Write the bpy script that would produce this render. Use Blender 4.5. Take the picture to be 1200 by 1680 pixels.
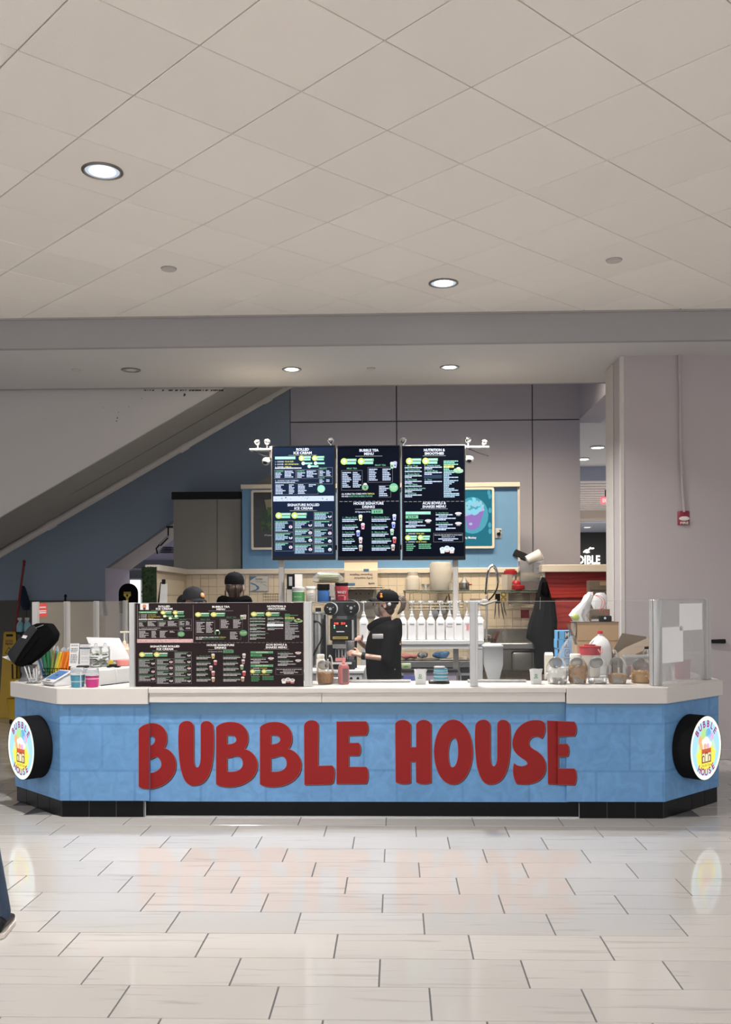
import bpy, bmesh, math, random
from mathutils import Vector, Matrix
random.seed(7)
sc = bpy.context.scene
COL = sc.collection
for _o in list(bpy.data.objects):
    bpy.data.objects.remove(_o)

# ---------------------------------------------------------------- camera
F, HY, YAW, ROLL, EYE = 1584.8, 977.76, .0315, -.0045, 1.5818   # focal length and eye level for a 1200x1680 frame
_r = Vector((math.cos(YAW), math.sin(YAW), 0)); _f = Vector((-math.sin(YAW), math.cos(YAW), 0)); _u = Vector((0, 0, 1))
_cx = _r * math.cos(ROLL) + _u * math.sin(ROLL); _cy = _u * math.cos(ROLL) - _r * math.sin(ROLL)
cam = bpy.data.cameras.new('camera'); camera = bpy.data.objects.new('camera', cam); COL.objects.link(camera)
_m = Matrix((_cx, _cy, -_f)).transposed().to_4x4(); _m.translation = (0, 0, EYE)
camera.matrix_world = _m
cam.sensor_width = 36; cam.lens = F / 1680 * 36; cam.shift_y = (HY - 840) / 1680; cam.clip_end = 200
sc.camera = camera
# ---------------------------------------------------------------- light
wd = bpy.data.worlds.new('world'); sc.world = wd; wd.use_nodes = True
wd.node_tree.nodes['Background'].inputs[0].default_value = (.95, .96, 1, 1)
wd.node_tree.nodes['Background'].inputs[1].default_value = .55
sc.view_settings.view_transform = 'Standard'; sc.view_settings.look = 'None'
sc.view_settings.gamma = 1; sc.view_settings.use_curve_mapping = False
sc.view_settings.exposure = 0.85
def area(name, loc, target, sx, sy, power, col=(1, 1, 1), spread=180):
    l = bpy.data.lights.new(name, 'AREA'); l.shape = 'RECTANGLE'; l.size = sx; l.size_y = sy; l.energy = power; l.color = col
    l.spread = math.radians(spread)
    o = bpy.data.objects.new(name, l); COL.objects.link(o); o.location = loc
    o.rotation_euler = (Vector(target) - Vector(loc)).to_track_quat('-Z', 'Y').to_euler()
    return o
area('overhead_fill', (0, -5, 8), (0, 5, .6), 10, 6, 900, (1, .98, .96))  # unseen fill behind the camera, added to brighten the hall
area('tile_wall_fill', (.7, 11.2, 4.95), (.7, 12.5, 1.3), 4.4, .5, 62, (1, .84, .62), 88)  # unseen warm fill, added to brighten the kiosk's tiled back wall
area('far_mall_light', (7, 27, 4.05), (7, 27, 0), 6, 6, 420, (1, .98, .97))
area('passage_fill', (-4.6, 15.6, 3.0), (-5.0, 14, .6), 1.5, 1.5, 90, (.95, .95, 1))  # unseen fill, added to brighten the passage
# ---------------------------------------------------------------- helpers
def at(px, py, Y):
    "the point of the vertical plane y = Y that lies behind pixel (px, py) of the frame"
    x, y = px - 600, py - HY
    u = x * math.cos(ROLL) + y * math.sin(ROLL); v = -x * math.sin(ROLL) + y * math.cos(ROLL)
    d = _r * u + _f * F - _u * v
    return Vector((0, 0, EYE)) + d * (Y / d.y)
MATS = {}
SPEC = {}
def mat(name):
    if name in MATS: return MATS[name]
    s = dict(c=(.5, .5, .5), r=.5, m=0, e=0, n=.06, ns=18, b=0, t=0, spec=.5, tr=0, a=1)
    s.update(SPEC.get(name, {}))
    M_ = bpy.data.materials.new(name); M_.use_nodes = True; nt = M_.node_tree; N = nt.nodes; L = nt.links
    p = N['Principled BSDF']; MATS[name] = M_
    c = s['c']
    p.inputs['Base Color'].default_value = (*c, 1); p.inputs['Roughness'].default_value = s['r']
    p.inputs['Metallic'].default_value = s['m']; p.inputs['Specular IOR Level'].default_value = s['spec']
    p.inputs['Transmission Weight'].default_value = s['tr']; p.inputs['Alpha'].default_value = s['a']
    if s['e']:
        p.inputs['Specular IOR Level'].default_value = .03; p.inputs['Emission Color'].default_value = (*c, 1); p.inputs['Base Color'].default_value = (*[q * .12 for q in c], 1); p.inputs['Emission Strength'].default_value = s['e'] * (.56 if s['e'] < 5 else 1)
    elif s['n'] or s['b']:
        tc = N.new('ShaderNodeTexCoord'); no = N.new('ShaderNodeTexNoise'); no.inputs['Scale'].default_value = s['ns']; no.inputs['Detail'].default_value = 4
        L.new(tc.outputs['Object'], no.inputs['Vector'])
        mx = N.new('ShaderNodeMix'); mx.data_type = 'RGBA'; mx.inputs[6].default_value = (*[max(0, q * (1 - s['n'])) for q in c], 1)
        mx.inputs[7].default_value = (*[min(1, q * (1 + s['n'])) for q in c], 1)
        L.new(no.outputs[0], mx.inputs[0]); L.new(mx.outputs[2], p.inputs['Base Color'])
        if s['b']:
            bp = N.new('ShaderNodeBump'); bp.inputs['Strength'].default_value = s['b']; bp.inputs['Distance'].default_value = .01
            L.new(no.outputs[0], bp.inputs['Height']); L.new(bp.outputs[0], p.inputs['Normal'])
    f = s.get('fn')
    if f: f(M_, nt, N, L, p)
    return M_
def glassy(tint, refl=.06, frost=0, haze=0, hazecol=(.8, .8, .8)):
    "thin clear sheet: light goes straight through, a little is mirrored, a little is scattered as haze or by frosting"
    def fn(M_, nt, N, L, p):
        out = [n for n in N if n.type == 'OUTPUT_MATERIAL'][0]
        t = N.new('ShaderNodeBsdfTransparent'); t.inputs[0].default_value = (*tint, 1)
        g = N.new('ShaderNodeBsdfGlossy'); g.inputs['Roughness'].default_value = .03 + frost
        fr = N.new('ShaderNodeFresnel'); fr.inputs['IOR'].default_value = 1.45
        mm = N.new('ShaderNodeMath'); mm.operation = 'MULTIPLY_ADD'; mm.inputs[1].default_value = refl * 6; mm.inputs[2].default_value = 0; mm.use_clamp = True
        L.new(fr.outputs[0], mm.inputs[0])
        m1 = N.new('ShaderNodeMixShader'); L.new(mm.outputs[0], m1.inputs[0]); L.new(t.outputs[0], m1.inputs[1]); L.new(g.outputs[0], m1.inputs[2])
        d = N.new('ShaderNodeBsdfDiffuse'); d.inputs[0].default_value = (*hazecol, 1)
        m2 = N.new('ShaderNodeMixShader'); m2.inputs[0].default_value = haze; L.new(m1.outputs[0], m2.inputs[1]); L.new(d.outputs[0], m2.inputs[2])
        L.new(m2.outputs[0], out.inputs['Surface'])
    return fn
class MB:
    "collects shapes; build() links them as ONE mesh object. k scales (used for shapes written in frame pixels at a known distance)"
    def __init__(s, k=1.0): s.v = []; s.f = []; s.k = k; s.T = None
    def add(s, vs, fs):
        o = len(s.v)
        if s.T is not None: vs = [s.T @ Vector(v) for v in vs]
        s.v += [tuple(v) for v in vs]; s.f += [tuple(i + o for i in f) for f in fs]; return s
    def box(s, x0, x1, y0, y1, z0, z1, R=None):
        vs = [(x, y, z) for z in (z0, z1) for y in (y0, y1) for x in (x0, x1)]
        if R is not None:
            c = Vector(((x0 + x1) / 2, (y0 + y1) / 2, (z0 + z1) / 2)); vs = [c + R @ (Vector(v) - c) for v in vs]
        return s.add(vs, [(0, 2, 3, 1), (4, 5, 7, 6), (0, 1, 5, 4), (2, 6, 7, 3), (0, 4, 6, 2), (1, 3, 7, 5)])
    def loft(s, rings, cap=True, closed=True):
        n = len(rings[0]); vs = [v for r in rings for v in r]; fs = []
        for i in range(len(rings) - 1):
            for j in range(n if closed else n - 1):
                a = i * n + j; b = i * n + (j + 1) % n; fs.append((a, b, b + n, a + n))
        if cap: fs.append(tuple(reversed(range(n)))); fs.append(tuple(range((len(rings) - 1) * n, len(rings) * n)))
        return s.add(vs, fs)
    def lathe(s, prof, c=(0, 0, 0), n=20, ax='z', sx=1, sy=1):
        R = []
        for r, z in prof:
            r = max(r, 1e-5); ring = []
            for i in range(n):
                a = 2 * math.pi * i / n; x, y = r * math.cos(a) * sx, r * math.sin(a) * sy
                q = (x, y, z) if ax == 'z' else ((x, -z, y) if ax == 'y' else (z, x, y))
                ring.append((q[0] + c[0], q[1] + c[1], q[2] + c[2]))
            R.append(ring)
        return s.loft(R)
    def cyl(s, c, r, z0, z1, n=20, ax='z'): return s.lathe([(r, z0), (r, z1)], c, n, ax)
    def ell(s, c, rx, ry, rz, n=16, R=None):
        rings = []
        for i in range(n // 2 + 1):
            t = math.pi * i / (n // 2); q = []
            for j in range(n):
                a = 2 * math.pi * j / n; v = Vector((rx * max(math.sin(t), 1e-4) * math.cos(a), ry * max(math.sin(t), 1e-4) * math.sin(a), -rz * math.cos(t)))
                if R is not None: v = R @ v
                q.append(v + Vector(c))
            rings.append(q)
        return s.loft(rings)
    def tube(s, pts, r, n=8, cap=True, flat=1.0):
        P = [Vector(p) for p in pts]; rr = r if isinstance(r, (list, tuple)) else [r] * len(P)
        up = None; rings = []
        for i, p in enumerate(P):
            t = (P[min(i + 1, len(P) - 1)] - P[max(i - 1, 0)]).normalized()
            if up is None: up = t.orthogonal().normalized() if abs(t.z) > .9 else (Vector((0, 0, 1)) - t * t.z).normalized()
            up = (up - t * up.dot(t)).normalized(); w = t.cross(up)
            rings.append([p + (w * math.cos(2 * math.pi * j / n) + up * math.sin(2 * math.pi * j / n) * flat) * rr[i] for j in range(n)])
        return s.loft(rings, cap)
    def caps(s, pts, rr, n=10):
        "tapered limb with round ends and joints"
        s.tube(pts, rr, n)
        for p, r in zip(pts, rr if isinstance(rr, (list, tuple)) else [rr] * len(pts)): s.ell(p, r, r, r, n)
        return s
    def prism(s, poly, y0, y1, tf=None):
        "polygon in x, z pushed from y0 to y1"
        if sum(a[0] * b[1] - b[0] * a[1] for a, b in zip(poly, poly[1:] + poly[:1])) < 0: poly = poly[::-1]
        R = [[(x, y, z) for x, z in poly] for y in (y1, y0)]
        return s.loft(R)
    def slab(s, poly, z0, z1):
        "polygon in x, y pushed from z0 to z1"
        if sum(a[0] * b[1] - b[0] * a[1] for a, b in zip(poly, poly[1:] + poly[:1])) < 0: poly = poly[::-1]
        return s.loft([[(x, y, z) for x, y in poly] for z in (z0, z1)])
    def glyph(s, me, org, ux, uz, depth=0):
        org, ux, uz = Vector(org), Vector(ux), Vector(uz)
        s.add([org + ux * v.co.x + uz * v.co.y - ux.cross(uz).normalized() * (-v.co.z) for v in me.vertices], [tuple(p.vertices) for p in me.polygons])
    def text(s, body, org, size, ux=(1, 0, 0), uz=(0, 0, 1), bold=.0, align='CENTER', width=None, ext=0, sq=1.0):
        c = bpy.data.curves.new('t', 'FONT'); c.body = body; c.size = 1; c.offset = bold; c.resolution_u = 2; c.align_x = align; c.extrude = ext / size; c.fill_mode = 'FRONT' if not ext else 'BOTH'
        o = bpy.data.objects.new('t', c); me = o.to_mesh()
        if len(me.vertices):
            w = max(v.co.x for v in me.vertices) - min(v.co.x for v in me.vertices); k = sq * size
            if width: k = width / w
            s.glyph(me, org, Vector(ux) * k, Vector(uz) * size)
        o.to_mesh_clear(); bpy.data.objects.remove(o); bpy.data.curves.remove(c); return s
    def build(s, name, material, parent=None, loc=None, bevel=0, seg=1, smooth=35, kind=None, world=False, mesh_only=False):
        me = bpy.data.meshes.new(name); k = s.k
        off = Vector((0, 0, 0))
        if world and parent is not None:
            q = parent
            while q.parent is not None: q = q.parent
            off = Vector(q.location)
        me.from_pydata([(v[0] * k - off.x, v[1] * k - off.y, v[2] * k - off.z) for v in s.v], [], s.f); me.validate()
        if bevel:
            bm = bmesh.new(); bm.from_mesh(me)
            bmesh.ops.remove_doubles(bm, verts=bm.verts, dist=1e-6)
            es = [e for e in bm.edges if len(e.link_faces) == 2 and e.calc_face_angle(0) > .6]
            bmesh.ops.bevel(bm, geom=es, offset=bevel, segments=seg, profile=.5, affect='EDGES', clamp_overlap=True)
            bm.to_mesh(me); bm.free()
        if smooth:
            for p in me.polygons: p.use_smooth = True
            me.set_sharp_from_angle(angle=math.radians(smooth))
        if material: me.materials.append(mat(material))
        if mesh_only: return me
        return link(name, me, parent, loc, kind)
def link(name, me, parent=None, loc=None, kind=None):
    o = bpy.data.objects.new(name, me); COL.objects.link(o)
    if parent is not None: o.parent = parent
    if loc is not None: o.location = loc
    if kind: o['kind'] = kind
    return o
def tag(o, label, cat, group=None):
    o['label'] = label; o['category'] = cat
    if group: o['group'] = group
    return o
def thing(name, label, cat, loc, rz=0, group=None):
    o = bpy.data.objects.new(name, None); COL.objects.link(o); o.location = loc; o.rotation_euler = (0, 0, rz); o.empty_display_size = .05
    return tag(o, label, cat, group)
def pxthing(name, label, cat, px, py, Y, rz=0, group=None): return thing(name, label, cat, at(px, py, Y), rz, group)
def dup(root, loc, rz=0, label=None, group=None):
    def cp(o, par):
        c = o.copy(); COL.objects.link(c)
        if par is not None: c.parent = par
        for ch in [q for q in bpy.data.objects if q.parent == o]: cp(ch, c)
        return c
    r = cp(root, None); r.location = loc; r.rotation_euler = (0, 0, rz)
    if label: r['label'] = label
    if group: r['group'] = group
    return r
def remesh(mb, voxel, it=6):
    me = bpy.data.meshes.new('r'); me.from_pydata([Vector(v) * mb.k for v in mb.v], [], mb.f)
    o = bpy.data.objects.new('r', me); COL.objects.link(o)
    m = o.modifiers.new('r', 'REMESH'); m.mode = 'VOXEL'; m.voxel_size = voxel
    s = o.modifiers.new('s', 'SMOOTH'); s.iterations = it; s.factor = .5
    out = bpy.data.meshes.new_from_object(o.evaluated_get(bpy.context.evaluated_depsgraph_get()))
    bpy.data.objects.remove(o); bpy.data.meshes.remove(me)
    for p in out.polygons: p.use_smooth = True
    return out
def rot(x=0, y=0, z=0): return Matrix.Rotation(z, 3, 'Z') @ Matrix.Rotation(y, 3, 'Y') @ Matrix.Rotation(x, 3, 'X')
def curve_pts(pts, n=6):
    "smooth line through points (Catmull-Rom)"
    P = [Vector(p) for p in pts]; out = []
    for i in range(len(P) - 1):
        a, b, c, d = P[max(i - 1, 0)], P[i], P[i + 1], P[min(i + 2, len(P) - 1)]
        for j in range(n):
            t = j / n; out.append(.5 * ((2 * b) + (c - a) * t + (2 * a - 5 * b + 4 * c - d) * t * t + (3 * b - a - 3 * c + d) * t ** 3))
    return out + [P[-1]]
# ---------------------------------------------------------------- materials
def floor_fn(M_, nt, N, L, p):
    tc = N.new('ShaderNodeTexCoord'); oi = N.new('ShaderNodeObjectInfo'); mp = N.new('ShaderNodeMapping'); ad = N.new('ShaderNodeVectorMath'); ad.operation = 'ADD'
    mu = N.new('ShaderNodeMath'); mu.operation = 'MULTIPLY'; mu.inputs[1].default_value = 37
    L.new(oi.outputs['Random'], mu.inputs[0]); L.new(tc.outputs['Object'], ad.inputs[0]); L.new(mu.outputs[0], ad.inputs[1])
    mp.inputs['Scale'].default_value = (1.1, 17, 1); L.new(ad.outputs[0], mp.inputs[0])
    no = N.new('ShaderNodeTexNoise'); no.inputs['Scale'].default_value = 1.6; no.inputs['Detail'].default_value = 6; no.inputs['Distortion'].default_value = .6
    L.new(mp.outputs[0], no.inputs[0])
    cr = N.new('ShaderNodeValToRGB'); e = cr.color_ramp.elements
    e[0].position = .3; e[0].color = (.365, .342, .322, 1); e[1].position = .56; e[1].color = (.45, .424, .40, 1)
    q = e.new(.42); q.color = (.45, .424, .40, 1)
    L.new(no.outputs[0], cr.inputs[0])
    hs = N.new('ShaderNodeHueSaturation'); ma = N.new('ShaderNodeMath'); ma.operation = 'MULTIPLY_ADD'; ma.inputs[1].default_value = .1; ma.inputs[2].default_value = .95
    L.new(oi.outputs['Random'], ma.inputs[0]); L.new(ma.outputs[0], hs.inputs['Value']); L.new(cr.outputs[0], hs.inputs['Color']); L.new(hs.outputs[0], p.inputs['Base Color'])
    p.inputs['Roughness'].default_value = .085; p.inputs['Specular IOR Level'].default_value = .55
def ceil_fn(M_, nt, N, L, p):
    tc = N.new('ShaderNodeTexCoord'); oi = N.new('ShaderNodeObjectInfo'); no = N.new('ShaderNodeTexNoise'); no.inputs['Scale'].default_value = 130; no.inputs['Detail'].default_value = 5
    L.new(tc.outputs['Object'], no.inputs[0]); bp = N.new('ShaderNodeBump'); bp.inputs['Strength'].default_value = .28; bp.inputs['Distance'].default_value = .004
    L.new(no.outputs[0], bp.inputs['Height']); L.new(bp.outputs[0], p.inputs['Normal'])
    ma = N.new('ShaderNodeMath'); ma.operation = 'MULTIPLY_ADD'; ma.inputs[1].default_value = .05; ma.inputs[2].default_value = .97
    hs = N.new('ShaderNodeHueSaturation'); hs.inputs['Color'].default_value = (.86, .81, .745, 1)
    L.new(oi.outputs['Random'], ma.inputs[0]); L.new(ma.outputs[0], hs.inputs['Value']); L.new(hs.outputs[0], p.inputs['Base Color'])
def wood_fn(M_, nt, N, L, p):
    tc = N.new('ShaderNodeTexCoord'); mp = N.new('ShaderNodeMapping'); mp.inputs['Scale'].default_value = (1, 1, 3)
    wv = N.new('ShaderNodeTexWave'); wv.bands_direction = 'Z'; wv.inputs['Scale'].default_value = 1.6; wv.inputs['Distortion'].default_value = 14; wv.inputs['Detail'].default_value = 2; wv.inputs['Detail Scale'].default_value = .7
    L.new(tc.outputs['Object'], mp.inputs[0]); L.new(mp.outputs[0], wv.inputs[0])
    cr = N.new('ShaderNodeValToRGB'); e = cr.color_ramp.elements; e[0].color = (.235, .022, .019, 1); e[1].color = (.36, .035, .03, 1); e[1].position = .35
    L.new(wv.outputs[0], cr.inputs[0]); L.new(cr.outputs[0], p.inputs['Base Color'])
def panel_fn(M_, nt, N, L, p):
    "blue wrap printed with faint big stone blocks"
    tc = N.new('ShaderNodeTexCoord'); mp = N.new('ShaderNodeMapping'); mp.inputs['Rotation'].default_value = (math.pi / 2, 0, 0)
    L.new(tc.outputs['Object'], mp.inputs[0])
    br = N.new('ShaderNodeTexBrick'); br.inputs['Scale'].default_value = 1; br.inputs['Brick Width'].default_value = .47; br.inputs['Row Height'].default_value = .335; br.inputs['Mortar Size'].default_value = .012; br.inputs['Mortar Smooth'].default_value = .6
    br.inputs['Color1'].default_value = (.118, .272, .50, 1); br.inputs['Color2'].default_value = (.135, .295, .53, 1); br.inputs['Mortar'].default_value = (.10, .24, .45, 1)
    L.new(mp.outputs[0], br.inputs[0])
    no = N.new('ShaderNodeTexNoise'); no.inputs['Scale'].default_value = 9; no.inputs['Detail'].default_value = 7; no.inputs['Distortion'].default_value = 1.5; L.new(tc.outputs['Object'], no.inputs[0])
    cr = N.new('ShaderNodeValToRGB'); cr.color_ramp.elements[0].color = (.86, .86, .86, 1); cr.color_ramp.elements[1].color = (1.08, 1.08, 1.08, 1); cr.color_ramp.elements[0].position = .3; cr.color_ramp.elements[1].position = .7
    L.new(no.outputs[0], cr.inputs[0])
    mx = N.new('ShaderNodeMix'); mx.data_type = 'RGBA'; mx.blend_type = 'MULTIPLY'; mx.inputs[0].default_value = 1
    L.new(br.outputs[0], mx.inputs[6]); L.new(cr.outputs[0], mx.inputs[7]); L.new(mx.outputs[2], p.inputs['Base Color'])
    bp = N.new('ShaderNodeBump'); bp.inputs['Strength'].default_value = .25; bp.inputs['Distance'].default_value = .006; L.new(no.outputs[0], bp.inputs['Height']); L.new(bp.outputs[0], p.inputs['Normal'])
def dirt_fn(base, dirt):
    def fn(M_, nt, N, L, p):
        tc = N.new('ShaderNodeTexCoord'); sp = N.new('ShaderNodeSeparateXYZ'); L.new(tc.outputs['Object'], sp.inputs[0])
        no = N.new('ShaderNodeTexNoise'); no.inputs['Scale'].default_value = 5; no.inputs['Detail'].default_value = 8; L.new(tc.outputs['Object'], no.inputs[0])
        cr = N.new('ShaderNodeValToRGB'); cr.color_ramp.elements[0].color = (*base, 1); cr.color_ramp.elements[1].color = (*dirt, 1); cr.color_ramp.elements[0].position = .68; cr.color_ramp.elements[1].position = .78
        L.new(no.outputs[0], cr.inputs[0]); L.new(cr.outputs[0], p.inputs['Base Color'])
    return fn
SPEC.update({
 'floor_tile': dict(fn=floor_fn, n=0), 'grout': dict(c=(.10, .10, .105), r=.8), 'ceiling_tile': dict(fn=ceil_fn, r=.95, spec=.1, n=0),
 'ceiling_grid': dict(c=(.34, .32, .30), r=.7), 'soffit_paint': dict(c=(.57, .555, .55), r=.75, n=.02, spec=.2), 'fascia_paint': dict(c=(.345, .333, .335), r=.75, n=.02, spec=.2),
 'wall_mauve': dict(c=(.42, .375, .375), r=.7, n=.03, ns=3, spec=.25), 'wall_grey': dict(c=(.50, .495, .575), r=.7, n=.03, ns=2, spec=.25), 'wall_joint': dict(c=(.10, .10, .11), r=.8),
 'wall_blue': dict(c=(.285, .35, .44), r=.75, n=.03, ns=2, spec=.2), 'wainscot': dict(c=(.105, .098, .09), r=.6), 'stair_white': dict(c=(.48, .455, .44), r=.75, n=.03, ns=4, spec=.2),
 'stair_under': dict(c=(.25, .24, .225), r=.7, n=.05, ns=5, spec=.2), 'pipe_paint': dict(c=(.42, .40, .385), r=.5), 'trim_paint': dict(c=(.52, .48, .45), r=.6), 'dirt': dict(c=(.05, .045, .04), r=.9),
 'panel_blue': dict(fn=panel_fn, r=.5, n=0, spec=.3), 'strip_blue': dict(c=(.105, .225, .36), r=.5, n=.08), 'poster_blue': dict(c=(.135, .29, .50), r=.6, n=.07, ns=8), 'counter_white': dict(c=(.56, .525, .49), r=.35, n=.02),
 'kick_black': dict(c=(.006, .006, .007), r=.4, n=.3, spec=.12), 'letter_red': dict(c=(.235, .008, .008), r=.5, n=.05, spec=.25), 'letter_edge': dict(c=(.36, .12, .11), r=.5), 'letter_black': dict(c=(.02, .004, .004), r=.5),
 'wall_tile': dict(c=(.66, .56, .42), r=.2, n=.05, ns=3), 'tile_red': dict(c=(.30, .01, .02), r=.2), 'tile_grout': dict(c=(.44, .36, .26), r=.9), 'cap_cream': dict(c=(.68, .62, .53), r=.4, n=.03),
 'red_wood': dict(fn=wood_fn, r=.4, n=0), 'cabinet_grey': dict(c=(.255, .245, .225), r=.55, n=.03, ns=4), 'black': dict(c=(.006, .006, .006), r=.45, n=.1, spec=.2), 'black_matt': dict(c=(.007, .007, .008), r=.85, n=.15, spec=.1), 'black_gloss': dict(c=(.005, .005, .006), r=.15, n=0, spec=.25),
 'charcoal': dict(c=(.022, .022, .025), r=.8, n=.2, spec=.15), 'cloth_black': dict(c=(.0045, .0045, .005), r=.95, n=.3, ns=40, spec=.04), 'cloth_charcoal': dict(c=(.013, .013, .015), r=.95, n=.3, ns=40, spec=.05), 'white': dict(c=(.50, .495, .49), r=.4, n=.02), 'offwhite': dict(c=(.70, .67, .62), r=.5, n=.03), 'paper': dict(c=(.57, .565, .56), r=.8, n=.02),
 'grey': dict(c=(.32, .32, .33), r=.5), 'light_grey': dict(c=(.52, .52, .53), r=.5), 'dark_grey': dict(c=(.09, .09, .095), r=.6), 'alu': dict(c=(.50, .50, .495), r=.42, m=.55, n=.02), 'alu_light': dict(c=(.46, .445, .43), r=.4, m=.4, n=.02), 'steel': dict(c=(.50, .49, .47), r=.27, m=1, n=.05), 'steel_dark': dict(c=(.26, .245, .22), r=.35, m=.9, n=.1), 'chrome': dict(c=(.75, .75, .76), r=.08, m=1, n=0),
 'glass': dict(fn=glassy((.985, .99, .99), .045, 0, .004, (.75, .75, .75))), 'glass_hazy': dict(fn=glassy((.93, .93, .92), .08, 0, .10, (.55, .53, .5))), 'glass_frost': dict(fn=glassy((.9, .9, .9), .05, .2, .38, (.60, .58, .58))), 'jar_clear': dict(fn=glassy((.975, .98, .98), .12, 0, .025, (.8, .8, .8))), 'plastic_film': dict(fn=glassy((.94, .95, .96), .16, .12, .14, (.75, .78, .82))), 'plastic_milky': dict(fn=glassy((.8, .78, .74), .05, .3, .62, (.66, .62, .56))),
 'wire_green': dict(c=(.02, .05, .04), r=.5), 'wire_steel': dict(c=(.24, .22, .19), r=.45, m=.6), 'cardboard': dict(c=(.36, .235, .135), r=.9, n=.08), 'cardboard_dark': dict(c=(.17, .13, .095), r=.9, n=.1), 'cardboard_light': dict(c=(.62, .52, .40), r=.9, n=.04),
 'yellow_plastic': dict(c=(.44, .27, .012), r=.5), 'blue_mop': dict(c=(.012, .022, .05), r=.95, n=.4), 'mop_red': dict(c=(.22, .012, .014), r=.5), 'liquid_blue': dict(c=(.20, .42, .50), r=.3), 'red_plastic': dict(c=(.30, .014, .018), r=.4), 'red_clear': dict(c=(.34, .035, .05), r=.3), 'milk_white': dict(c=(.60, .585, .585), r=.35), 'red_cap': dict(c=(.5, .02, .03), r=.4),
 'pink_sauce': dict(c=(.42, .13, .13), r=.35), 'pink_dark': dict(c=(.16, .085, .08), r=.4), 'pink_box': dict(c=(.62, .22, .20), r=.6), 'peach': dict(c=(.70, .47, .36), r=.5), 'teal_cup': dict(c=(.055, .25, .35), r=.5), 'magenta_cup': dict(c=(.50, .03, .19), r=.5), 'blue_box': dict(c=(.10, .33, .62), r=.6), 'screen_blue': dict(c=(.13, .27, .55), e=.75), 'screen_grey': dict(c=(.30, .42, .62), e=.7),
 'skin': dict(c=(.50, .29, .22), r=.5, n=.06), 'skin_dark': dict(c=(.30, .16, .12), r=.55, n=.06), 'hair_brown': dict(c=(.035, .017, .011), r=.55, n=.3, ns=60), 'hair_streak': dict(c=(.085, .058, .043), r=.5, n=.3, ns=60), 'hair_black': dict(c=(.006, .005, .005), r=.6, spec=.2), 'lip': dict(c=(.35, .12, .11), r=.5), 'eye_white': dict(c=(.7, .7, .7), r=.3), 'mask_grey': dict(c=(.22, .225, .21), r=.8), 'jeans': dict(c=(.030, .05, .085), r=.9, n=.3, ns=25), 'jeans_black': dict(c=(.006, .006, .008), r=.9, spec=.05),
 'orange': dict(c=(.72, .22, .02), r=.5), 'gold': dict(c=(.42, .30, .03), r=.5), 'mop_grey': dict(c=(.2, .2, .2), r=.9), 'fire_red': dict(c=(.22, .012, .03), r=.35), 'strobe': dict(c=(.7, .66, .62), r=.15), 'sticker_red': dict(c=(.62, .05, .04), r=.5), 'hedge_green': dict(c=(.012, .03, .008), r=.9, n=.5, ns=30), 'lavender': dict(c=(.34, .29, .36), r=.7, n=.06, ns=4), 'beige_soffit': dict(c=(.40, .355, .33), r=.7, n=.04, ns=3),
 'lamp_soft': dict(c=(.55, .62, .72), e=1.0), 'lamp_glow': dict(c=(1, .98, .95), e=14), 'lamp_warm': dict(c=(1, .78, .42), e=16), 'lamp_far': dict(c=(1, .98, .95), e=6), 'lamp_off': dict(c=(.55, .52, .5), r=.3), 'window_glow': dict(c=(.95, 1, .93), e=1.3), 'sign_glow': dict(c=(1, .98, .88), e=2.5), 'exit_glow': dict(c=(1, .12, .14), e=1.6), 'exit_white': dict(c=(1, .55, .55), e=1.5), 'led_red': dict(c=(1, .07, .03), e=4), 'led_green': dict(c=(.1, 1, .3), e=2), 'led_white': dict(c=(1, .95, .9), e=2.5),
 'cereal': dict(c=(.40, .20, .08), r=.8, n=.5, ns=120), 'granola': dict(c=(.42, .24, .11), r=.8, n=.4, ns=90), 'marsh': dict(c=(.78, .76, .72), r=.8), 'waffle': dict(c=(.58, .36, .17), r=.8, n=.2, ns=60), 'nuts': dict(c=(.42, .27, .18), r=.8, n=.3, ns=80), 'mint': dict(c=(.5, .6, .42), r=.8), 'green_label': dict(c=(.06, .22, .07), r=.5), 'blue_jar': dict(c=(.04, .13, .34), r=.35), 'ink': dict(c=(.03, .03, .035), r=.7), 'ink_blue': dict(c=(.03, .09, .28), r=.6), 'money': dict(c=(.24, .27, .20), r=.8, n=.3, ns=50), 'pegboard': dict(c=(.28, .255, .21), r=.7), 'brown_slats': dict(c=(.10, .035, .02), r=.6),
 's_orange': dict(c=(.80, .22, .02), r=.35), 's_yellow': dict(c=(.72, .50, .03), r=.35), 's_green': dict(c=(.05, .33, .13), r=.35), 's_blue': dict(c=(.10, .30, .58), r=.35), 's_lime': dict(c=(.36, .44, .10), r=.35), 's_pink': dict(c=(.68, .24, .22), r=.35), 'far_ceiling': dict(c=(.55, .55, .56), r=.8, n=.02), 'far_slat': dict(c=(.60, .545, .52), r=.7), 'far_beige': dict(c=(.48, .42, .36), r=.7), 'far_blue': dict(c=(.40, .43, .52), r=.7), 'shop_black': dict(c=(.012, .012, .010), r=.5), 'denim_blue': dict(c=(.10, .11, .33), r=.7), 'lime_pack': dict(c=(.30, .34, .20), r=.6), 'teal_pump': dict(c=(.3, .5, .5), r=.5), 'shoe_sole': dict(c=(.62, .56, .50), r=.7), 'cream_bottle': dict(c=(.70, .65, .55), r=.45), 'certificate': dict(c=(.52, .52, .50), r=.5), 'cert_blue': dict(c=(.06, .16, .32), r=.5), 'cert_grey': dict(c=(.32, .33, .32), r=.5),
})
# ================================================================ SETTING
def struct(name, m, material, bevel=0, **k):
    o = m.build(name, material, None, bevel=bevel, **k); o['kind'] = 'structure'; return o
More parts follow.
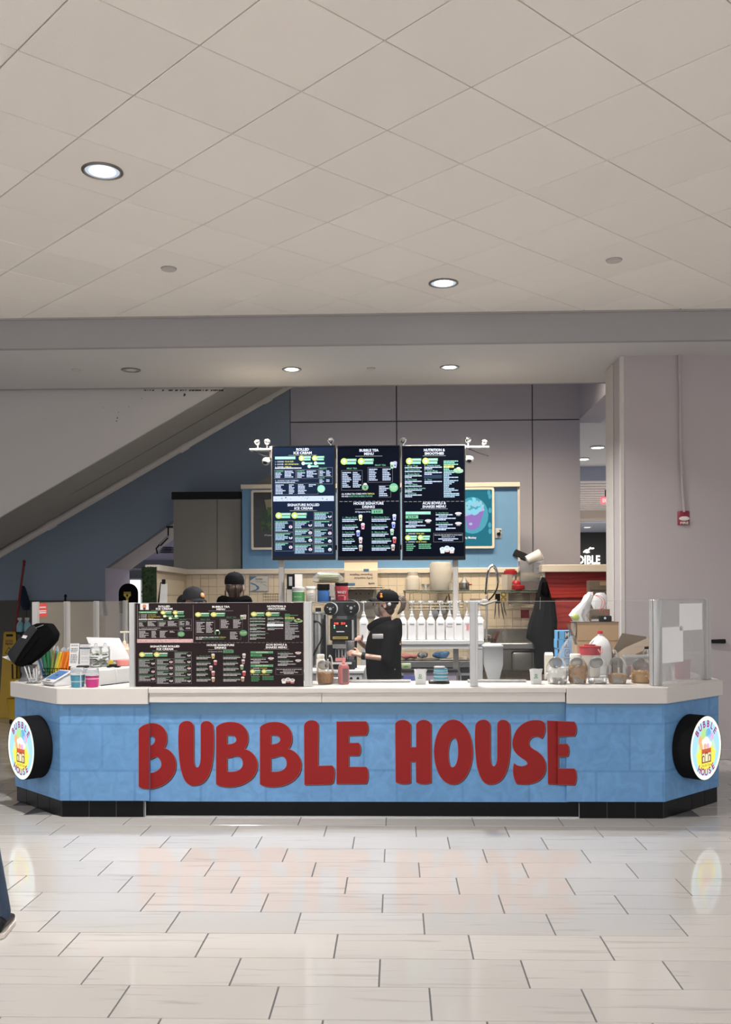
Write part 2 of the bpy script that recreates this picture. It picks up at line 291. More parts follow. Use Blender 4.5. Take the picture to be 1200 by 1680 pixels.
# ---- floor: a grout bed with every tile in view laid on it
fl = struct('floor', MB().box(-14, 14, -8, 40, -.12, -.005), 'grout')
TL, TW, FY = .6096, .3048, 5.1268
tile_me = MB().box(-TL / 2 + .0034, TL / 2 - .0034, -TW / 2 + .0028, TW / 2 - .0028, -.011, 0).build('tile', 'floor_tile', mesh_only=True, bevel=.0012, smooth=0)
far = MB()
for k in range(-76, 44):
    yc = FY - (k + .5) * TW; x0 = -1.9045 + .2032 * k
    for i in range(-36, 36):
        xc = x0 - (math.floor(x0 / TL)) * TL + (i + .5) * TL
        if abs(xc) > 9: continue
        lim = abs(yc) * .40 + .75
        under = yc > 7.1 and -2.75 < xc < 2.2 and yc < 12.6
        if 3.1 < yc < 7.9 and -lim - .1 < xc < lim and not under or 7.9 <= yc < 11.3 and (-lim < xc < -2.6 or 2.1 < xc < lim): link('tile', tile_me, fl, (xc, yc, 0))
        elif not under and yc < 14.4: far.box(xc - TL / 2 + .002, xc + TL / 2 - .002, yc - TW / 2 + .002, yc + TW / 2 - .002, -.011, 0)
far.build('tiles_beyond', 'floor_tile', fl, smooth=0, kind='stuff')
MB().box(-14, 16, 14.5, 36, -.02, -.001).build('far_floor', 'floor_tile', fl)
# ---- tiled ceiling, laid diagonally
CZ = EYE + 2.5684; ANG = .7915; T = .6096
ce = struct('ceiling', MB().box(-9, 9, -.5, 8.86, CZ + .012, CZ + .10), 'ceiling_grid')
g = .0032
ct_me = MB().box(-T / 2 + g, T / 2 - g, -T / 2 + g, T / 2 - g, 0, .018).build('tile', 'ceiling_tile', mesh_only=True, bevel=.003, smooth=0)
rest = MB(); ea = Vector((math.sin(ANG), math.cos(ANG))); eb = Vector((-math.cos(ANG), math.sin(ANG))); o0 = Vector((-.9034, 4.4792))
for i in range(-16, 18):
    for j in range(-16, 18):
        c = o0 + T * ((j + .5) * ea + (i + .5) * eb)
        if not (-.2 < c.y < 9.1 and abs(c.x) < 8.5): continue
        R = Matrix.Rotation(math.pi / 2 - ANG, 3, 'Z')
        if c.y > 3.7 and abs(c.x) < c.y * .42 + .5:
            o = link('tile', ct_me, ce, (c.x, c.y, CZ)); o.rotation_euler = (0, 0, math.pi / 2 - ANG)
        else: rest.box(c.x - T / 2 + g, c.x + T / 2 - g, c.y - T / 2 + g, c.y + T / 2 - g, CZ, CZ + .018, R)
rest.build('tiles_beyond', 'ceiling_tile', ce, smooth=0, kind='stuff')
# ---- dropped beam in front of the kiosk
FB, SB, SZ = 8.81, 10.56, EYE + 2.295
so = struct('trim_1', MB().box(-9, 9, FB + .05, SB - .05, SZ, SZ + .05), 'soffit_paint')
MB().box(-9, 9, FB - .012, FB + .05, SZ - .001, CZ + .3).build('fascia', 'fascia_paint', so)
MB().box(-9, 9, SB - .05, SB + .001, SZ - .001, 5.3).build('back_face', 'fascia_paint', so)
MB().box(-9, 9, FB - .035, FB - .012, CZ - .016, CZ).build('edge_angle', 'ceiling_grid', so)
struct('ceiling_1', MB().box(-9, 9, SB, 14.9, 5.15, 5.25), 'soffit_paint')
# ---- walls behind
YB = 13.6
xw0, xw1 = at(476, 700, YB).x, at(952, 700, YB).x
wb = struct('wall_back', MB().box(xw0, xw1, YB + .03, YB + .3, 0, 5.15), 'wall_joint')
xs = [at(p, 700, YB).x for p in (476, 651, 874, 952)]; zj = at(700, 690.5, YB).z
for a, b in zip(xs, xs[1:]):
    for z0, z1 in ((0, zj - .008), (zj + .008, 5.15)): MB().box(a + .007, b - (.007 if b != xs[-1] else 0), YB, YB + .04, z0, z1).build('panel', 'wall_grey', wb, bevel=.004)
struct('wall_header', MB().box(xw1 - .005, xw1 + .35, 9.9, YB + .3, zj, 5.2), 'wall_grey')
def pz(pts, Y): return [(at(x, y, Y).x, at(x, y, Y).z) for x, y in pts]
wl = struct('wall_left', MB().prism(pz([(172, 1120), (172, 932), (300, 843), (300, 1120), (476, 1120), (476, 560), (-420, 560), (-420, 1120)], YB), YB, YB + .2), 'wall_blue', smooth=0)
zt = at(50, 985, YB).z
MB().box(-9.5, at(168, 985, YB).x, YB - .02, YB + .2, 0, zt).build('wainscot', 'wainscot', wl)
xr = at(172, 950, YB).x
MB().box(xr - .12, xr + .006, YB + .001, 14.85, 0, at(172, 932, YB).z + .02).build('passage_side', 'lavender', wl)
a, b = at(172, 932, YB), at(300, 843, YB)
MB().loft([[(a.x - .1, YB + .02, a.z + .0), (a.x - .1, 14.85, a.z), (a.x - .1, 14.85, a.z + .1), (a.x - .1, YB + .02, a.z + .1)], [(a.x, YB + .02, a.z), (a.x, 14.85, a.z), (a.x, 14.85, a.z + .1), (a.x, YB + .02, a.z + .1)], [(b.x, YB + .02, b.z), (b.x, 14.85, b.z), (b.x, 14.85, b.z + .1), (b.x, YB + .02, b.z + .1)]]).build('passage_slope', 'beige_soffit', wl)
# rooms seen through the passage
YP = 18
pw = struct('wall_passage', MB().box(-9, -3.2, YP, YP + .2, 0, 5), 'lavender')
MB().prism(pz([(150, 950), (150, 919), (300, 919), (300, 950)], YP), YP - .03, YP).build('sign_band', 'dark_grey', pw)
MB().text('RESTROOMS', at(226, 935.5, YP) - Vector((0, .04, 0)), .052, bold=.01, width=.36).build('lettering', 'light_grey', pw)
MB().box(-9, -3.0, 15, YP, 3.1, 3.15).build('passage_ceiling', 'lavender', pw)
v = MB()
for i in range(4): v.box(at(262 + i * 1.5, 0, 17.5).x, at(281, 0, 17.5).x, 17.3, 17.5, at(0, 909 - i * 2.6, 17.5).z, at(0, 907.6 - i * 2.6, 17.5).z)
v.build('air_grille', 'black', pw)
wn = struct('window_1', MB().prism(pz([(205, 1010), (205, 951), (240, 951), (240, 1010)], YP), YP - .05, YP - .02), 'window_glow')
f = MB()
for px in (213.5, 232.5): f.prism(pz([(px, 1010), (px, 950), (px + 1.2, 950), (px + 1.2, 1010)], YP), YP - .07, YP - .04)
f.prism(pz([(205, 951.5), (205, 949), (240, 949), (240, 951.5)], YP), YP - .07, YP - .04); f.build('window_frame', 'grey', wn)
# ---- right wall with its corner column
YR = 9.36
xr0 = at(1020, 780, YR).x
wr = struct('wall_right', MB().box(xr0, 9, YR, YR + .62, 0, SZ), 'wall_mauve')
MB().box(xr0 - .012, xr0 + .03, YR - .008, YR + .03, 0, SZ - .001).build('corner_bead', 'trim_paint', wr, bevel=.004)
MB().box(xr0 - .012, xr0, YR + .31, YR + .63, 0, SZ - .002).build('end_panel', 'trim_paint', wr, bevel=.004)
MB().box(xr0, 9, YR - .014, YR, 0, .10).build('baseboard', 'wall_mauve', wr, bevel=.004)
# ---- far part of the mall seen past the column
fm = struct('ceiling_2', MB().box(1.5, 14, YB + .3, 23, 4.62, 4.7), 'far_ceiling')
MB().box(1.5, 14, 23, 23.1, 4.28, 4.7).build('drop_face', 'far_blue', fm)
s = MB()
for i in range(40): s.box(1.5, 14, 23.1 + i * .2, 23.1 + i * .2 + .185, 4.28 + (i % 3) * .012, 4.31 + (i % 3) * .012)
s.build('slats', 'far_slat', fm, kind='stuff')
MB().box(1.5, 16, 31.1, 31.3, 3.95, 4.4).build('drop_face', 'far_beige', fm)
MB().box(1.5, 16, 31.3, 36, 3.9, 3.96).build('low_ceiling', 'far_blue', fm)
sf = struct('wall_shopfront', MB().box(2, 16, 36, 36.3, 0, 5), 'shop_black')
MB().box(2, 16, 35.9, 36, at(0, 878, 36).z, 4).build('sign_lintel', 'far_slat', sf)
MB().box(2, 16, 35.92, 36, 2.0, 2.1).build('shop_counter_edge', 'cap_cream', sf)
st = MB().text('EDIBLE', at(962, 925, 36) - Vector((0, .1, 0)), .43, bold=.03, width=.98)
c = at(964.5, 904, 36) - Vector((0, .1, 0))
for dx, dz, rx, rz, an in ((-.10, .0, .10, .035, .6), (.03, .05, .12, .03, .9), (.16, .09, .07, .03, .1), (-.02, -.05, .09, .03, .1)): st.ell(c + Vector((dx, 0, dz)), rx, .02, rz, 10, rot(0, -an, 0))
tag(st.build('shop_sign', 'sign_glow'), 'glowing white shop sign with leaf logo on the far black shopfront', 'sign')
ex = pxthing('exit_sign', 'red lit exit sign hanging in the far mall ceiling beside the column', 'sign', 994, 821, 25)
MB(25 / 1585).box(-8, 8, -1, 1, -6, 6).build('body', 'exit_glow', ex, bevel=.02)
MB(25 / 1585).text('EXIT', (0, -1.3, -3), 8.5, bold=.02, width=10).build('lettering', 'exit_white', ex)
MB(25 / 1585).box(-1, 1, -.5, .5, 6, 31).build('stem', 'black', ex)
for px, py, Y, z in ((981, 745, 19.9, 4.62), (957, 764.5, 21.6, 4.62), (964, 858.5, 33, 3.9)):
    p = at(px, py, Y); t = thing('downlight', {981: 'lit far downlight nearest the column, seen past the kiosk wall', 957: 'lit far downlight half behind the grey wall edge', 964: 'lit downlight low down above the black shopfront'}[px], 'ceiling light', (p.x, Y, z))
    MB().cyl((0, 0, 0), .10 if Y > 30 else .125, -.03, -.012).build('diffuser', 'lamp_far', t); MB().lathe([(.10 if Y > 30 else .125, -.03), (.15, -.035), (.16, 0), (.1, 0)]).build('trim_ring', 'white', t)
# ---- moving stair seen from below: side, underside and the pipe along it
YS, YU = 10.6, 12.0
def lin(x): return 850 - .575 * x
def lin2(x): return 905.5 - .5695 * x
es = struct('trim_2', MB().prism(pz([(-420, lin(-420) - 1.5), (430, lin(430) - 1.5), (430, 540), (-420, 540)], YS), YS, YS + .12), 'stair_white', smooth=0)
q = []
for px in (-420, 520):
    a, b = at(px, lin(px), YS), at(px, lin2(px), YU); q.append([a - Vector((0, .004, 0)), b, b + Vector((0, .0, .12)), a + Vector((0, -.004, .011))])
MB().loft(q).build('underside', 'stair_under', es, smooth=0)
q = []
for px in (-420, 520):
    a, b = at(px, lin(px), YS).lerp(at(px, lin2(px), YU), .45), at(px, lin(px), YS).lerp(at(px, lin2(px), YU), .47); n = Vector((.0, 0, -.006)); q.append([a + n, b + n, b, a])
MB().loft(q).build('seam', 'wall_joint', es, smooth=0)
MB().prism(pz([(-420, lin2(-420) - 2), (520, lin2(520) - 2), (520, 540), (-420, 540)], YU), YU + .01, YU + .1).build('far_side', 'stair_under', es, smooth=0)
d = MB(); rr = random.Random(3)
for i in range(46):
    px = 230 + 136 * rr.random() ** .7; w = rr.uniform(.5, 5); h = rr.uniform(.4, 1.6)
    d.prism(pz([(px, 640.5 + h), (px, 639.5), (px + w, 639.5), (px + w * .8, 640.3 + h * .6)], YS), YS - .004, YS)
for px, py, w, h in ((192, 684, 1.6, 3), (190, 690, 3, 1.4), (194, 676, 1, 1), (211, 667, 1.2, 1), (170, 668, 1, 1), (232, 653, 1.3, 1.2), (301, 645, 4, 5)): d.prism(pz([(px, py + h), (px + w * .3, py), (px + w, py + h * .3), (px + w * .7, py + h)], YS), YS - .004, YS)
d.build('scuffs', 'dirt', es, smooth=0, kind='stuff')
pp = thing('sprinkler_pipe', 'pale grey pipe running up along the lower edge of the stair underside', 'pipe', at(240, lin2(240), 11.9))
k = 11.9 / 1585; dv = Vector((1, 0, .57)); 
MB().tube([dv * -3.3, dv * 1.83], .046, 12).build('pipe', 'pipe_paint', pp)
for px in (-160, 62, 200):
    x = px * k; m = MB(); m.tube([dv * (x - .05), dv * (x + .05)], .058, 12); m.build('coupling', 'pipe_paint', pp)
    MB().tube([(x, 0, x * .57), (x - .05, -.05, x * .57 + .17)], .01).build('hanger', 'pipe_paint', pp)
m = MB(); x = 56 * k; m.tube([(x - .03, -.03, x * .57 + .03), (x - .07, -.06, x * .57 + .12)], .016); m.box(x - .13, x - .06, -.1, -.03, x * .57 + .11, x * .57 + .17, rot(0, .6, 0)); m.build('sprinkler_head', 'dark_grey', pp)
# ---- ceiling fittings
def downlight(px, py, Y, z, label, r, glow, power, grp=None):
    p = at(px, py, Y); t = thing('downlight', label, 'ceiling light', (p.x, Y, z), 0, grp)
    MB().lathe([(r * 1.17, 0), (r * 1.17, -.006), (r * 1.02, -.010), (r * .97, -.004), (r * .97, 0)], n=40).build('trim_ring', 'steel_dark', t)
    MB().lathe([(r * .97, 0), (r * .97, -.0035), (r * .6, -.0025), (r * .6, 0)], n=40).build('reflector', 'chrome' if not power else 'lamp_soft', t)
    MB().cyl((0, 0, 0), r * (.62 if not power else .74), -.0045, -.001, 28).build('diffuser', glow, t)
    if power:
        l = bpy.data.lights.new('lamp', 'AREA'); l.shape = 'DISK'; l.size = r * 1.4; l.energy = power; l.spread = math.radians(130); l.color = (1, .98, .95)
        o = bpy.data.objects.new('lamp', l); COL.objects.link(o); o.location = (p.x, Y, z - .015)
d_ = lambda px, py, z: (z - EYE) * F / (HY + (px - 600) * ROLL - py)
for px, py, lab, r, gl, pw_ in ((168, 280, 'large lit downlight in the tiled ceiling, upper left', .105, 'lamp_glow', 60), (728, 464, 'lit downlight in the tiled ceiling above the menu screens', .105, 'lamp_glow', 60)):
    d = d_(px, py, CZ); u = (px - 600) / F * d; downlight(px, py, d + u * YAW, CZ, lab, r, gl, pw_)
for px, py, lab, gl, pw_ in ((215, 606.5, 'unlit downlight in the dropped beam above the stair', 'lamp_off', 0), (479, 605.5, 'lit downlight in the dropped beam left of the screens', 'lamp_glow', 30), (738, 602, 'lit downlight in the dropped beam right of the screens', 'lamp_glow', 30)):
    d = d_(px, py, SZ); u = (px - 600) / F * d; downlight(px, py, d + u * YAW, SZ, lab, .085, gl, pw_)
for px, py, z, r, lab in ((277, 440, CZ, .062, 'flush round sprinkler cover in the tiled ceiling on the left'), (1008, 426, CZ, .062, 'flush round sprinkler cover in the tiled ceiling on the right'), (125, 606.5, SZ, .045, 'small round cover in the dropped beam at far left'), (609, 604, SZ, .045, 'small round cover in the dropped beam between the lit downlights')):
    d = d_(px, py, z); u = (px - 600) / F * d; Y = d + u * YAW; p = at(px, py, Y)
    t = thing('sprinkler_cover', lab, 'sprinkler', (p.x, Y, z)); MB().lathe([(r * .92, -.004), (r * .92, -.012), (.001, -.013)], n=24).build('cover_plate', 'trim_paint', t); MB().lathe([(r, 0), (r, -.004), (r * .6, -.004), (r * .6, 0)], n=24).build('rim', 'ceiling_grid', t)
# ---- fire alarm and its conduit
fa = thing('fire_alarm', 'red fire alarm strobe on the right wall below its conduit', 'alarm', at(1122, 850, YR) )
k = YR / 1585
MB(k).lathe([(11, -11.5), (12, -11), (12, 10), (11.3, 11.5)], (0, 5, 0), 24, 'z', 1, .75).build('housing', 'fire_red', fa)
MB(k).ell((0, -4.2, -1), 8.5, 1.4, 3.6, 16).build('strobe_lens', 'strobe', fa)
MB(k).text('FIRE', (0, -4.4, -10), 5.4, bold=.02, width=13, ext=.3).build('lettering', 'strobe', fa)
cp = thing('conduit', 'painted conduit running down the right wall to the fire alarm', 'pipe', at(1115, 580, YR) - Vector((0, .025, 0)))
MB(k).tube(curve_pts([(-1.5, 0, 4), (-.5, 0, -60), (0, 0, -150), (2, 0, -205), (5.5, 0, -258)], 5), 1.9, 10).build('pipe', 'wall_mauve', cp)
for z, x in ((-32, -.8), (-195, 2)): MB(k).cyl((x, 0, 0), 3, z - 2, z + 2, 12).build('coupling', 'wall_mauve', cp)
hd = thing('door_lever', 'black rounded lever sticking out from the right wall behind the frosted glass', 'handle', at(1176, 1052, YR))
MB(k).tube([(-14, -3.5, 0), (13, -3.5, 0)], [2.8, 3.6], 12).build('lever', 'black', hd, bevel=0); MB(k).cyl((-10, 0, 0), 3, 0, 4, 12, 'y').build('rose', 'black', hd)
# ================================================================ SERVICE COUNTER
PA, PB, PC, PD = Vector((-2.97, 7.425)), Vector((-2.42, 6.875)), Vector((1.89, 6.875)), Vector((2.455, 7.44))
S0, S1, ZT = -1.775, 1.2, .930
n1 = Vector((-.7071, -.7071)); n2 = Vector((0, -1)); n3 = Vector((.7071, -.7071)); n0 = Vector((-1, 0)); n4 = Vector((1, 0))
def mit(p, a, b, d): return p + d * (a + b) / (1 + a.dot(b))
def outl(d): return [mit(PA, n0, n1, d), mit(PB, n1, n2, d), mit(PC, n2, n3, d), mit(PD, n3, n4, d)]
sc_ = thing('service_counter', 'long blue kiosk counter with white top, black kickplate and big red lettering', 'counter', (0, 6.875, 0))
def seg(name, p0, p1, q0, q1, z0, z1, m, bevel=.003, parent=None):
    return MB().slab([p0, p1, q1, q0], z0, z1).build(name, m, parent or sc_, world=True, bevel=bevel, smooth=30)
def X(x, y): return Vector((x, y))
o, i_ = outl(0), outl(-.03)
yf = o[1].y
for p0, p1, q0, q1 in ((o[0], o[1], i_[0], i_[1]), (o[1], X(S0, yf), i_[1], X(S0, yf + .05)), (X(S0 - .02, yf + .03), X(S1 + .02, yf + .03), X(S0 - .02, yf + .06), X(S1 + .02, yf + .06)), (X(S1, yf), o[2], X(S1, yf + .05), i_[2]), (o[2], o[3], i_[2], i_[3])):
    seg('front_panel', p0, p1, q0, q1, .118 if p0.y < yf + .02 or p0.x < -2.4 or p0.x > 1.8 else .10, .826, 'panel_blue')
seg('shade_strip', X(S0 + .001, yf + .028), X(S1 - .001, yf + .028), X(S0, yf + .031), X(S1, yf + .031), .735, .826, 'strip_blue', 0)  # darker blue strips paint the countertop overhang's shade on the panels
for p0, p1, q0, q1 in ((o[1] + X(.02, -.001), X(S0 - .002, yf - .001), o[1] + X(.02, .002), X(S0 - .002, yf + .002)), (X(S1 + .002, yf - .001), o[2] + X(-.02, -.001), X(S1, yf + .002), o[2] + X(-.02, .002))): seg('shade_strip', p0, p1, q0, q1, .786, .826, 'strip_blue', 0)
t, ti = outl(.03), outl(-.55); yt = t[1].y; ti[0] = Vector((-2.41, 7.48)); ti[3] = Vector((1.885, 7.48)); ti[1] = Vector((-2.41, 7.425)); ti[2] = Vector((1.885, 7.425))
for p0, p1, q0, q1 in ((t[0], t[1], ti[0], ti[1]), (t[1], X(S0, yt), X(-2.41, 7.74), X(S0, 7.74)), (X(S1, yt), t[2], X(S1, 7.63), X(1.885, 7.63)), (t[2], t[2].lerp(t[3], .53), ti[2], ti[2].lerp(ti[3], .53)), (t[2].lerp(t[3], .534), t[3], ti[2].lerp(ti[3], .534), ti[3])): seg('countertop', p0, p1, q0, q1, .815, ZT, 'counter_white', .004)
sx = [S0 + .004, -.53, S1 - .004]
for a, b in zip(sx, sx[1:]): seg('countertop', X(a, yt + .018), X(b - .003, yt + .018), X(a, ti[1].y), X(b - .003, ti[1].y), .825, ZT - .004, 'counter_white', .003)
seg('countertop_lip', X(S0 + .002, yt + .008), X(S1 - .002, yt + .008), X(S0 + .002, ti[1].y), X(S1 - .002, ti[1].y), .893, ZT - .001, 'counter_white', .003)
seg('inner_wall', X(-2.4, 7.3), X(1.88, 7.3), X(-2.4, 7.34), X(1.88, 7.34), 0, .82, 'grey')
b0, b1 = outl(-.012), outl(-.05)
def ktiles(a, b, ia, ib, n, frac=1.0):
    L = (b - a).length; w = .198; j = 0
    while j * w < L - .02:
        f0, f1 = (j * w + .0015) / L, min(1, (j * w + w - .0015) / L)
        seg('kick_tile', a.lerp(b, f0), a.lerp(b, f1), ia.lerp(ib, f0), ia.lerp(ib, f1), 0, .124, 'kick_black', .002); j += 1
g0, g1 = outl(-.0145), outl(-.04)
for q in ((g0[0], g0[1], g1[0], g1[1]), (g0[2], g0[3], g1[2], g1[3]), (g0[1], X(S0 - .03, g0[1].y), g1[1], X(S0 - .03, g1[1].y)), (X(S1 + .09, g0[2].y), g0[2], X(S1 + .09, g1[2].y), g1[2])): seg('kick_grout', *q, 0, .118, 'dark_grey', 0)
ktiles(b0[1], b0[0], b1[1], b1[0], 4); ktiles(b0[1], X(S0 - .03, b0[1].y), b1[1], X(S0 - .03, b1[1].y), 3)
ktiles(b0[2], X(S1 + .09, b0[2].y), b1[2], X(S1 + .09, b1[2].y), 3); ktiles(b0[2], b0[3], b1[2], b1[3], 4)
seg('kick_plate', X(S0 - .03, yf + .028), X(S1 + .09, yf + .028), X(S0 - .03, yf + .07), X(S1 + .09, yf + .07), 0, .11, 'kick_black', .002)
seg('kick_trim', X(S0 - .03, yf + .018), X(S1 + .09, yf + .018), X(S0 - .03, yf + .03), X(S1 + .09, yf + .03), 0, .008, 'alu', 0)
for x in (S0 - .033, S1 + .092): seg('kick_end_bead', X(x - .0018, yf + .014), X(x + .0018, yf + .014), X(x - .0018, yf + .03), X(x + .0018, yf + .03), .0, .105, 'light_grey', 0)
# the side runs that go back from both ends of the front
for name, x0, x1, y1, lab in (('side_counter', -3.0, -2.42, 10.8, 'left side run of the kiosk counter with white top carrying glass panels'), ('side_counter', 1.9, 2.485, 8.9, 'right side run of the kiosk counter behind the frosted glass')):
    s = thing(name, lab, 'counter', (x0, 7.45, 0)); MB().box(.03, x1 - x0 - .03, .08, y1 - 7.45, 0, .815).build('body', 'poster_blue', s); MB().box(0, x1 - x0, .055, y1 - 7.45, .815, ZT - .001).build('countertop', 'counter_white', s, bevel=.004)
# ---- big red letters, cut through at the panel seams
def bez(path, n=9):
    out = []; cur = None; i = 0
    while i < len(path):
        c = path[i]
        if c in 'ML': cur = (path[i + 1], path[i + 2]); out.append(cur); i += 3
        elif c == 'C':
            p1, p2, p3 = (path[i + 1], path[i + 2]), (path[i + 3], path[i + 4]), (path[i + 5], path[i + 6])
            for j in range(1, n + 1):
                s_ = j / n; out.append(tuple((1 - s_) ** 3 * cur[q] + 3 * s_ * (1 - s_) ** 2 * p1[q] + 3 * s_ * s_ * (1 - s_) * p2[q] + s_ ** 3 * p3[q] for q in (0, 1)))
            cur = p3; i += 7
    return out
def PP(s): return [float(w) if w not in 'MLC' else w for w in s.split()]
GL = {
 'B0': ['M 84 200 C 95 180 130 168 158 170 C 200 174 222 205 222 240 C 222 265 216 280 207 292 C 245 300 267 335 267 375 C 267 440 200 492 130 492 C 110 492 92 487 84 480', 'M 137 232 C 150 228 165 238 165 250 C 165 268 150 280 137 280', 'M 137 345 C 155 345 160 333 172 333 C 190 340 196 360 196 372 C 196 395 165 415 137 415'],
 'U': ['M 282 185 C 290 152 350 148 354 185 L 354 340 C 354 404 389 404 389 340 L 389 182 C 392 150 445 152 450 185 C 456 270 452 340 440 390 C 425 450 395 476 350 476 C 315 476 300 430 290 390 C 280 330 276 250 282 185'],
 'B': ['M 465 190 C 485 165 530 160 560 166 C 600 172 622 205 622 240 C 622 270 612 285 603 297 C 645 305 668 340 668 375 C 668 440 600 483 530 483 C 500 483 475 477 465 468', 'M 518 228 L 535 228 C 556 228 565 240 565 250 C 565 264 548 274 518 274', 'M 518 340 C 540 340 545 330 568 330 C 590 335 597 350 597 368 C 597 400 560 414 518 408'],
 'L': ['M 898 182 C 903 148 964 146 968 178 L 966 380 L 1035 378 C 1050 385 1050 420 1043 450 C 1041 465 1030 470 1015 470 L 900 472'],
 'E': ['M 1058 162 L 1203 161 C 1216 175 1216 208 1203 228 L 1117 230 L 1117 268 L 1165 266 C 1179 272 1179 322 1165 328 L 1117 328 L 1117 385 L 1203 385 C 1217 398 1216 446 1203 466 L 1058 467'],
 'H': ['M 147 172 C 160 146 210 148 222 175 L 222 288 L 250 288 L 250 175 C 262 146 310 148 322 172 L 323 460 C 300 472 265 470 250 458 L 248 358 L 222 358 L 222 460 C 205 472 165 470 149 458'],
 'O': ['M 337 311 C 340 210 385 152 432 152 C 480 152 525 210 527 311 C 525 400 485 470 430 470 C 375 470 340 400 337 311', 'M 407 314 C 408 275 418 241 437 241 C 452 241 457 275 457 314 C 456 350 446 387 428 387 C 412 387 407 350 407 314'],
 'S': ['M 880 168 C 890 195 882 228 866 244 C 850 230 825 230 812 245 C 795 265 805 285 830 300 C 870 320 887 345 887 385 C 887 440 840 470 780 470 L 745 468 C 730 445 720 405 732 366 C 745 385 788 388 799 368 C 795 350 770 345 750 325 C 722 300 720 270 727 245 C 740 185 790 150 850 155 C 865 157 875 160 880 168'],
 'E1': ['M 895 157 L 1028 163 C 1041 180 1041 215 1028 232 L 950 234 L 950 272 L 993 272 C 1004 282 1004 322 993 332 L 950 332 L 950 393 L 1028 393 C 1041 405 1041 455 1028 473 L 899 468'],
}
def glyph_mesh(paths, off):
    c = bpy.data.curves.new('g', 'CURVE'); c.dimensions = '2D'; c.fill_mode = 'BOTH'; c.extrude = .5; c.offset = off
    for p in paths:
        P = bez(PP(p)); P = [q for k_, q in enumerate(P) if k_ == 0 or (Vector(q) - Vector(P[k_ - 1])).length > .3]
        s = c.splines.new('POLY'); s.points.add(len(P) - 1); s.use_cyclic_u = True
        for a, b in zip(s.points, P): a.co = (b[0], -b[1], 0, 1)
    o = bpy.data.objects.new('g', c); me = o.to_mesh(); me = me.copy(); bpy.data.objects.remove(o); return me
def letter(key, dx, dy, ox):
    parts = []
    for off, mtl, sx_, sy_, lay in ((0, 'letter_red', 0, 0, .0032), (1.6, 'letter_edge', 0, 0, .0024), (.6, 'letter_black', 4.5, 4, .0016)):
        me = glyph_mesh(GL[key], off); bm = bmesh.new(); bm.from_mesh(me); bpy.data.meshes.remove(me)
        out = MB()
        for v in bm.verts: v.co.x = ox + (v.co.x + dx + sx_) / 3; v.co.y = 1130 + (-v.co.y + dy + sy_) / 3
        cuts = [px for px in (245.3, 915.3) if min(v.co.x for v in bm.verts) < px < max(v.co.x for v in bm.verts)]
        for side in ((-1, 1) if cuts else (0,)):
            b2 = bm.copy(); Y = yf + .03
            if side:
                bmesh.ops.bisect_plane(b2, geom=b2.verts[:] + b2.edges[:] + b2.faces[:], plane_co=(cuts[0], 0, 0), plane_no=(1, 0, 0), clear_outer=side < 0, clear_inner=side > 0)
                if (cuts[0] < 500) == (side < 0): Y = yf
            vs = []
            for v in b2.verts: vs.append(at(v.co.x, v.co.y, Y) - Vector((0, lay - (v.co.z * .0012), 0)))
            b2.verts.index_update(); out.add(vs, [tuple(v.index for v in f.verts) for f in b2.faces]); b2.free()
        bm.free(); parts.append((out, mtl))
    L_ = parts[0][0].build('letter', parts[0][1], sc_, world=True, smooth=0)
    parts[1][0].build('outline', parts[1][1], L_, world=True, smooth=0); parts[2][0].build('shadow_print', parts[2][1], L_, world=True, smooth=0)
for key, dx, dy, ox in (('B0', 0, 0, 200), ('U', 0, 0, 200), ('B', 0, 0, 200), ('B', 216, 0, 200), ('L', 0, 0, 200), ('E', 0, 0, 200), ('H', 0, 0, 600), ('O', 0, 0, 600), ('U', 260, -6, 600), ('S', 0, 0, 600), ('E1', 0, 0, 600)): letter(key, dx, dy, ox)
# ---- flat art on a plane, one mesh per colour
class Art:
    def __init__(s, org, ux, uz, lift=.0006): s.o = Vector(org); s.ux = Vector(ux); s.uz = Vector(uz); s.n = s.ux.cross(s.uz).normalized(); s.m = {}; s.lift = lift; s.order = []
    def mb(s, c, l):
        if c not in s.m: s.m[c] = MB(); s.order.append(c)
        return s.m[c]
    def P(s, x, y, l): return s.o + s.ux * x + s.uz * y + s.n * s.lift * l
    def poly(s, pts, c, l=1): s.mb(c, l).add([s.P(x, y, l) for x, y in pts], [tuple(range(len(pts)))])
    def rect(s, x0, y0, x1, y1, c, l=1): s.poly([(x0, y0), (x1, y0), (x1, y1), (x0, y1)] if (x1 - x0) * (y1 - y0) > 0 else [(x0, y1), (x1, y1), (x1, y0), (x0, y0)], c, l)
    def disc(s, x, y, r, c, l=1, ry=None, n=20): s.poly([(x + r * math.cos(2 * math.pi * i / n), y + (ry or r) * math.sin(2 * math.pi * i / n)) for i in range(n)], c, l)
    def text(s, t, x, y, h, c, l=2, bold=.0, width=None, align='CENTER', ang=0):
        ux, uz = s.ux, s.uz
        if ang: ca, sa = math.cos(ang), math.sin(ang); ux, uz = ux * ca + uz * sa, uz * ca - ux * sa
        s.mb(c, l).text(t, s.P(x, y, l), h / .7, ux, uz, bold, align, width)
    def build(s, parent, names, mats, world=True):
        for c in s.order: s.m[c].build(names.get(c, 'print'), mats[c], parent, world=world, smooth=0, kind='stuff' if len(s.m[c].f) > 1 else None)
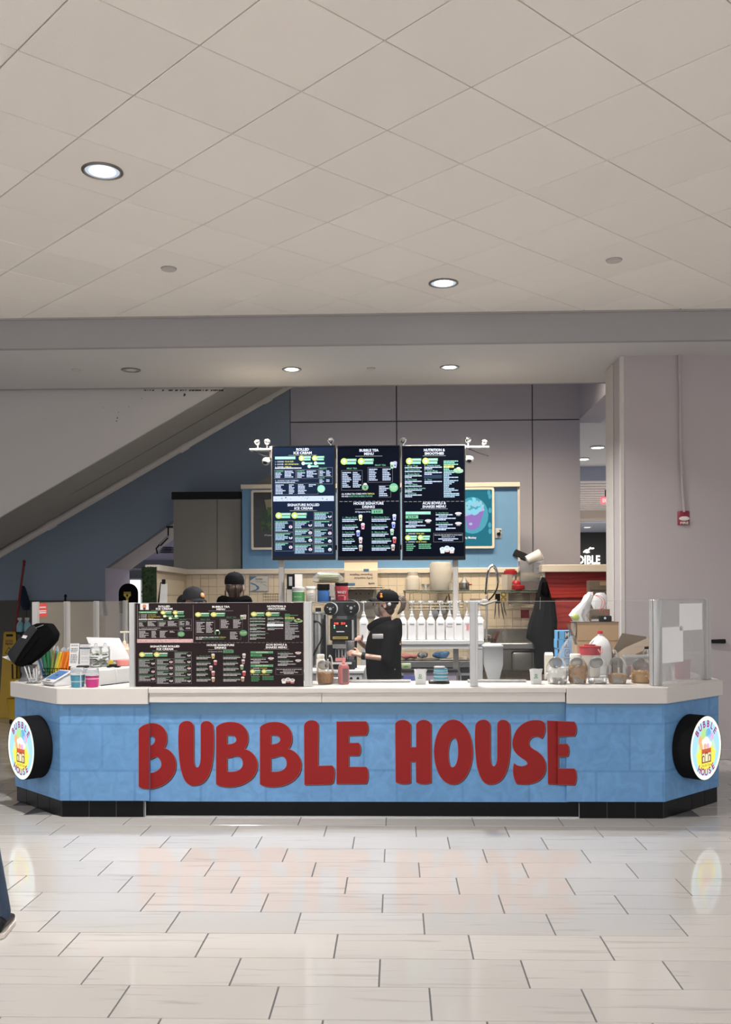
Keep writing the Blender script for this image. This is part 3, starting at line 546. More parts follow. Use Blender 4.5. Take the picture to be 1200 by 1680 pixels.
# ---- round light-box signs on the two wings
EM = lambda c, e: dict(c=c, e=e)
SPEC.update({'lb_rim': EM((.95, 1, .86), 1.05), 'lb_sky': EM((.45, .80, .95), 1), 'lb_yellow': EM((.96, .88, .12), 1), 'lb_mag': EM((.42, .03, .19), .9), 'lb_green': EM((.50, .82, .30), 1), 'lb_blue': EM((.18, .50, .86), 1), 'lb_pink': EM((.90, .45, .75), 1), 'lb_orange': EM((.95, .52, .25), 1), 'lb_white': EM((.97, .95, .95), 1), 'lb_red': EM((.80, .16, .08), .9), 'lb_brown': EM((.25, .09, .03), .8), 'lb_cream': EM((.95, .90, .60), 1), 'lb_pale': EM((.66, .88, .62), 1)})
LBN = {'lb_rim': 'lit_face', 'lb_sky': 'sky_print', 'lb_yellow': 'yellow_print', 'lb_mag': 'lettering', 'lb_brown': 'outline_print', 'lb_red': 'roof_print', 'lb_cream': 'window_print'}
def logo_art(A, R):
    A.disc(0, 0, R, 'lb_rim', 1, n=48); A.disc(0, 0, R * .87, 'lb_sky', 2, n=48)
    def pl(pts, c, l): A.poly([(x * R, y * R) for x, y in pts], c, l)
    pl([(math.cos(a) * .62 * (1 - .25 * max(0, math.sin(a))), -.1 + .70 * math.sin(a)) for a in [2 * math.pi * i / 40 for i in range(40)]], 'lb_pale', 3)
    egg = [(math.cos(a) * (.56 - .12 * math.sin(a)), -.24 + .44 * math.sin(a)) for a in [2 * math.pi * i / 40 for i in range(40)]]
    egg[1] = (.68, -.16); egg[19] = (-.68, -.16)
    pl(egg, 'lb_yellow', 4)
    for x, y, r, c in ((-.12, .43, .2, 'lb_green'), (.14, .43, .18, 'lb_blue'), (.34, .32, .13, 'lb_pink'), (-.33, .26, .16, 'lb_orange'), (-.3, .08, .12, 'lb_orange'), (.22, .24, .16, 'lb_sky')): A.disc(x * R, y * R, r * R, c, 5)
    A.disc(0, .12 * R, .24 * R, 'lb_white', 6)
    for x, y, c in ((-.08, .06, 'lb_orange'), (.1, .05, 'lb_pink'), (.26, .1, 'lb_white'), (-.2, .2, 'lb_white')): A.disc(x * R, y * R, .09 * R, c, 7)
    pl([(-.3, -.46), (.3, -.46), (.3, -.02), (-.3, -.02)], 'lb_brown', 8)
    pl([(-.27, -.43), (.27, -.43), (.27, -.16), (-.27, -.16)], 'lb_cream', 9)
    for i in range(6): x = -.3 + .1 * i; pl([(x, -.02), (x + .02, -.17), (x + .08, -.17), (x + .1, -.02)], 'lb_red', 9)
    for x0, x1, z1 in ((-.27, -.13, -.2), (-.1, .1, -.12), (.13, .27, -.2)): pl([(x0, -.43), (x1, -.43), (x1, z1 - .05), ((x0 + x1) / 2, z1), (x0, z1 - .05)], 'lb_brown', 9.5); pl([(x0 + .03, -.42), (x1 - .03, -.42), (x1 - .03, z1 - .08), ((x0 + x1) / 2, z1 - .05), (x0 + .03, z1 - .08)], 'lb_cream', 10)
    A.text('Test the Taste', 0, -.58 * R, .09 * R, 'lb_brown', 6, 0, .62 * R)
    for s_, base, sg in (('BUBBLE', math.pi / 2, -1), ('HOUSE', -math.pi / 2, 1)):
        n = len(s_)
        for i, ch in enumerate(s_):
            a = base + sg * (i - (n - 1) / 2) * (.34 if sg < 0 else .30); rr = .66 * R if sg < 0 else .86 * R
            A.text(ch, rr * math.cos(a), rr * math.sin(a), .21 * R, 'lb_mag', 6, .03, None, 'CENTER', a - math.pi / 2 if sg < 0 else a + math.pi / 2)
for P0, P1, nn, tt, zc, ux, lab in ((PB, PA, n1, .44, .474, (.7071, -.7071, 0), 'round black light-box sign on the left wing of the counter'), (PC, PD, n3, .41, .48, (.7071, .7071, 0), 'round black light-box sign on the right wing of the counter')):
    R = .232; c2 = P0.lerp(P1, tt) + nn * .002; n3d = Vector((nn.x, nn.y, 0)); t = thing('light_box', lab, 'sign', (c2.x, c2.y, zc))
    ang = math.atan2(nn.y, nn.x) + math.pi / 2
    m = MB(); m.T = rot(0, 0, ang); m.lathe([(R * .97, 0), (R, .006), (R, .135), (R * .985, .142), (R * .985, .137)], n=56, ax='y'); m.build('can', 'black_matt', t)
    A = Art(t.location + n3d * .1375, ux, (0, 0, 1), .0005); logo_art(A, R * .985); A.build(t, LBN, {c: c for c in A.order})
# ================================================================ MENU SCREENS AND MENU BOARD
rnd = random.Random(11)
def words(A, x0, x1, y, h, c, l=2):
    "a line of print too small to read: word-long strokes"
    x = x0
    while x < x1 - .6:
        w = min(rnd.uniform(2, 6) * (x1 - x0) / 22 + .8, x1 - x); A.rect(x, y + h / 2, x + w, y - h / 2, c, l); x += w + .45
def col(A, lines, c='white', h=1.35, l=2):
    for x0, y, w in lines: words(A, x0, x0 + w, y, h, c, l)
def frame(A, x0, y0, x1, y1, c='line', w=.35):
    A.rect(x0, y0 + w, x1, y0, c); A.rect(x0, y1, x1, y1 - w, c); A.rect(x0, y1 - w, x0 + w, y0 + w, c); A.rect(x1 - w, y1 - w, x1, y0 + w, c)
def badge(A, x, y, w=20, h=8, c='badge'):
    A.disc(x + h / 2, y + h / 2, h * .56, c, 4); A.disc(x + h / 2, y + h / 2, h * .3, 'pale', 5); A.rect(x + h * .6, y + h * .48, x + w, y + .4, 'green', 3); A.rect(x + h * .6, y + h - .3, x + w - 1, y + h * .56, 'teal', 3)
    words(A, x + h * 1.05, x + w - 1.5, y + h * .26, h * .2, 'white', 4)
def cup(A, x, y, w, h, c, lid='white'):
    A.poly([(x + w * .2, y + h), (x + w * .8, y + h), (x + w * .93, y + h * .25), (x + w * .07, y + h * .25)], c, 3); A.poly([(x, y + h * .25), (x + w, y + h * .25), (x + w * .8, y), (x + w * .2, y)], lid, 4); A.disc(x + w / 2, y + h * .62, w * .17, 'dark', 5, n=10)
def title(A, a, b, cx, y, wa, wb, ul):
    for t_, yy, w in ((a, y + 4.6, wa), (b, y + 10.4, wb)): A.text(t_, cx, yy, 4.1, 'white', 3, .035, w)
    A.rect(cx - ul / 2, y + 12.8, cx + ul / 2, y + 11.9, 'line', 2)
def block(A, x, y, n, w, c='white', st=2.6, h=1.45):
    for i in range(n): words(A, x, x + w * rnd.uniform(.5, 1), y + i * st, h, c)
# each layout is drawn on a field 103 wide and 92 high, y downwards
def lay_1a(A):
    title(A, 'ROLLED', 'ICE CREAM', 49, 2, 21, 30, 47)
    A.rect(3, 21, 37, 16.3, 'teal', 2); A.text('CREATE YOUR OWN', 20, 20, 2.4, 'pale', 3, .01, 28)
    for i, (t_, w1, t2, w2) in enumerate((('1 - CHOOSE', 14, 'YOUR SIZE :', 16), ('2 - CHOOSE', 14, 'ICE CREAM BASE :', 24), ('3 - CHOOSE', 14, '3 MIX IN :', 12))): A.text(t_, 3, 26 + i * 4.4, 2.3, 'white', 3, .01, w1, 'LEFT'); A.text(t2, 19, 26 + i * 4.4, 2.3, 'yellow', 3, .01, w2, 'LEFT')
    words(A, 3, 47, 35.8, 1.6, 'white'); badge(A, 43, 15.5); badge(A, 65, 15.5)
    for x, y in ((47, 25), (67.5, 25), (57, 30)): A.disc(x + 3, y + 3, 3, 'pale', 4); A.rect(x + 3, y + 4.6, x + 18, y + 1.6, 'teal', 3)
    for x0, y0, x1, y1 in ((2, 38.5, 37.5, 53.5), (38.5, 38.5, 75, 53.5), (76, 35, 98.5, 50), (76, 50.5, 98.5, 63), (3, 61.5, 74.5, 80)): frame(A, x0, y0, x1, y1)
    for t_, x, y in (('CANDIES', 3.2, 42), ('SWEETS', 40, 42), ('FRUITS', 77, 38.5), ('NUTS', 77, 54)): A.text(t_, x, y, 2.5, 'green', 3, .015, len(t_) * 1.95, 'LEFT')
    for x, y, n, w in ((3.5, 44, 4, 11), (19, 41, 5, 16), (40, 44, 4, 13), (55.5, 41, 5, 18), (77, 41, 4, 9), (88, 41, 4, 9.5), (77, 56, 3, 9), (88, 56, 2, 9), (4, 64, 7, 17), (26, 64, 7, 10), (41, 64, 7, 16), (59, 64, 2, 12)): block(A, x, y, n, w, 'text', 2.4)
    A.text('4 - CHOOSE YOUR TOPPINGS :', 3, 58, 2.4, 'text', 3, .01, 40, 'LEFT'); words(A, 3, 36, 59.8, 1.4, 'text')
    A.disc(79.5, 71, 6.4, 'teal', 4); A.text('$ 1.00', 79.5, 71, 2, 'pale', 5, .01, 7.5); A.text('EXTRA', 79.5, 74.2, 2, 'yellow', 5, .01, 7)
    A.rect(-.5, 91.5, 100.5, 82.8, 'strip', 2)
    for i in range(52): a = rnd.uniform(1, 98); b = rnd.uniform(84, 90.2); A.poly([(a, b), (a + rnd.uniform(.6, 2.6), b + rnd.uniform(-1, 1)), (a + rnd.uniform(.5, 2.4), b + rnd.uniform(-1.4, -.3))][::-1], rnd.choice(['dark', 'dark', 'pink', 'white']), 4)
def lay_1b(A):
    title(A, 'SIGNATURE ROLLED', 'ICE CREAM', 50, 3, 53, 30, 45); badge(A, 4, 18.5, 25, 9.5); badge(A, 30.5, 18.5, 25, 9.5)
    for x0, ys in ((2, (32, 51, 52, 67, 68, 83)), (34.5, (32, 45, 46, 57, 58, 70.5, 71.5, 87.5)), (67, (17.5, 31, 32, 44.5, 46, 59, 60, 71.5, 72.5, 87.5))):
        for y0, y1 in zip(ys[::2], ys[1::2]):
            frame(A, x0, y0, x0 + 31, y1); words(A, x0 + 1.3, x0 + rnd.uniform(20, 28), y0 + 2, 1.6, 'green', 3)
            y = y0 + 4.3
            while y < y1 - 1: words(A, x0 + 1.3, x0 + rnd.choice([12, 17, 20, 22]), y, 1.5, 'sky'); y += 2.5
            cy = (y0 + y1) / 2 + 1; A.disc(x0 + 26.5, cy, 3, 'white', 3, 2.6, 12); A.disc(x0 + 26.5, cy - 1.6, 2.3, rnd.choice(['pink', 'white', 'dark']), 4, 1.3, 10); A.disc(x0 + 26.5, cy + .8, 1.2, 'line', 5, n=8)
def lay_2a(A):
    title(A, 'BUBBLE TEA', 'MENU', 51, 3.5, 32, 16, 45); badge(A, 4.5, 19.5, 26, 10); badge(A, 33, 19.5, 26, 10)
    A.text('MILK TEA', 22.5, 37.5, 2.6, 'green', 3, .01, 17); A.text('FRUIT TEA', 70, 32.5, 2.6, 'green', 3, .01, 18)
    frame(A, 5, 39.5, 40, 73); frame(A, 49, 34.5, 90.5, 60); frame(A, 67.5, 65, 87.5, 85)
    for x, y, n, w in ((6.5, 43.3, 9, 15), (24, 43.3, 9, 14), (51, 38, 7, 16), (73.5, 38, 7, 16), (68, 67.3, 6, 16)): block(A, x, y, n, w, 'text', 2.98, 1.75)
    A.disc(92, 69, 7.3, 'green', 4); A.text('$ 6.50', 92, 68.8, 2.6, 'pale', 5, .01, 10.5); A.text('EACH', 92, 72.3, 2.4, 'yellow', 5, .01, 8)
    A.disc(44.5, 68, 5.4, 'green', 3); cup(A, 41.2, 61, 6.8, 12.5, 'red', 'white'); cup(A, 86, 26, 7, 11, 'mint', 'white'); cup(A, 91, 25, 7, 11, 'lilac', 'lilac')
    A.text('ALL BUBBLE TEA COMES WITH', 5, 80.3, 2.6, 'white', 3, .015, 42, 'LEFT'); A.text('TAPIOCA', 48, 80.3, 2.6, 'yellow', 3, .015, 12, 'LEFT'); A.text('OR ADD', 5, 84.3, 2.6, 'white', 3, .015, 11.5, 'LEFT'); A.text('BURSTING BUBBLE FLAVOR', 17.5, 84.3, 2.6, 'green', 3, .01, 39, 'LEFT')
    for i in range(13): A.rect(1.5 + i * 7.8, 92.2, 7 + i * 7.8, 91.3, 'line', 3)
def lay_2b(A):
    title(A, 'HOUSE SIGNATURE', 'DRINKS', 50, .5, 50, 21, 45); A.rect(55, 20.3, 74, 14, 'green', 3); A.text('$ 8.50', 64.5, 18.6, 3.3, 'dark', 4, .02, 12); A.text('All Signatures 24 Oz', 40.5, 18.5, 2.7, 'text', 3, .01, 26)
    NM = (('1 - Mango Slush', 24, 26, 'cream', 33, 22), ('2 - Strawberry Slush', 24, 39, 'pink', 37, 36), ('3 - Taro Fresh', 19, 51, 'blue', 29, 48), ('4 - Royal Thai', 19, 62.5, 'rose', 33, 59.5), ('5 - Choco Vanilla', 24, 74.5, 'brown', 33, 72.5))
    N2 = (('6 - Oreo Honey Boost', 29, 26, 'lilac', 89.5, 21.5), ('7 - Taro Smoothie', 25, 39, 'blue', 88, 34.5), ('8 - Matcha Mango', 26, 51, 'mint', 85.5, 46), ('9 - Strawberry Breeze', 30.5, 62.5, 'red', 89.5, 59.5), ('10 - Coffee Tiramisu', 29, 74.5, 'brown', 87, 72))
    for x, S_ in ((6, NM), (55, N2)):
        for t_, w, y, c, cx, cy in S_: A.text(t_, x, y + 1.5, 2.3, 'green', 3, .005, w, 'LEFT'); words(A, x, x + w + 2, y + 4, 1.8, 'text'); words(A, x, x + w * .85, y + 6.9, 1.8, 'text'); cup(A, cx, cy, 7, 10.5, c)
def lay_3a(A):
    title(A, 'NUTRITION &', 'SMOOTHIES', 52, 3, 35, 32, 38); badge(A, 5.5, 19, 25, 10); badge(A, 32.5, 19, 25.5, 10)
    for t_, w, y, n in (('1 - Mango Tango', 21, 33, 1), ('2 - Strawberry Kiwi', 25, 39.5, 1), ('3 - Banana Boost', 24, 46.7, 2), ('4 - Pina Colada', 20, 56, 2), ('5 - Go Nuts', 20.5, 64, 1), ('6 - Peanut Butter Surprise', 34, 70.7, 2), ('7 - Almond Joy', 19, 79, 2)):
        A.text(t_, 3, y, 2.3, 'teal', 3, .005, w, 'LEFT')
        for i in range(n): words(A, 3, 3 + (28 if i == 0 else 12), y + 2 + i * 2.7, 1.7, 'text')
    for t_, w, y, n in (('8 - Pistachio Dream', 26, 32.5, 2), ('9 - Green Mango', 22, 41.5, 2), ('11 - Detox', 12, 56.5, 2)):
        A.text(t_, 35.5, y, 2.3, 'teal', 3, .005, w, 'LEFT')
        for i in range(n): words(A, 35.5, 35.5 + (29 if i == 0 else 13), y + 2 + i * 2.7, 1.7, 'text')
    A.rect(34.5, 53.5, 64.5, 47.3, 'patch', 3); A.rect(67.5, 35.5, 84.5, 31.7, 'yellow', 3); A.text('ADD - ONS', 76, 34.7, 2, 'dark', 4, .01, 13)
    for i in range(23):
        if i not in (3,): words(A, 67.5, 67.5 + rnd.choice([9, 13, 18, 24, 26]), 24.5 + i * 2.72, 1.7, 'sky' if i > 6 else 'teal')
    for x, y, c in ((88, 40, 'mint'), (92, 38, 'cream'), (96, 41, 'mint')): A.disc(x, y, 4, c, 4, 3.4, 12)
    A.disc(92, 43, 6, 'green', 3, 2, 14)
    for i in range(13): A.rect(1.5 + i * 7.8, 92.4, 7 + i * 7.8, 91.6, 'line', 3)
def lay_3b(A):
    title(A, 'ACAI BOWLS &', 'SHAKES MENU', 51.5, 0, 39, 39, 45)
    A.rect(4, 21.5, 45.5, 16.7, 'teal', 2); A.text('ACAI BOWLS', 25, 20.5, 2.7, 'pale', 3, .015, 22); A.rect(4, 28.3, 25, 22.8, 'green', 2); A.text('$ 9.99', 14.5, 27, 3, 'dark', 3, .02, 13); A.rect(4, 50.7, 45.5, 45.7, 'teal', 2); A.text('SHAKES MENU', 25, 49.5, 2.7, 'pale', 3, .015, 24)
    for t_, x, y, lx in (('1 - Acai Peanut Butter', 4, 32, 36), ('2 - Acai Berries', 54, 20.2, 86), ('3 - Acai Nutella', 54, 36.8, 86)):
        A.text(t_, x, y, 2.3, 'green', 3, .005, 29 if x < 9 else 21, 'LEFT'); words(A, x, x + 28, y + 2.2, 1.8, 'text'); words(A, x + 5, x + 19, y + 5.2, 1.5, 'sky'); words(A, x, x + 33, y + 8.2, 1.8, 'text'); words(A, x, x + 17, y + 10.6, 1.8, 'text')
        A.disc(lx + 5.5, y + 0, 5.6, 'white', 4, 2.2, 14); A.disc(lx + 5.5, y - .4, 4, 'rose', 5, 1, 12); A.disc(lx + 5.5, y + 3.3, 3.8, 'line', 3, 1.1, 12)
    A.text('1 - CHOOSE', 4, 54.8, 2.3, 'white', 3, .01, 15, 'LEFT'); A.text('YOUR SIZE :', 20.5, 54.8, 2.3, 'yellow', 3, .01, 15, 'LEFT'); badge(A, 3.5, 56.5, 19.5, 8); badge(A, 24.5, 56.5, 20, 8)
    A.text('2 - CHOOSE', 4, 68.5, 2.3, 'white', 3, .01, 15, 'LEFT'); A.text('YOUR SHAKE :', 20.5, 68.5, 2.3, 'yellow', 3, .01, 19, 'LEFT')
    for i in range(4): words(A, 5, 13 + rnd.uniform(1, 8), 71.7 + i * 3.2, 1.7, 'green')
    for i in range(3): words(A, 25.5, 46, 71.7 + i * 3.2, 1.7, 'green')
    frame(A, 50, 53, 99, 68); A.text('YOU CAN ADD ANY MIXES TO YOUR SHAKES', 74.5, 57.2, 1.9, 'white', 3, .01, 46); A.text('ADDITIONAL $ 1.00', 74.5, 60.5, 1.9, 'white', 3, .01, 22); words(A, 58, 91, 62.9, 1.6, 'text'); words(A, 65, 83, 65.4, 1.6, 'text')
    for x, y, c in ((65, 80, 'white'), (72.5, 78, 'white'), (80.5, 80, 'white')): A.disc(x, y, 4.6, c, 3, 3.7, 14); A.disc(x, y - .6, 2.8, 'sky', 4, 2, 12); A.poly([(x - 3, y + 7), (x + 3, y + 7), (x + 4, y + 2.5), (x - 4, y + 2.5)], 'rose' if x > 70 else 'white', 2)
LAY = ((lay_1a, lay_1b), (lay_2a, lay_2b), (lay_3a, lay_3b))
PAL = dict(white=(.80, .86, 1), text=(.62, .74, 1), sky=(.50, .72, .92), green=(.20, .58, .34), teal=(.34, .78, .62), badge=(.66, .78, .18), pale=(.72, .92, .86), yellow=(.82, .82, .25), line=(.30, .30, .30), strip=(.62, .72, .95), dark=(.01, .015, .03), pink=(.85, .40, .55), rose=(.80, .62, .62), red=(.65, .12, .12), mint=(.42, .68, .48), lilac=(.55, .58, .90), blue=(.32, .36, .80), cream=(.88, .88, .60), brown=(.55, .46, .38), patch=(.03, .05, .10))
PAL2 = dict(PAL, white=(.70, .68, .66), text=(.36, .34, .34), sky=(.30, .30, .30), green=(.055, .20, .085), teal=(.075, .25, .12), badge=(.52, .50, .09), pale=(.60, .62, .42), yellow=(.50, .42, .10), line=(.17, .15, .14), strip=(.52, .33, .32), dark=(.03, .02, .02), pink=(.40, .07, .08), rose=(.38, .14, .13), red=(.45, .05, .05), mint=(.2, .3, .15), lilac=(.45, .35, .33), blue=(.30, .16, .18), cream=(.55, .42, .15), brown=(.42, .26, .17), patch=(.60, .62, .64))
for c, v in PAL.items(): SPEC['tv_' + c] = dict(c=v, e=.95)
for c, v in PAL2.items(): SPEC['bd_' + c] = dict(c=v, r=.5, n=0)
SPEC['tv_bg'] = dict(c=(.003, .005, .013), e=.9); SPEC['tv_bg_left'] = dict(c=(.010, .020, .050), e=.9); SPEC['paper_bright'] = dict(c=(.86, .85, .85), r=.8, n=.02); SPEC['board_ground'] = dict(c=(.016, .009, .010), r=.4, n=.05, spec=.15)
ARTN = dict(white='lettering', text='small_print', sky='small_print', green='green_print', teal='heading_band', badge='price_badge', pale='badge_centre', yellow='yellow_print', line='rule_line', strip='picture_strip', pink='drink_picture', rose='drink_picture', red='drink_picture', mint='drink_picture', lilac='drink_picture', blue='drink_picture', cream='drink_picture', brown='drink_picture', dark='dark_print', patch='cover_patch')
YT = 10.05
for i, (x0, x1, lab) in enumerate(((446.5, 551, 'left menu screen listing rolled ice cream'), (553.5, 657.5, 'middle menu screen listing bubble tea and house drinks'), (659.5, 764, 'right menu screen listing smoothies and acai bowls'))):
    tl, br = at(x0, 731.5, YT), at(x1, 918.5, YT); t = thing('menu_screen', lab + ', hung above the kiosk', 'screen', ((tl.x + br.x) / 2, YT, br.z))
    w, h = br.x - tl.x, tl.z - br.z; W2 = w / 2; bz = .012
    MB().box(-W2, W2, 0, .05, 0, h).build('housing', 'black', t, bevel=.004); m = MB()
    m.box(-W2, W2, -.008, 0, 0, .038); m.box(-W2, W2, -.008, 0, h - bz, h); m.box(-W2, -W2 + bz, -.008, 0, .038, h - bz); m.box(W2 - bz, W2, -.008, 0, .038, h - bz); m.build('bezel', 'black_gloss', t)
    MB().box(-W2 + bz, W2 - bz, -.003, 0, .038, h - bz).build('display', 'tv_bg_left' if i == 0 else 'tv_bg', t)
    MB().box(-W2 - .006, -W2, -.002, .03, .02, h * .98).build('edge_strip', 'alu', t)
    hw = w - 2 * bz; hh = h - .038 - bz
    for j, fn in enumerate(LAY[i]):
        A = Art(t.location + Vector((-W2 + bz, -.003, h - bz - j * hh / 2)), (hw / 101, 0, 0), (0, 0, hh / 2 / 92), .0006)
        A.uz = -A.uz; A.n = Vector((0, -1, 0))
        def txt(t_, x, y, hgt, c, l=2, bold=0, width=None, align='CENTER', ang=0, A=A):
            A.mb(c, l).text(t_, A.P(x, y, l), hgt * A.uz.length / .7, (1, 0, 0), (0, 0, 1), bold, align, width * A.ux.length if width else None)
        A.text = txt; fn(A); A.build(t, ARTN, {c: 'tv_' + c for c in A.order})
# poles, brackets and the bits along the top of the screens
for px, lab in ((462, 'left white pole carrying the menu screens'), (747.5, 'right white pole carrying the menu screens, behind the pump bottles')):
    p = at(px, 915, YT + .09); t = thing('screen_pole', lab, 'pole', (p.x, YT + .09, 0)); MB().box(-.028, .028, -.028, .028, 0, 3.05).build('pole', 'trim_paint', t, bevel=.004); MB().box(-.05, .05, -.05, .05, 0, .012).build('base_plate', 'trim_paint', t)
t = thing('screen_rail', 'white rail behind the top of the menu screens', 'rail', at(605, 745, YT + .056)); MB(YT / 1585).box(-164, 160, -.7, .6, -6, 14).build('rail', 'trim_paint', t); MB(YT / 1585).box(-158, 158, -.7, .6, -158, -150).build('lower_rail', 'black', t)
k = YT / 1585
def spot(px, py, lab, warm, lean=0, rz=0):
    t = thing('spotlight', lab, 'lamp', at(px, py, YT + .04), rz)
    MB(k).tube([(0, 0, -9), (0, 0, -4), (lean * .3, -1, -1)], 1.3, 8).build('stem', 'chrome', t)
    m = MB(k); R = rot(.5, lean * .12, 0); m.T = R; m.lathe([(1.5, -3), (4, -1.5), (5.6, 2), (6, 5), (5, 5.4), (4, 3)], n=18); m.build('head', 'chrome', t)
    m = MB(k); m.T = R; m.ell((0, 0, 4), 4, 4, 2.2, 12); m.build('bulb', 'lamp_warm' if warm else 'steel', t)
    if warm:
        l = bpy.data.lights.new('lamp', 'POINT'); l.energy = 1.5; l.color = (1, .85, .6); l.shadow_soft_size = .06; o = bpy.data.objects.new('lamp', l); COL.objects.link(o); o.location = at(px, py - 7, YT - .12)
spot(423, 728, 'glowing bracket spotlight at far left of the menu screens', True, -3); spot(438, 727, 'glowing bracket spotlight next to the left menu screen', True, 2); spot(795, 728, 'glowing spotlight at the end of the right bracket', True, 1)
spot(543, 725, 'chrome spotlight above the left menu screen', False, 0); spot(662, 725, 'chrome spotlight between the middle and right menu screens', False, -1); spot(768, 724, 'chrome spotlight above the corner of the right menu screen', False, 0)
for x0, x1, py, lab in ((410, 446, 738, 'white bracket shelf under the two glowing spotlights'), (764, 803, 734, 'white bracket shelf right of the menu screens')):
    t = pxthing('bracket_shelf', lab, 'bracket', x0, py, YT + .02); w = x1 - x0
    MB(k).box(0, w, -5, 14, -1.5, 1.8).build('plate', 'white', t, bevel=.004); MB(k).tube([(w * .15, 4, -2), (w * .55, 4, -8), (w * .98, 4, -14)], 1.0, 6).build('brace', 'dark_grey', t)
for px, py, lab in ((437, 757, 'white dome camera left of the menu screens'), (771, 754, 'white dome camera right of the menu screens')):
    t = pxthing('dome_camera', lab, 'camera', px, py, YT + .03); MB(k).ell((0, 0, 0), 7, 7, 6.6, 18).build('housing', 'white', t); MB(k).ell((-1, -5.5, -2.5), 3.6, 2, 3, 14).build('lens', 'black_gloss', t); MB(k).tube([(0, 0, 3), (5 if px < 600 else -6, 2, 5)], 2.4, 8).build('mount', 'white', t)
# printed menu board taped to the guard glass
YG = 6.975; k = YG / 1585
tl, br = at(222.8, 990, YG), at(498.8, 1126.5, YG)
t = thing('menu_board', 'dark printed menu board in six panels on the counter glass', 'menu', ((tl.x + br.x) / 2, YG - .012, br.z)); w, h = br.x - tl.x, tl.z - br.z
MB().box(-w / 2, w / 2, -.003, .004, 0, h).build('board', 'board_ground', t)
cuts = [at(x, 1000, YG).x for x in (226, 317.5, 408, 498)]
for i in range(3):
    for j, fn in enumerate(LAY[i]):
        x0, x1 = cuts[i], cuts[i + 1]; z0 = at(300, 991.5 if j == 0 else 1056, YG).z; z1 = at(300, 1054.5 if j == 0 else 1125, YG).z
        A = Art((x0, YG - .0152, z0), ((x1 - x0) / 101, 0, 0), (0, 0, -(z0 - z1) / 92), .0004); A.n = Vector((0, -1, 0))
        def txt(t_, x, y, hgt, c, l=2, bold=0, width=None, align='CENTER', ang=0, A=A):
            A.mb(c, l).text(t_, A.P(x, y, l), hgt * A.uz.length / .7, (1, 0, 0), (0, 0, 1), bold, align, width * A.ux.length if width else None)
        A.text = txt; fn(A)
        if j == 0: A.rect(.2, 92, .8, 1, 'line', 2)
        A.build(t, ARTN, {c: 'bd_' + c for c in A.order})
A = Art((0, YG - .0152, 0), (1, 0, 0), (0, 0, 1), .0004); p = at(231, 1000.5, YG); q = at(245, 990, YG); A.rect(p.x, p.z, q.x, q.z, 'paper', 3); c = at(238, 996, YG); A.disc(c.x, c.z + .006, .014, 'lb_red2', 4); A.disc(c.x, c.z - .012, .010, 'lb_dk', 4)
SPEC['lb_red2'] = dict(c=(.5, .18, .1)); SPEC['lb_dk'] = dict(c=(.10, .03, .02)); A.build(t, {'paper': 'logo_sticker'}, {'paper': 'paper', 'lb_red2': 'lb_red2', 'lb_dk': 'lb_dk'})
# ================================================================ GLASS GUARDS
sg = thing('glass_guard', 'glass guard with aluminium posts along the front of the counter', 'guard', (0, YG, ZT))
zt = at(600, 987, YG).z
def post(m_, x0, x1, Y, zt): m_.box(x0, x1, Y - .025, Y + .03, ZT, zt)
for x0, x1 in ((213.5, 222), (500, 512.5), (771.5, 784.5)):
    a, b = at(x0, 1100, YG).x, at(x1, 1100, YG).x; m = MB(); post(m, a, b, YG, zt); m.box(a + (b - a) * .62, a + (b - a) * .7, YG - .027, YG - .02, ZT, zt); m.build('post', 'alu', sg, world=True, bevel=.003)
for x0, x1 in ((222, 500), (512.5, 771.5), (784.5, 1068)):
    a, b = at(x0, 1100, YG).x, at(x1, 1100, YG).x; MB().box(a, b, YG + .002, YG + .008, ZT, zt - .004).build('pane', 'glass', sg, world=True, smooth=0)
    MB().box(a, b, YG + .0018, YG + .0082, zt - .004, zt - .0015).build('pane_edge', 'alu_light', sg, world=True)
wg = thing('wing_guard', 'frosted glass guard with aluminium posts on the right wing', 'guard', (PC.x, YG, ZT))
W0 = Vector((at(1076, 1100, YG).x, YG)); W1 = W0 + n3 * 0 + Vector((.7071, .7071)) * .60; zt2 = at(1076, 984, YG).z
def wbox(m_, s0, s1, d0, d1, z0, z1):
    u = Vector((.7071, .7071)); n = Vector((.7071, -.7071)); m_.slab([W0 + u * s0 + n * d0, W0 + u * s1 + n * d0, W0 + u * s1 + n * d1, W0 + u * s0 + n * d1], z0, z1)
m = MB(); m.box(W0.x - .036, W0.x - .022, YG - .02, YG + .03, ZT, zt2); m.build('post', 'alu', wg, world=True, bevel=.002)
m = MB(); m.slab([(W0.x - .02, YG - .025), (W0.x + .02, YG - .028), (W0.x + .05, YG + .004), (W0.x + .02, YG + .04), (W0.x - .02, YG + .03)], ZT, zt2); m.build('post', 'alu', wg, world=True, bevel=.002)
m = MB(); wbox(m, .715, .75, -.03, .025, ZT, zt2 + .004); m.build('post', 'alu_light', wg, world=True, bevel=.003)
m = MB(); wbox(m, .752, .79, -.03, .02, ZT, zt2 + .004); m.build('post', 'alu', wg, world=True, bevel=.003)
m = MB(); wbox(m, .05, .715, -.003, .003, ZT + .001, zt2); m.build('pane', 'glass_frost', wg, world=True, smooth=0)
m = MB(); wbox(m, .05, .715, -.004, .004, zt2, zt2 + .006); m.build('pane_edge', 'alu_light', wg, world=True)
for s0, s1, z0, z1, lab in ((.085, .385, .155, .415, 'lower square white paper taped on the frosted glass'), (.335, .675, .385, .585, 'upper square white paper taped on the frosted glass')):
    m = MB(); wbox(m, s0, s1, .0035, .0055, ZT + z0, ZT + z1); c = W0 + Vector((.7071, .7071)) * s0; t = thing('paper_sheet', lab, 'paper', (c.x, c.y, ZT + z0)); m.build('sheet', 'paper_bright', t, world=True, smooth=0)
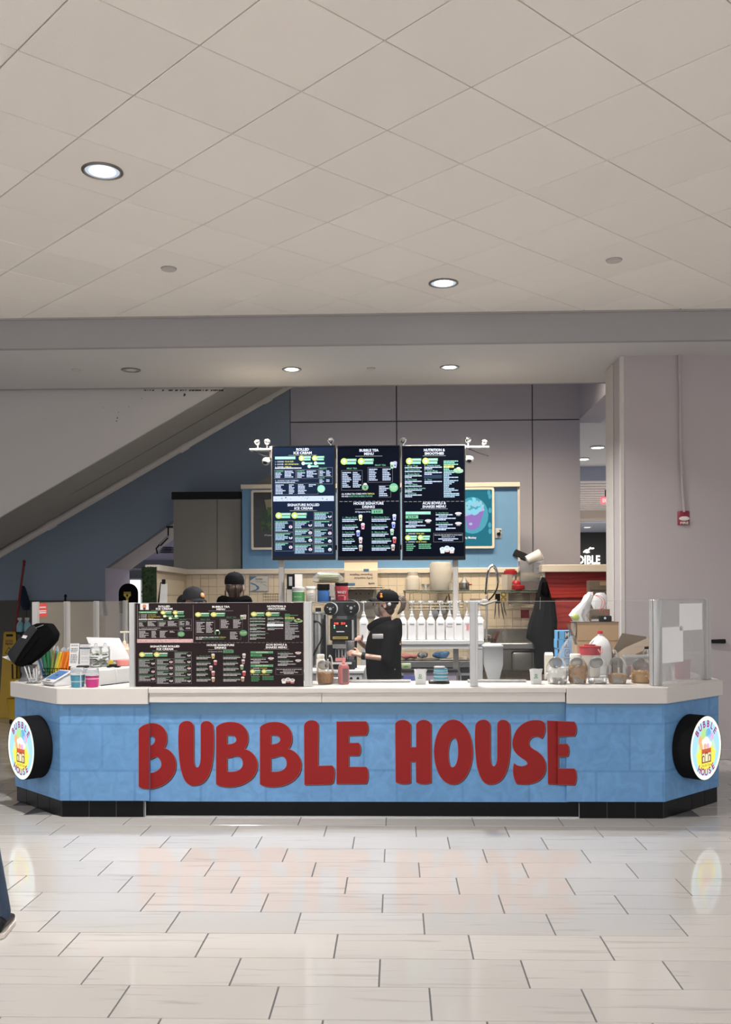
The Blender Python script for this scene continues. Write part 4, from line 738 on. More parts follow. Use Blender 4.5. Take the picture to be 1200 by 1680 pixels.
lg = thing('side_guard', 'glass guard with pale posts along the left side counter', 'guard', (-2.95, 8, ZT - .001)); XL = -2.93
ys = []
def Yx(px, X_): # depth at which the line x = X_ shows at column px
    lo, hi = 7.0, 14.0
    for _ in range(50):
        mid = (lo + hi) / 2; d = -X_ * math.sin(YAW) + mid * math.cos(YAW); rr_ = X_ * math.cos(YAW) + mid * math.sin(YAW)
        if 600 + F * rr_ / d < px: lo = mid
        else: hi = mid
    return lo
for px in (58.5, 110, 158, 206): ys.append(Yx(px, XL))
for y in ys: MB().box(XL - .022, XL + .022, y - .025, y + .025, ZT - .001, 1.545).build('post', 'alu_light', lg, world=True, bevel=.003)
for a, b in zip(ys, ys[1:]): MB().box(XL - .003, XL + .003, a + .025, b - .025, ZT - .001, 1.54).build('pane', 'glass_hazy', lg, world=True, smooth=0)  # the haze of these panes stands in for blurred mall reflections
st = thing('sticker', 'red sticker on the first pane of the left side guard', 'sticker', (XL + .006, ys[0] + .14, 1.42)); MB().box(-.002, 0, -.1, .1, 0, .11).build('sticker', 'sticker_red', st); m = MB(); m.box(0, .001, -.07, .07, .075, .085); m.box(0, .001, -.08, .08, .045, .055); m.box(0, .001, -.07, .075, .03, .04); m.build('print', 'paper', st)
# ================================================================ BACK OF THE KIOSK
YK = 12.8
def oz(px, Y, z): p = at(px, 1000, Y); return Vector((p.x, Y, z))
class Th:
    "a thing whose shapes are written in frame pixels for its distance: x right, y away, z up from its base"
    def __init__(s, name, label, cat, px, Y, z=None, py=None, rz=0, group=None):
        s.k = Y / F; s.Y = Y; s.px = px; s.r = thing(name, label, cat, oz(px, Y, z) if z is not None else at(px, py, Y), rz, group)
        s.py = py if py is not None else HY + (px - 600) * ROLL - (z - EYE) / s.k
    def m(s): return MB(s.k)
    def pt(s, x, y, d=0): return (x - s.px, d, s.py - y)   # frame pixel -> local
    def pl(s, pts): return [(x - s.px, s.py - y) for x, y in pts]
    def p(s, mb, name, material, parent=None, **kw): return mb.build(name, material, parent or s.r, **kw)
tx0, tx1 = at(303, 940, YK).x, at(897, 940, YK).x
wk = struct('wall_kiosk', MB().box(tx0 - .1, tx1, YK + .012, YK + .14, 0, at(600, 941, YK).z), 'tile_grout')
TS = .109; zc = at(600, 1001.6, YK).z; xc = at(800.6, 1000, YK).x
tm = MB().box(-TS / 2 + .0016, TS / 2 - .0016, 0, .012, -TS / 2 + .0016, TS / 2 - .0016).build('tile', 'wall_tile', mesh_only=True, bevel=.002, smooth=0)
tr = MB().box(-TS / 2 + .0016, TS / 2 - .0016, 0, .012, -TS / 2 + .0016, TS / 2 - .0016).build('tile', 'tile_red', mesh_only=True, bevel=.002, smooth=0)
rest = MB(); ztop = at(600, 941, YK).z; cnt = 0
for j in range(-14, 7):
    z = zc + (j + .5) * TS
    if z - TS / 2 > ztop: continue
    for i in range(-42, 10):
        x = xc + (i + .5) * TS
        if x - TS / 2 < tx0 - .05 or x + TS / 2 > tx1 + .03: continue
        if -4 <= j and z + TS / 2 <= ztop + .001 and i > -36 and cnt < 296:
            cnt += 1; o = link('tile', tr if (j == -1 and i == 4) else tm, wk, (x, YK, z))
        else: rest.box(x - TS / 2 + .0016, x + TS / 2 - .0016, YK, YK + .012, z - TS / 2 + .0016, min(z + TS / 2 - .0016, ztop - .002))
rest.build('tiles_beyond', 'wall_tile', wk, smooth=0, kind='stuff')
MB().box(tx0 - .05, at(853, 935, YK).x, YK - .03, YK + .14, at(600, 941, YK).z, at(600, 932.5, YK).z).build('cap_rail', 'cap_cream', wk, bevel=.006)
# left return of the tiled wall, with the leafy panel on its end
xe = at(305, 940, YK).x; ye = 10.95; xe2 = at(257, 940, ye).x
ws = struct('wall_side', MB().slab([(xe, YK + .1), (xe2, ye), (xe2 - .12, ye), (xe - .12, YK + .1)], 0, at(600, 941, YK).z), 'tile_grout')
ux = (Vector((xe, YK, 0)) - Vector((xe2, ye, 0))); L_ = ux.length; ux.normalize(); n_ = Vector((ux.y, -ux.x, 0)); m = MB()
for i in range(int(L_ / .19)):
    for j in range(7):
        a = Vector((xe2, ye, 0)) + ux * (i * .19 + .003); b = a + ux * .184; z0 = zc + .21 - j * .19; c = [a, b, b + n_ * .012, a + n_ * .012]
        m.slab([(q.x, q.y) for q in c], z0 + .003, z0 + .187)
m.build('tiles', 'wall_tile', ws, smooth=0, kind='stuff')
a = Vector((xe2, ye, 0)); b = Vector((xe, YK, 0)); MB().slab([(q.x, q.y) for q in (a + n_ * .03, b + n_ * .03, b - n_ * .13, a - n_ * .13)], ztop, ztop + .07).build('cap_rail', 'cap_cream', ws, bevel=.005)
hp = Th('leafy_panel', 'narrow dark green artificial leaf panel on the end of the tiled side wall', 'plant panel', 245, 10.9, z=.9)
w = 12; zt_ = hp.py - 930
hp.p(hp.m().box(-w, w, -1, 3, 0, zt_), 'backing', 'hedge_green'); rr = random.Random(5); m = hp.m()
for i in range(900):
    c = Vector((rr.uniform(-w, w), -1, rr.uniform(0, zt_))); s_ = rr.uniform(1, 2); R = rot(rr.uniform(-.6, .6), rr.uniform(-.5, .5), rr.uniform(0, 6))
    m.add([c + R @ Vector(q) * s_ for q in ((-.9, 0, 0), (0, -.6, -.8), (.9, 0, 0), (0, -.5, .9))], [(0, 1, 2, 3)])
hp.p(m, 'leaves', 'hedge_green', smooth=0, kind='stuff')
# blue poster wall above the tiles
bx0, bx1 = at(397.5, 900, YK).x, at(850, 900, YK).x; zb, zt = at(600, 932.5, YK).z, at(600, 801, YK).z
pw = struct('wall_poster', MB().box(bx0, bx1, YK + .02, YK + .16, zb, zt), 'poster_blue')
m = MB(); m.box(bx0 - .012, bx1 + .03, YK - .03, YK + .2, zt, at(600, 793.5, YK).z); m.build('cap_rail', 'cap_cream', pw, bevel=.006)
MB().box(bx1, bx1 + .03, YK, YK + .2, zb, zt).build('end_trim', 'trim_paint', pw)
for px in (433, 520, 615, 706, 785): x = at(px, 900, YK).x; MB().box(x - .002, x + .002, YK + .0185, YK + .021, zb, zt).build('panel_joint', 'strip_blue', pw)
gb = Th('gable_block', 'pale sloping block behind the top left of the poster wall', 'block', 470, 13.2, z=at(470, 798, 13.2).z)
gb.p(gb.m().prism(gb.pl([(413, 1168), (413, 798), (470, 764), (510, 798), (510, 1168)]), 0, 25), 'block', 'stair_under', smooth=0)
def poster(px0, px1, py0, py1, lab, ground, dark):
    t = Th('poster_frame', lab, 'poster', (px0 + px1) / 2, YK + .015, py=py1); w, h = (px1 - px0) / 2, py1 - py0; k = 3.6
    m = t.m()
    def rr_(w_, h0, h1, r): return [(sx * (w_ - r) + r * math.cos(a), (h1 - r if sz > 0 else h0 + r) + r * math.sin(a)) for sx, sz, a0 in ((1, 1, 0), (-1, 1, 90), (-1, -1, 180), (1, -1, 270)) for a in [math.radians(a0 + q) for q in (0, 30, 60, 90)]]
    t.p(t.m().prism(rr_(w, 0, h, 3), -2, 3), 'frame_back', 'cap_cream')
    o, i_ = rr_(w, 0, h, 3), rr_(w - k, k, h - k, 1.5); m = t.m(); R = []
    for loop, y in ((o, -2), (o, -5), (i_, -5), (i_, -2.2)): R.append([(x, y, z) for x, z in loop])
    m.loft(R, cap=False); t.p(m, 'frame', 'cap_cream'); t.p(t.m().prism(rr_(w - k + .3, k - .3, h - k + .3, 1.5), -2.6, -2), 'print', ground)
    return t, w, h
SPEC.update({'poster_dark': dict(c=(.006, .006, .007), r=.12, n=0), 'poster_teal': dict(c=(.025, .19, .27), e=.8), 'pt_cyan': dict(c=(.22, .66, .86), e=.95), 'pt_pale': dict(c=(.35, .68, .80), e=.8), 'pt_violet': dict(c=(.34, .20, .58), e=.8), 'pt_rim': dict(c=(.48, .55, .85), e=.8), 'pt_glow': dict(c=(.10, .42, .55), e=.8), 'leaf_dk': dict(c=(.015, .05, .03), r=.4), 'leaf_md': dict(c=(.05, .12, .03), r=.5), 'cup_beige': dict(c=(.24, .22, .15), r=.5)})
t, w, h = poster(413, 489, 804, 902, 'framed dark poster of a green drink, left of the menu screens', 'poster_dark', 1)
def leafpoly(c, L, W, a): return [(c[0] + x * math.cos(a) - y * math.sin(a), c[1] + x * math.sin(a) + y * math.cos(a)) for x, y in ((0, 0), (L * .3, W), (L * .7, W * .8), (L, 0), (L * .7, -W * .8), (L * .3, -W))]
A = Art(t.r.location + Vector((0, -2.6 * t.k, 0)), (t.k, 0, 0), (0, 0, t.k), .0012)
A.poly([(-16, 82), (2, 84), (0, 70), (-13, 66)], 'cup_beige', 1); A.poly([(-12, 70), (0, 70), (0, 40), (-9, 38)], 'leaf_md', 2)
for c, L, W, a in (((-11, 42), 19, 5, 2.6), ((-13, 48), 18, 4.5, 1.9), ((-8, 44), 16, 5, 1.3)): A.poly(leafpoly(c, L, W, a), 'leaf_dk', 3)
rr = random.Random(8)
for i in range(22): A.poly(leafpoly((rr.uniform(-21, 2), rr.uniform(31, 45)), rr.uniform(4, 8), 1.8, rr.uniform(0, 6)), rr.choice(['leaf_md', 'leaf_md', 'leaf_dk']), 4 + i * .1)
A.text('Watermelon Mojito', 3, 22.5, 3, 'light_grey', 3, .01, 40); A.build(t.r, {'cup_beige': 'cup_print', 'light_grey': 'lettering'}, {c: c for c in A.order})
t, w, h = poster(724, 811, 800.5, 900, 'framed lit teal poster of a purple ice cream cup, right of the menu screens', 'poster_teal', 1)
A = Art(t.r.location + Vector((0, -2.6 * t.k, 0)), (t.k, 0, 0), (0, 0, t.k), .0012)
A.disc(8, 54, 26, 'pt_glow', 1, 30); A.poly([(-4, 54), (27, 62), (18, 34), (8, 30), (0, 32)], 'pt_violet', 2); A.poly([(-6, 58), (26, 67), (28, 62), (-5, 52)], 'pt_rim', 3)
for i in range(26):
    a = i / 26 * 6.28; r_ = 11 * math.sqrt(rr.random()); A.poly(leafpoly((9 + r_ * math.cos(a) * 1.25, 68 + r_ * math.sin(a)), 8, 3, a + 1.2), rr.choice(['pt_cyan', 'pt_pale']), 4 + i * .1)
for x, z in ((36.5, 85), (36.8, 62), (36, 38), (36.5, 28), (35, 91)): A.disc(x, z, 2.6, 'pt_glow', 3, 4.5)
A.disc(5, 40, 3, 'pt_rim', 4, 2.2); A.text('Chunky Monkey', 0.5, 16, 3.6, 'lb_white', 3, .012, 27); A.build(t.r, {'pt_violet': 'cup_print', 'lb_white': 'lettering'}, {c: c for c in A.order})
ol = Th('wall_outlet', 'white wall outlet with a black plug on the blue poster wall', 'outlet', 818, YK + .02, py=875); ol.p(ol.m().box(-5.2, 5.2, -1, 0, -8, 8), 'plate', 'white', bevel=.004); ol.p(ol.m().box(-2.5, 3, -4.5, -1, -3.5, 1), 'plug', 'black', bevel=.003); ol.p(ol.m().tube(curve_pts([(1, -4, 1), (4, -4, 4), (1, -3, 5)]), .7, 6), 'cable', 'black')
# grey tall cabinet left of the poster wall
cb = Th('tall_cabinet', 'tall grey two-door cabinet with black top behind the tiled wall', 'cabinet', 340, 13.0, z=0)
x0, x1 = 285 - 340, 397 - 340; zt_ = cb.py - 806; zs = cb.py - 818
cb.p(cb.m().box(x0, x1, 1, 60, 0, zs), 'body', 'cabinet_grey'); cb.p(cb.m().box(x0 - 3, x1, -2, 62, zs, zt_), 'top', 'charcoal', bevel=.005)
xm = 357.5 - 340; cb.p(cb.m().box(x0, xm - .5, -1, 1, 4, zs - .5), 'door', 'cabinet_grey', bevel=.003); cb.p(cb.m().box(xm + .5, x1 - .3, -1, 1, 4, zs - .5), 'door', 'cabinet_grey', bevel=.003); cb.p(cb.m().box(x0 - .9, x0, 5, 10, zs - 30, zs - 20), 'side_label', 'black')
ab = Th('swing_arm', 'folded grey swing arm bracket on the left side of the tall cabinet', 'bracket', 284, 13.05, py=866)
ab.p(ab.m().box(-11, 0, -2, 2, 0, 3), 'plate', 'black', bevel=.003); ab.p(ab.m().tube([(-8, 0, 1), (-8, 0, -13)], 1.2, 8), 'upright', 'charcoal'); ab.p(ab.m().tube([(-8, 0, -14), (-22, -3, -28)], 2.2, 8), 'arm', 'grey'); ab.p(ab.m().tube([(-8, -2, -17), (-20, -5, -30)], 1.0, 8), 'spring', 'charcoal'); ab.p(ab.m().tube([(-22, -3, -28), (-27, -4, -34), (-25, -4, -43)], 1.3, 8), 'wrist', 'black')
# red wood divider at the right
xd0, xd1 = at(894, 960, 12.35).x, 4.2
rd = struct('wall_divider', MB().box(xd0, xd1, 12.35, 12.5, 0, at(950, 938, 12.35).z), 'red_wood')
MB().box(xd0 - .045, xd1, 12.28, 12.55, at(950, 938.5, 12.35).z, at(950, 926.5, 12.35).z).build('cap_rail', 'cap_cream', rd, bevel=.006); MB().box(xd0 - .03, xd0 + .004, 12.33, 12.52, 0, at(950, 938, 12.35).z).build('end_trim', 'cap_cream', rd)
MB().box(xd0, xd1, 12.34, 12.352, at(950, 981.5, 12.35).z, at(950, 980.5, 12.35).z).build('panel_joint', 'black', rd)
# certificates
def cert(px, py, w, h, lab, full):
    t = Th('framed_certificate', lab, 'picture', px, YK - .004, py=py); t.p(t.m().box(-w / 2, w / 2, -1.2, 0, -h / 2, h / 2), 'frame', 'grey', bevel=.002); t.p(t.m().box(-w / 2 + .8, w / 2 - .8, -1.6, -1.2, -h / 2 + .8, h / 2 - .8), 'sheet', 'certificate')
    if full:
        A = Art(t.r.location + Vector((0, -1.6 * t.k, 0)), (t.k, 0, 0), (0, 0, t.k), .001)
        A.poly([(-15, 12), (-15, 5), (-10, 8), (-3, 12)], 'cert_blue'); A.poly([(-14, 2), (-6, -1), (0, -5), (0, -9), (-6, -12), (-14, -12), (-6, -10), (-3, -7), (-6, -3), (-14, 0)], 'cert_blue', 1); A.poly([(2, 0), (8, 2), (15, 1), (9, 3.5), (3, 2)], 'cert_grey'); A.poly([(4, -1), (10, -3), (15, -6), (10, -1.5)], 'cert_grey'); A.text('ServSafe', 0, 6.5, 2.3, 'ink', 1, .01, 12); A.rect(-6, 4.5, 6, 3.8, 'cert_grey', 1); A.rect(-5, 2.6, 5, 2, 'cert_grey', 1)
        A.build(t.r, {'ink': 'lettering', 'cert_blue': 'blue_print', 'cert_grey': 'grey_print'}, {c: c for c in A.order})
cert(425.5, 957.5, 31, 26, 'framed certificate with blue swirls on the tiled wall', True); cert(398, 957, 10, 24, 'narrow framed sheet half behind the worker seen from behind', False)
wb_ = Th('wire_basket', 'small wire basket on the tiled wall just above the printed menu board', 'basket', 445, 12.7, py=989)
m = wb_.m()
for z in (0, 5, 10, 15): m.tube([(-13, 0, z), (13, 0, z)], .45, 5)
for x in range(-13, 14, 4): m.tube([(x, 0, 0), (x, 0, 15)], .35, 5)
m.tube([(-13, 0, 15), (-13, 11, 15)], .45, 5); m.tube([(13, 0, 15), (13, 11, 15)], .45, 5); wb_.p(m, 'basket', 'wire_steel')
# ---------------------------------------------------------------- working tables and shelves
pt = Th('prep_table', 'white kiosk prep table that carries the black sealing machine', 'table', 556, 9.15, z=0)
zt_ = .875 / pt.k; pt.p(pt.m().box(-60, 41, 0, 120, zt_ - 5, zt_), 'worktop', 'white', bevel=.004); pt.p(pt.m().box(-58, 39, 4, 116, 0, zt_ - 5), 'body', 'grey'); pt.p(pt.m().box(2, 38, 2, 4, 30, zt_ - 7), 'control_panel', 'light_grey', bevel=.002)
for x, z in ((20, -13), (31, -13), (20, -23), (31, -23)): o = pt.p(pt.m().cyl((x, 2, zt_ + z), 2.4, 0, 3, 14, 'y'), 'knob', 'black', bevel=.001)
bs = Th('bottle_shelf', 'white raised shelf carrying the row of white pump bottles', 'shelf', 690, 9.95, z=0); zs = bs.py - 1050
bs.p(bs.m().box(-98, 103, -12, 24, zs - 7, zs), 'top', 'white', bevel=.004); bs.p(bs.m().box(-96, 101, -9, 23, zs - 14, zs - 7), 'apron', 'light_grey')
for x in (-97, 93): bs.p(bs.m().box(x, x + 8, -8, 22, 0, zs - 14), 'leg', 'white', bevel=.003)
fz = Th('counter_freezer', 'grey glass-topped freezer under the pump bottle shelf', 'freezer', 712, 10.25, z=0); zf = fz.py - 1084
fz.p(fz.m().box(-70, 62, 0, 60, 0, zf - 12), 'body', 'dark_grey'); fz.p(fz.m().box(-72, 64, -3, 62, zf - 11, zf), 'rim', 'grey', bevel=.006); fz.p(fz.m().box(-68, 60, 2, 58, zf, zf + 1), 'glass_lid', 'black_gloss'); fz.p(fz.m().box(-72, 64, -1.5, 0, zf - 24, zf - 20), 'bumper', 'light_grey'); fz.p(fz.m().box(-66, -20, -1.2, 0, zf - 38, zf - 27), 'label_panel', 'denim_blue')
for px, w, h, c, lab in ((672, 24, 11, 'pink_box', 'red printed plastic bag on the freezer lid'), (694, 20, 13, 'plastic_film', 'clear plastic bag on the freezer lid'), (722, 30, 15, 'cert_blue', 'blue printed plastic bag on the freezer lid')):
    t = Th('plastic_bag', lab, 'bag', px, 10.45, z=fz.r.location.z + (zf + 1) * fz.k); rr = random.Random(px); m = t.m()
    for i in range(5): m.ell((rr.uniform(-.3, .3) * w, rr.uniform(-3, 3), h * .35 + rr.uniform(0, .2) * h), w * .3, 5, h * .35, 10, rot(rr.uniform(-.4, .4), rr.uniform(-.4, .4), 0))
    for i, v in enumerate(m.v): m.v[i] = (v[0], v[1], max(0, v[2]))
    t.p(m, 'bag', c)
t = Th('paper_sheet', 'white sheet lying across the freezer edge', 'paper', 747, 10.27, z=fz.r.location.z + (zf + 1.1) * fz.k); t.p(t.m().box(-25, 20, 0, 26, 0, .4), 'sheet', 'paper', smooth=0); t.p(t.m().box(8, 20, 12, 22, .4, 4), 'pad', 'cap_cream')
t = Th('wipes_pack', 'pale green pack of wipes on the freezer by the worker', 'pack', 667, 9.7, py=1098); t.p(t.m().box(-8, 8, -4, 4, 0, 10), 'pack', 'lime_pack', bevel=.012, seg=2); t.p(t.m().box(-4, 3, -4.6, -4, 4, 6), 'print', 'green_label')
bt = Th('under_table', 'low dark work table behind the front counter', 'table', 690, 9.72, z=0); zz = bt.py - 1098; bt.p(bt.m().box(-30, 60, -14, 14, zz - 4, zz), 'top', 'charcoal'); bt.p(bt.m().box(-28, 58, -11, 12, 0, zz - 4), 'body', 'lavender'); bt.p(bt.m().box(-28, 8, -12, -11, zz - 19, zz - 8), 'drawer', 'denim_blue', bevel=.004)
t = Th('drain_hose', 'grey curved hose hanging below the freezer edge', 'hose', 756, 10.1, py=1086); t.p(t.m().tube(curve_pts([(10, 0, 0), (2, -2, -2), (-3, -3, -12), (0, -3, -26), (-4, -2, -60)], 6), 1.5, 8), 'hose', 'grey')
wt = Th('waste_bin', 'white tapering plastic bin at the end of the pump bottle shelf', 'bin', 808, 9.55, z=0); zb_ = wt.py - 1058
wt.p(wt.m().loft([[(-16, -8, zb_), (17, -8, zb_), (17, 14, zb_), (-16, 14, zb_)], [(-16, -8, zb_ - 3), (17, -8, zb_ - 3), (17, 14, zb_ - 3), (-16, 14, zb_ - 3)], [(-15, -7.5, zb_ - 3.2), (16.6, -7.5, zb_ - 3.2), (16.6, 13, zb_ - 3.2), (-15, 13, zb_ - 3.2)], [(-14, -7, zb_ - 32), (16.5, -7, zb_ - 32), (16.5, 12, zb_ - 32), (-14, 12, zb_ - 32)], [(-6, -6, zb_ - 62), (9, -6, zb_ - 62), (9, 9, zb_ - 62), (-6, 9, zb_ - 62)], [(-5, -6, 0), (8, -6, 0), (8, 9, 0), (-5, 9, 0)]]), 'body', 'white', smooth=50, bevel=.004); wt.p(wt.m().box(-14, 15, -6.5, 12, zb_ - .2, zb_ + .8), 'lid', 'offwhite', bevel=.003)
# pump bottles: one made with its parts, the rest copied
bz = bs.r.location.z + zs * bs.k; kb = 10.0 / F
def pump_bottle(label, loc):
    t = thing('pump_bottle', label, 'bottle', loc); m = MB(kb); R = []
    def sq(h, z, c=1.6): return [(-h, -h + c, z), (-h + c, -h, z), (h - c, -h, z), (h, -h + c, z), (h, h - c, z), (h - c, h, z), (-h + c, h, z), (-h, h - c, z)]
    m.loft([sq(6.6, 0), sq(7.1, 1), sq(7.2, 28), sq(7.0, 30.5), sq(4.2, 36, 1.2), sq(3.4, 37, 1)]); m.build('body', 'milk_white', t, smooth=25)
    m = MB(kb); m.lathe([(3.6, 37), (3.6, 41), (2.4, 42), (2, 46), (1.1, 46.5)], n=16); m.build('collar', 'white', t); m = MB(kb); m.cyl((0, 0, 0), .9, 46, 61.5, 10); m.build('stem', 'white', t)
    m = MB(kb); m.box(-4.6, 4.6, -1.4, 1.4, 61, 63.6); m.tube([(0, 0, 62.3), (-1, -5, 62), (-1, -6.5, 60.5)], 1, 6); m.build('pump_head', 'white', t, bevel=.0015); return t
JX = (597, 620, 661, 676, 691.6, 706.8, 722.8, 738, 752.8, 767, 787.5)
JL = ('white pump bottle left of the woman, furthest from the sink', 'white pump bottle half hidden by the face mask of the woman', 'white pump bottle just behind the hood of the woman', 'white pump bottle second from the back of the woman', 'white pump bottle third from the back of the woman', 'white pump bottle fourth from the back of the woman', 'white pump bottle in front of the hanging pan', 'white pump bottle with a name handwritten low on its front', 'white pump bottle third from the sink end', 'white pump bottle with a small pink tag, left of the guard post', 'white pump bottle nearest the sink, right of the guard post')
pb = pump_bottle(JL[0], oz(JX[0], 10, bz))
sc_tx = ('', '', 'Lychee', 'Mango', 'Guava', 'Kiwi', 'Cherry', 'Peach', 'Lemon', '', '')
for i, px in enumerate(JX):
    t = pb if i == 0 else dup(pb, oz(px, 10, bz), 0, JL[i])
    if i != 0: t.rotation_euler = (0, 0, [0, .05, -.04, .03, -.05, .02][i % 6])
    m = MB(kb)
    if sc_tx[i]: m.text(sc_tx[i], (0 if i != 7 else -1, -7.35, 24.5 if i != 7 else 20), 3.4 if i != 7 else 4.6, width=8 if i != 7 else 9.5)
    else: m.box(-4, 4, -7.4, -7.3, 25.4, 26.2)
    m.build('handwriting', 'ink', t)
    if i == 9: MB(kb).box(-2.4, 1.8, -7.6, -7.25, 16, 25).build('tag', 'pink_box', t)
# ---------------------------------------------------------------- shelf of tubs behind the sealing machine
js = Th('tub_shelf', 'wire shelf on posts carrying the tubs behind the sealing machine', 'shelf', 522, 9.85, z=.875); zj_ = js.py - 988; m = js.m()
for y in range(-6, 16, 3): m.tube([(-50, y, zj_ - 1), (52, y, zj_ - 1)], .5, 5)
for x in range(-50, 53, 6): m.tube([(x, -6, zj_ - 1.5), (x, 15, zj_ - 1.5)], .4, 5)
m.tube([(-50, -6, zj_ - 4), (52, -6, zj_ - 4)], .6, 6); js.p(m, 'wire_deck', 'wire_steel')
for x in (-49, 51):
    for y in (-5, 14): js.p(js.m().cyl((x, y, 0), 1.1, 0, zj_, 8), 'leg', 'wire_steel')
zjw = js.r.location.z + zj_ * js.k
def tub(name, lab, px, w, h, body, lid, lidh, extra=None, Y=9.85, z=None, cat='tub'):
    t = Th(name, lab, cat, px, Y, z=z if z is not None else zjw); t.p(t.m().lathe([(w * .47, 0), (w * .5, 1), (w * .5, h - lidh - 1.5), (w * .44, h - lidh)], n=24), 'body', body); t.p(t.m().lathe([(w * .51, h - lidh), (w * .52, h - lidh + .6), (w * .52, h - .8), (w * .49, h)], n=24), 'lid', lid)
    return t
t = tub('supplement_tub', 'white tub with a green label on the wire shelf', 490, 20, 25, 'milk_white', 'white', 5); t.p(t.m().lathe([(10.15, 2), (10.15, 17)], n=24), 'label', 'green_label'); t.p(t.m().text('PISTACHIO', (0, -10.3, 8), 3, width=12), 'lettering', 'white')
t = tub('supplement_tub', 'plain milky tub between the green label tub and the blue jar', 511, 17, 26, 'plastic_milky', 'offwhite', 4.5)
for z in (6, 10, 14): t.p(t.m().box(-3.5, 4, -8.75, -8.45, z, z + .9), 'print', 'grey')
t = tub('supplement_jar', 'blue jar with a tall black lid', 531, 20, 30, 'blue_jar', 'black', 10)
t = Th('foil_bag', 'silver foil bag between the blue and red jars', 'bag', 546, 9.95, z=zjw); t.p(t.m().loft([[(-6, 0, 0), (6, 0, 0), (6, 7, 0), (-6, 7, 0)], [(-6, -1, 10), (5, -1, 9), (6, 6, 10), (-6, 6, 10)], [(-5, 1, 20), (5, 2, 19), (5, 5, 20), (-5, 5, 20)], [(-6, 2.5, 29), (5, 3, 28), (5, 3.6, 28), (-6, 3.2, 29)]]), 'bag', 'chrome', smooth=20)
t = tub('supplement_jar', 'dark red protein jar with a black lid', 561, 21, 32, 'red_clear', 'black', 5); t.p(t.m().text('WHEY', (1, -11, 14), 6, bold=.01, width=15), 'lettering', 'paper'); t.p(t.m().text('protein', (0, -11, 10), 3, width=10), 'lettering', 'paper')
t = Th('pink_tag', 'small pink tag hanging at the edge of the wire shelf', 'tag', 564.5, 9.795, py=984); t.p(t.m().prism([(-3.5, 6), (3.5, 6), (1.8, -4), (-1.8, -4)], -.5, .5), 'tag', 'pink_box'); t.p(t.m().box(-1.2, 1.2, -.8, -.5, 0, 3.4), 'print', 'magenta_cup')
t = Th('cup_dispenser', 'black square dispenser with a clear tube at the left end of the wire shelf', 'dispenser', 477, 10.02, z=zjw); t.p(t.m().box(-6, 7, 0, 13, 21, 47), 'head', 'black', bevel=.004); t.p(t.m().box(-2.5, 3, -.6, 0, 27, 42), 'inset', 'grey'); t.p(t.m().lathe([(6, 0), (6, 22)], (-3, 6, 0), 16), 'tube', 'plastic_film'); t.p(t.m().tube([(-8, 1, 0), (-8, 1, 26)], .9, 8), 'rod', 'chrome'); t.p(t.m().box(7, 19, 2, 12, 22, 46), 'side_box', 'offwhite')
t = Th('straw_pack', 'clear bag of coloured straws lying on top of the jars', 'pack', 540, 9.95, z=zjw + 32 * 9.85 / F); rr = random.Random(2)
m = t.m(); m.loft([[(x, 6 * c, 9 + 9 * s_) for c, s_ in [(math.cos(a), math.sin(a)) for a in [2 * math.pi * q / 12 for q in range(12)]]] if abs(x) < 24 else [(x, 2 * c, 5 + 3 * s_) for c, s_ in [(math.cos(a), math.sin(a)) for a in [2 * math.pi * q / 12 for q in range(12)]]] for x in (-27, -19, -8, 4, 15, 24)]); t.p(m, 'bag', 'plastic_film')
for i in range(14): t.p(t.m().tube([(-17 + rr.uniform(-2, 1), rr.uniform(-4, 4), 3 + i * .95), (16 + rr.uniform(-1, 2), rr.uniform(-4, 4), 3.5 + i * .9)], .9, 6), 'straw', ['s_orange', 's_green', 's_lime', 's_yellow', 's_lime', 's_green', 's_pink'][i % 7])
# ---------------------------------------------------------------- sealing machine
sm = Th('sealing_machine', 'black cup sealing machine with two film reels and red displays', 'machine', 563, 9.3, z=.876)
P = sm.pt
def sbox(n, mt, x0, y0, x1, y1, d0, d1, bv=.003, par=None): return sm.p(sm.m().box(x0 - sm.px, x1 - sm.px, d0, d1, max(.2, sm.py - y1), sm.py - y0), n, mt, par, bevel=bv)
sbox('body', 'black', 541.5, 1015, 581, 1051, 0, 36, .008); sbox('back_column', 'charcoal', 543, 985, 584, 1098, 30, 44); sbox('base', 'charcoal', 537, 1085, 582, 1100, -2, 44, .004); sbox('left_arm', 'black', 536, 1058, 547, 1086, 2, 14); sbox('right_rail', 'grey', 577.5, 1017, 580.5, 1050, -3, 0)
sbox('lower_jaw', 'charcoal', 545, 1051, 575, 1057, 2, 30); t_ = sbox('tray', 'steel', 546, 1057, 569, 1063.5, -6, 26); sbox('cup_holder', 'grey', 550, 1065, 567, 1080, 4, 22); sbox('tray_cloth', 'white', 546, 1086.5, 577, 1089.5, -6, 12, .001); sbox('pink_block', 'pink_box', 550, 1080, 567, 1085.5, -1, 12)
for i in range(3): sbox('holder_slot', 'black', 551.5 + i * 5.5, 1066, 554 + i * 5.5, 1079, 3.2, 4)
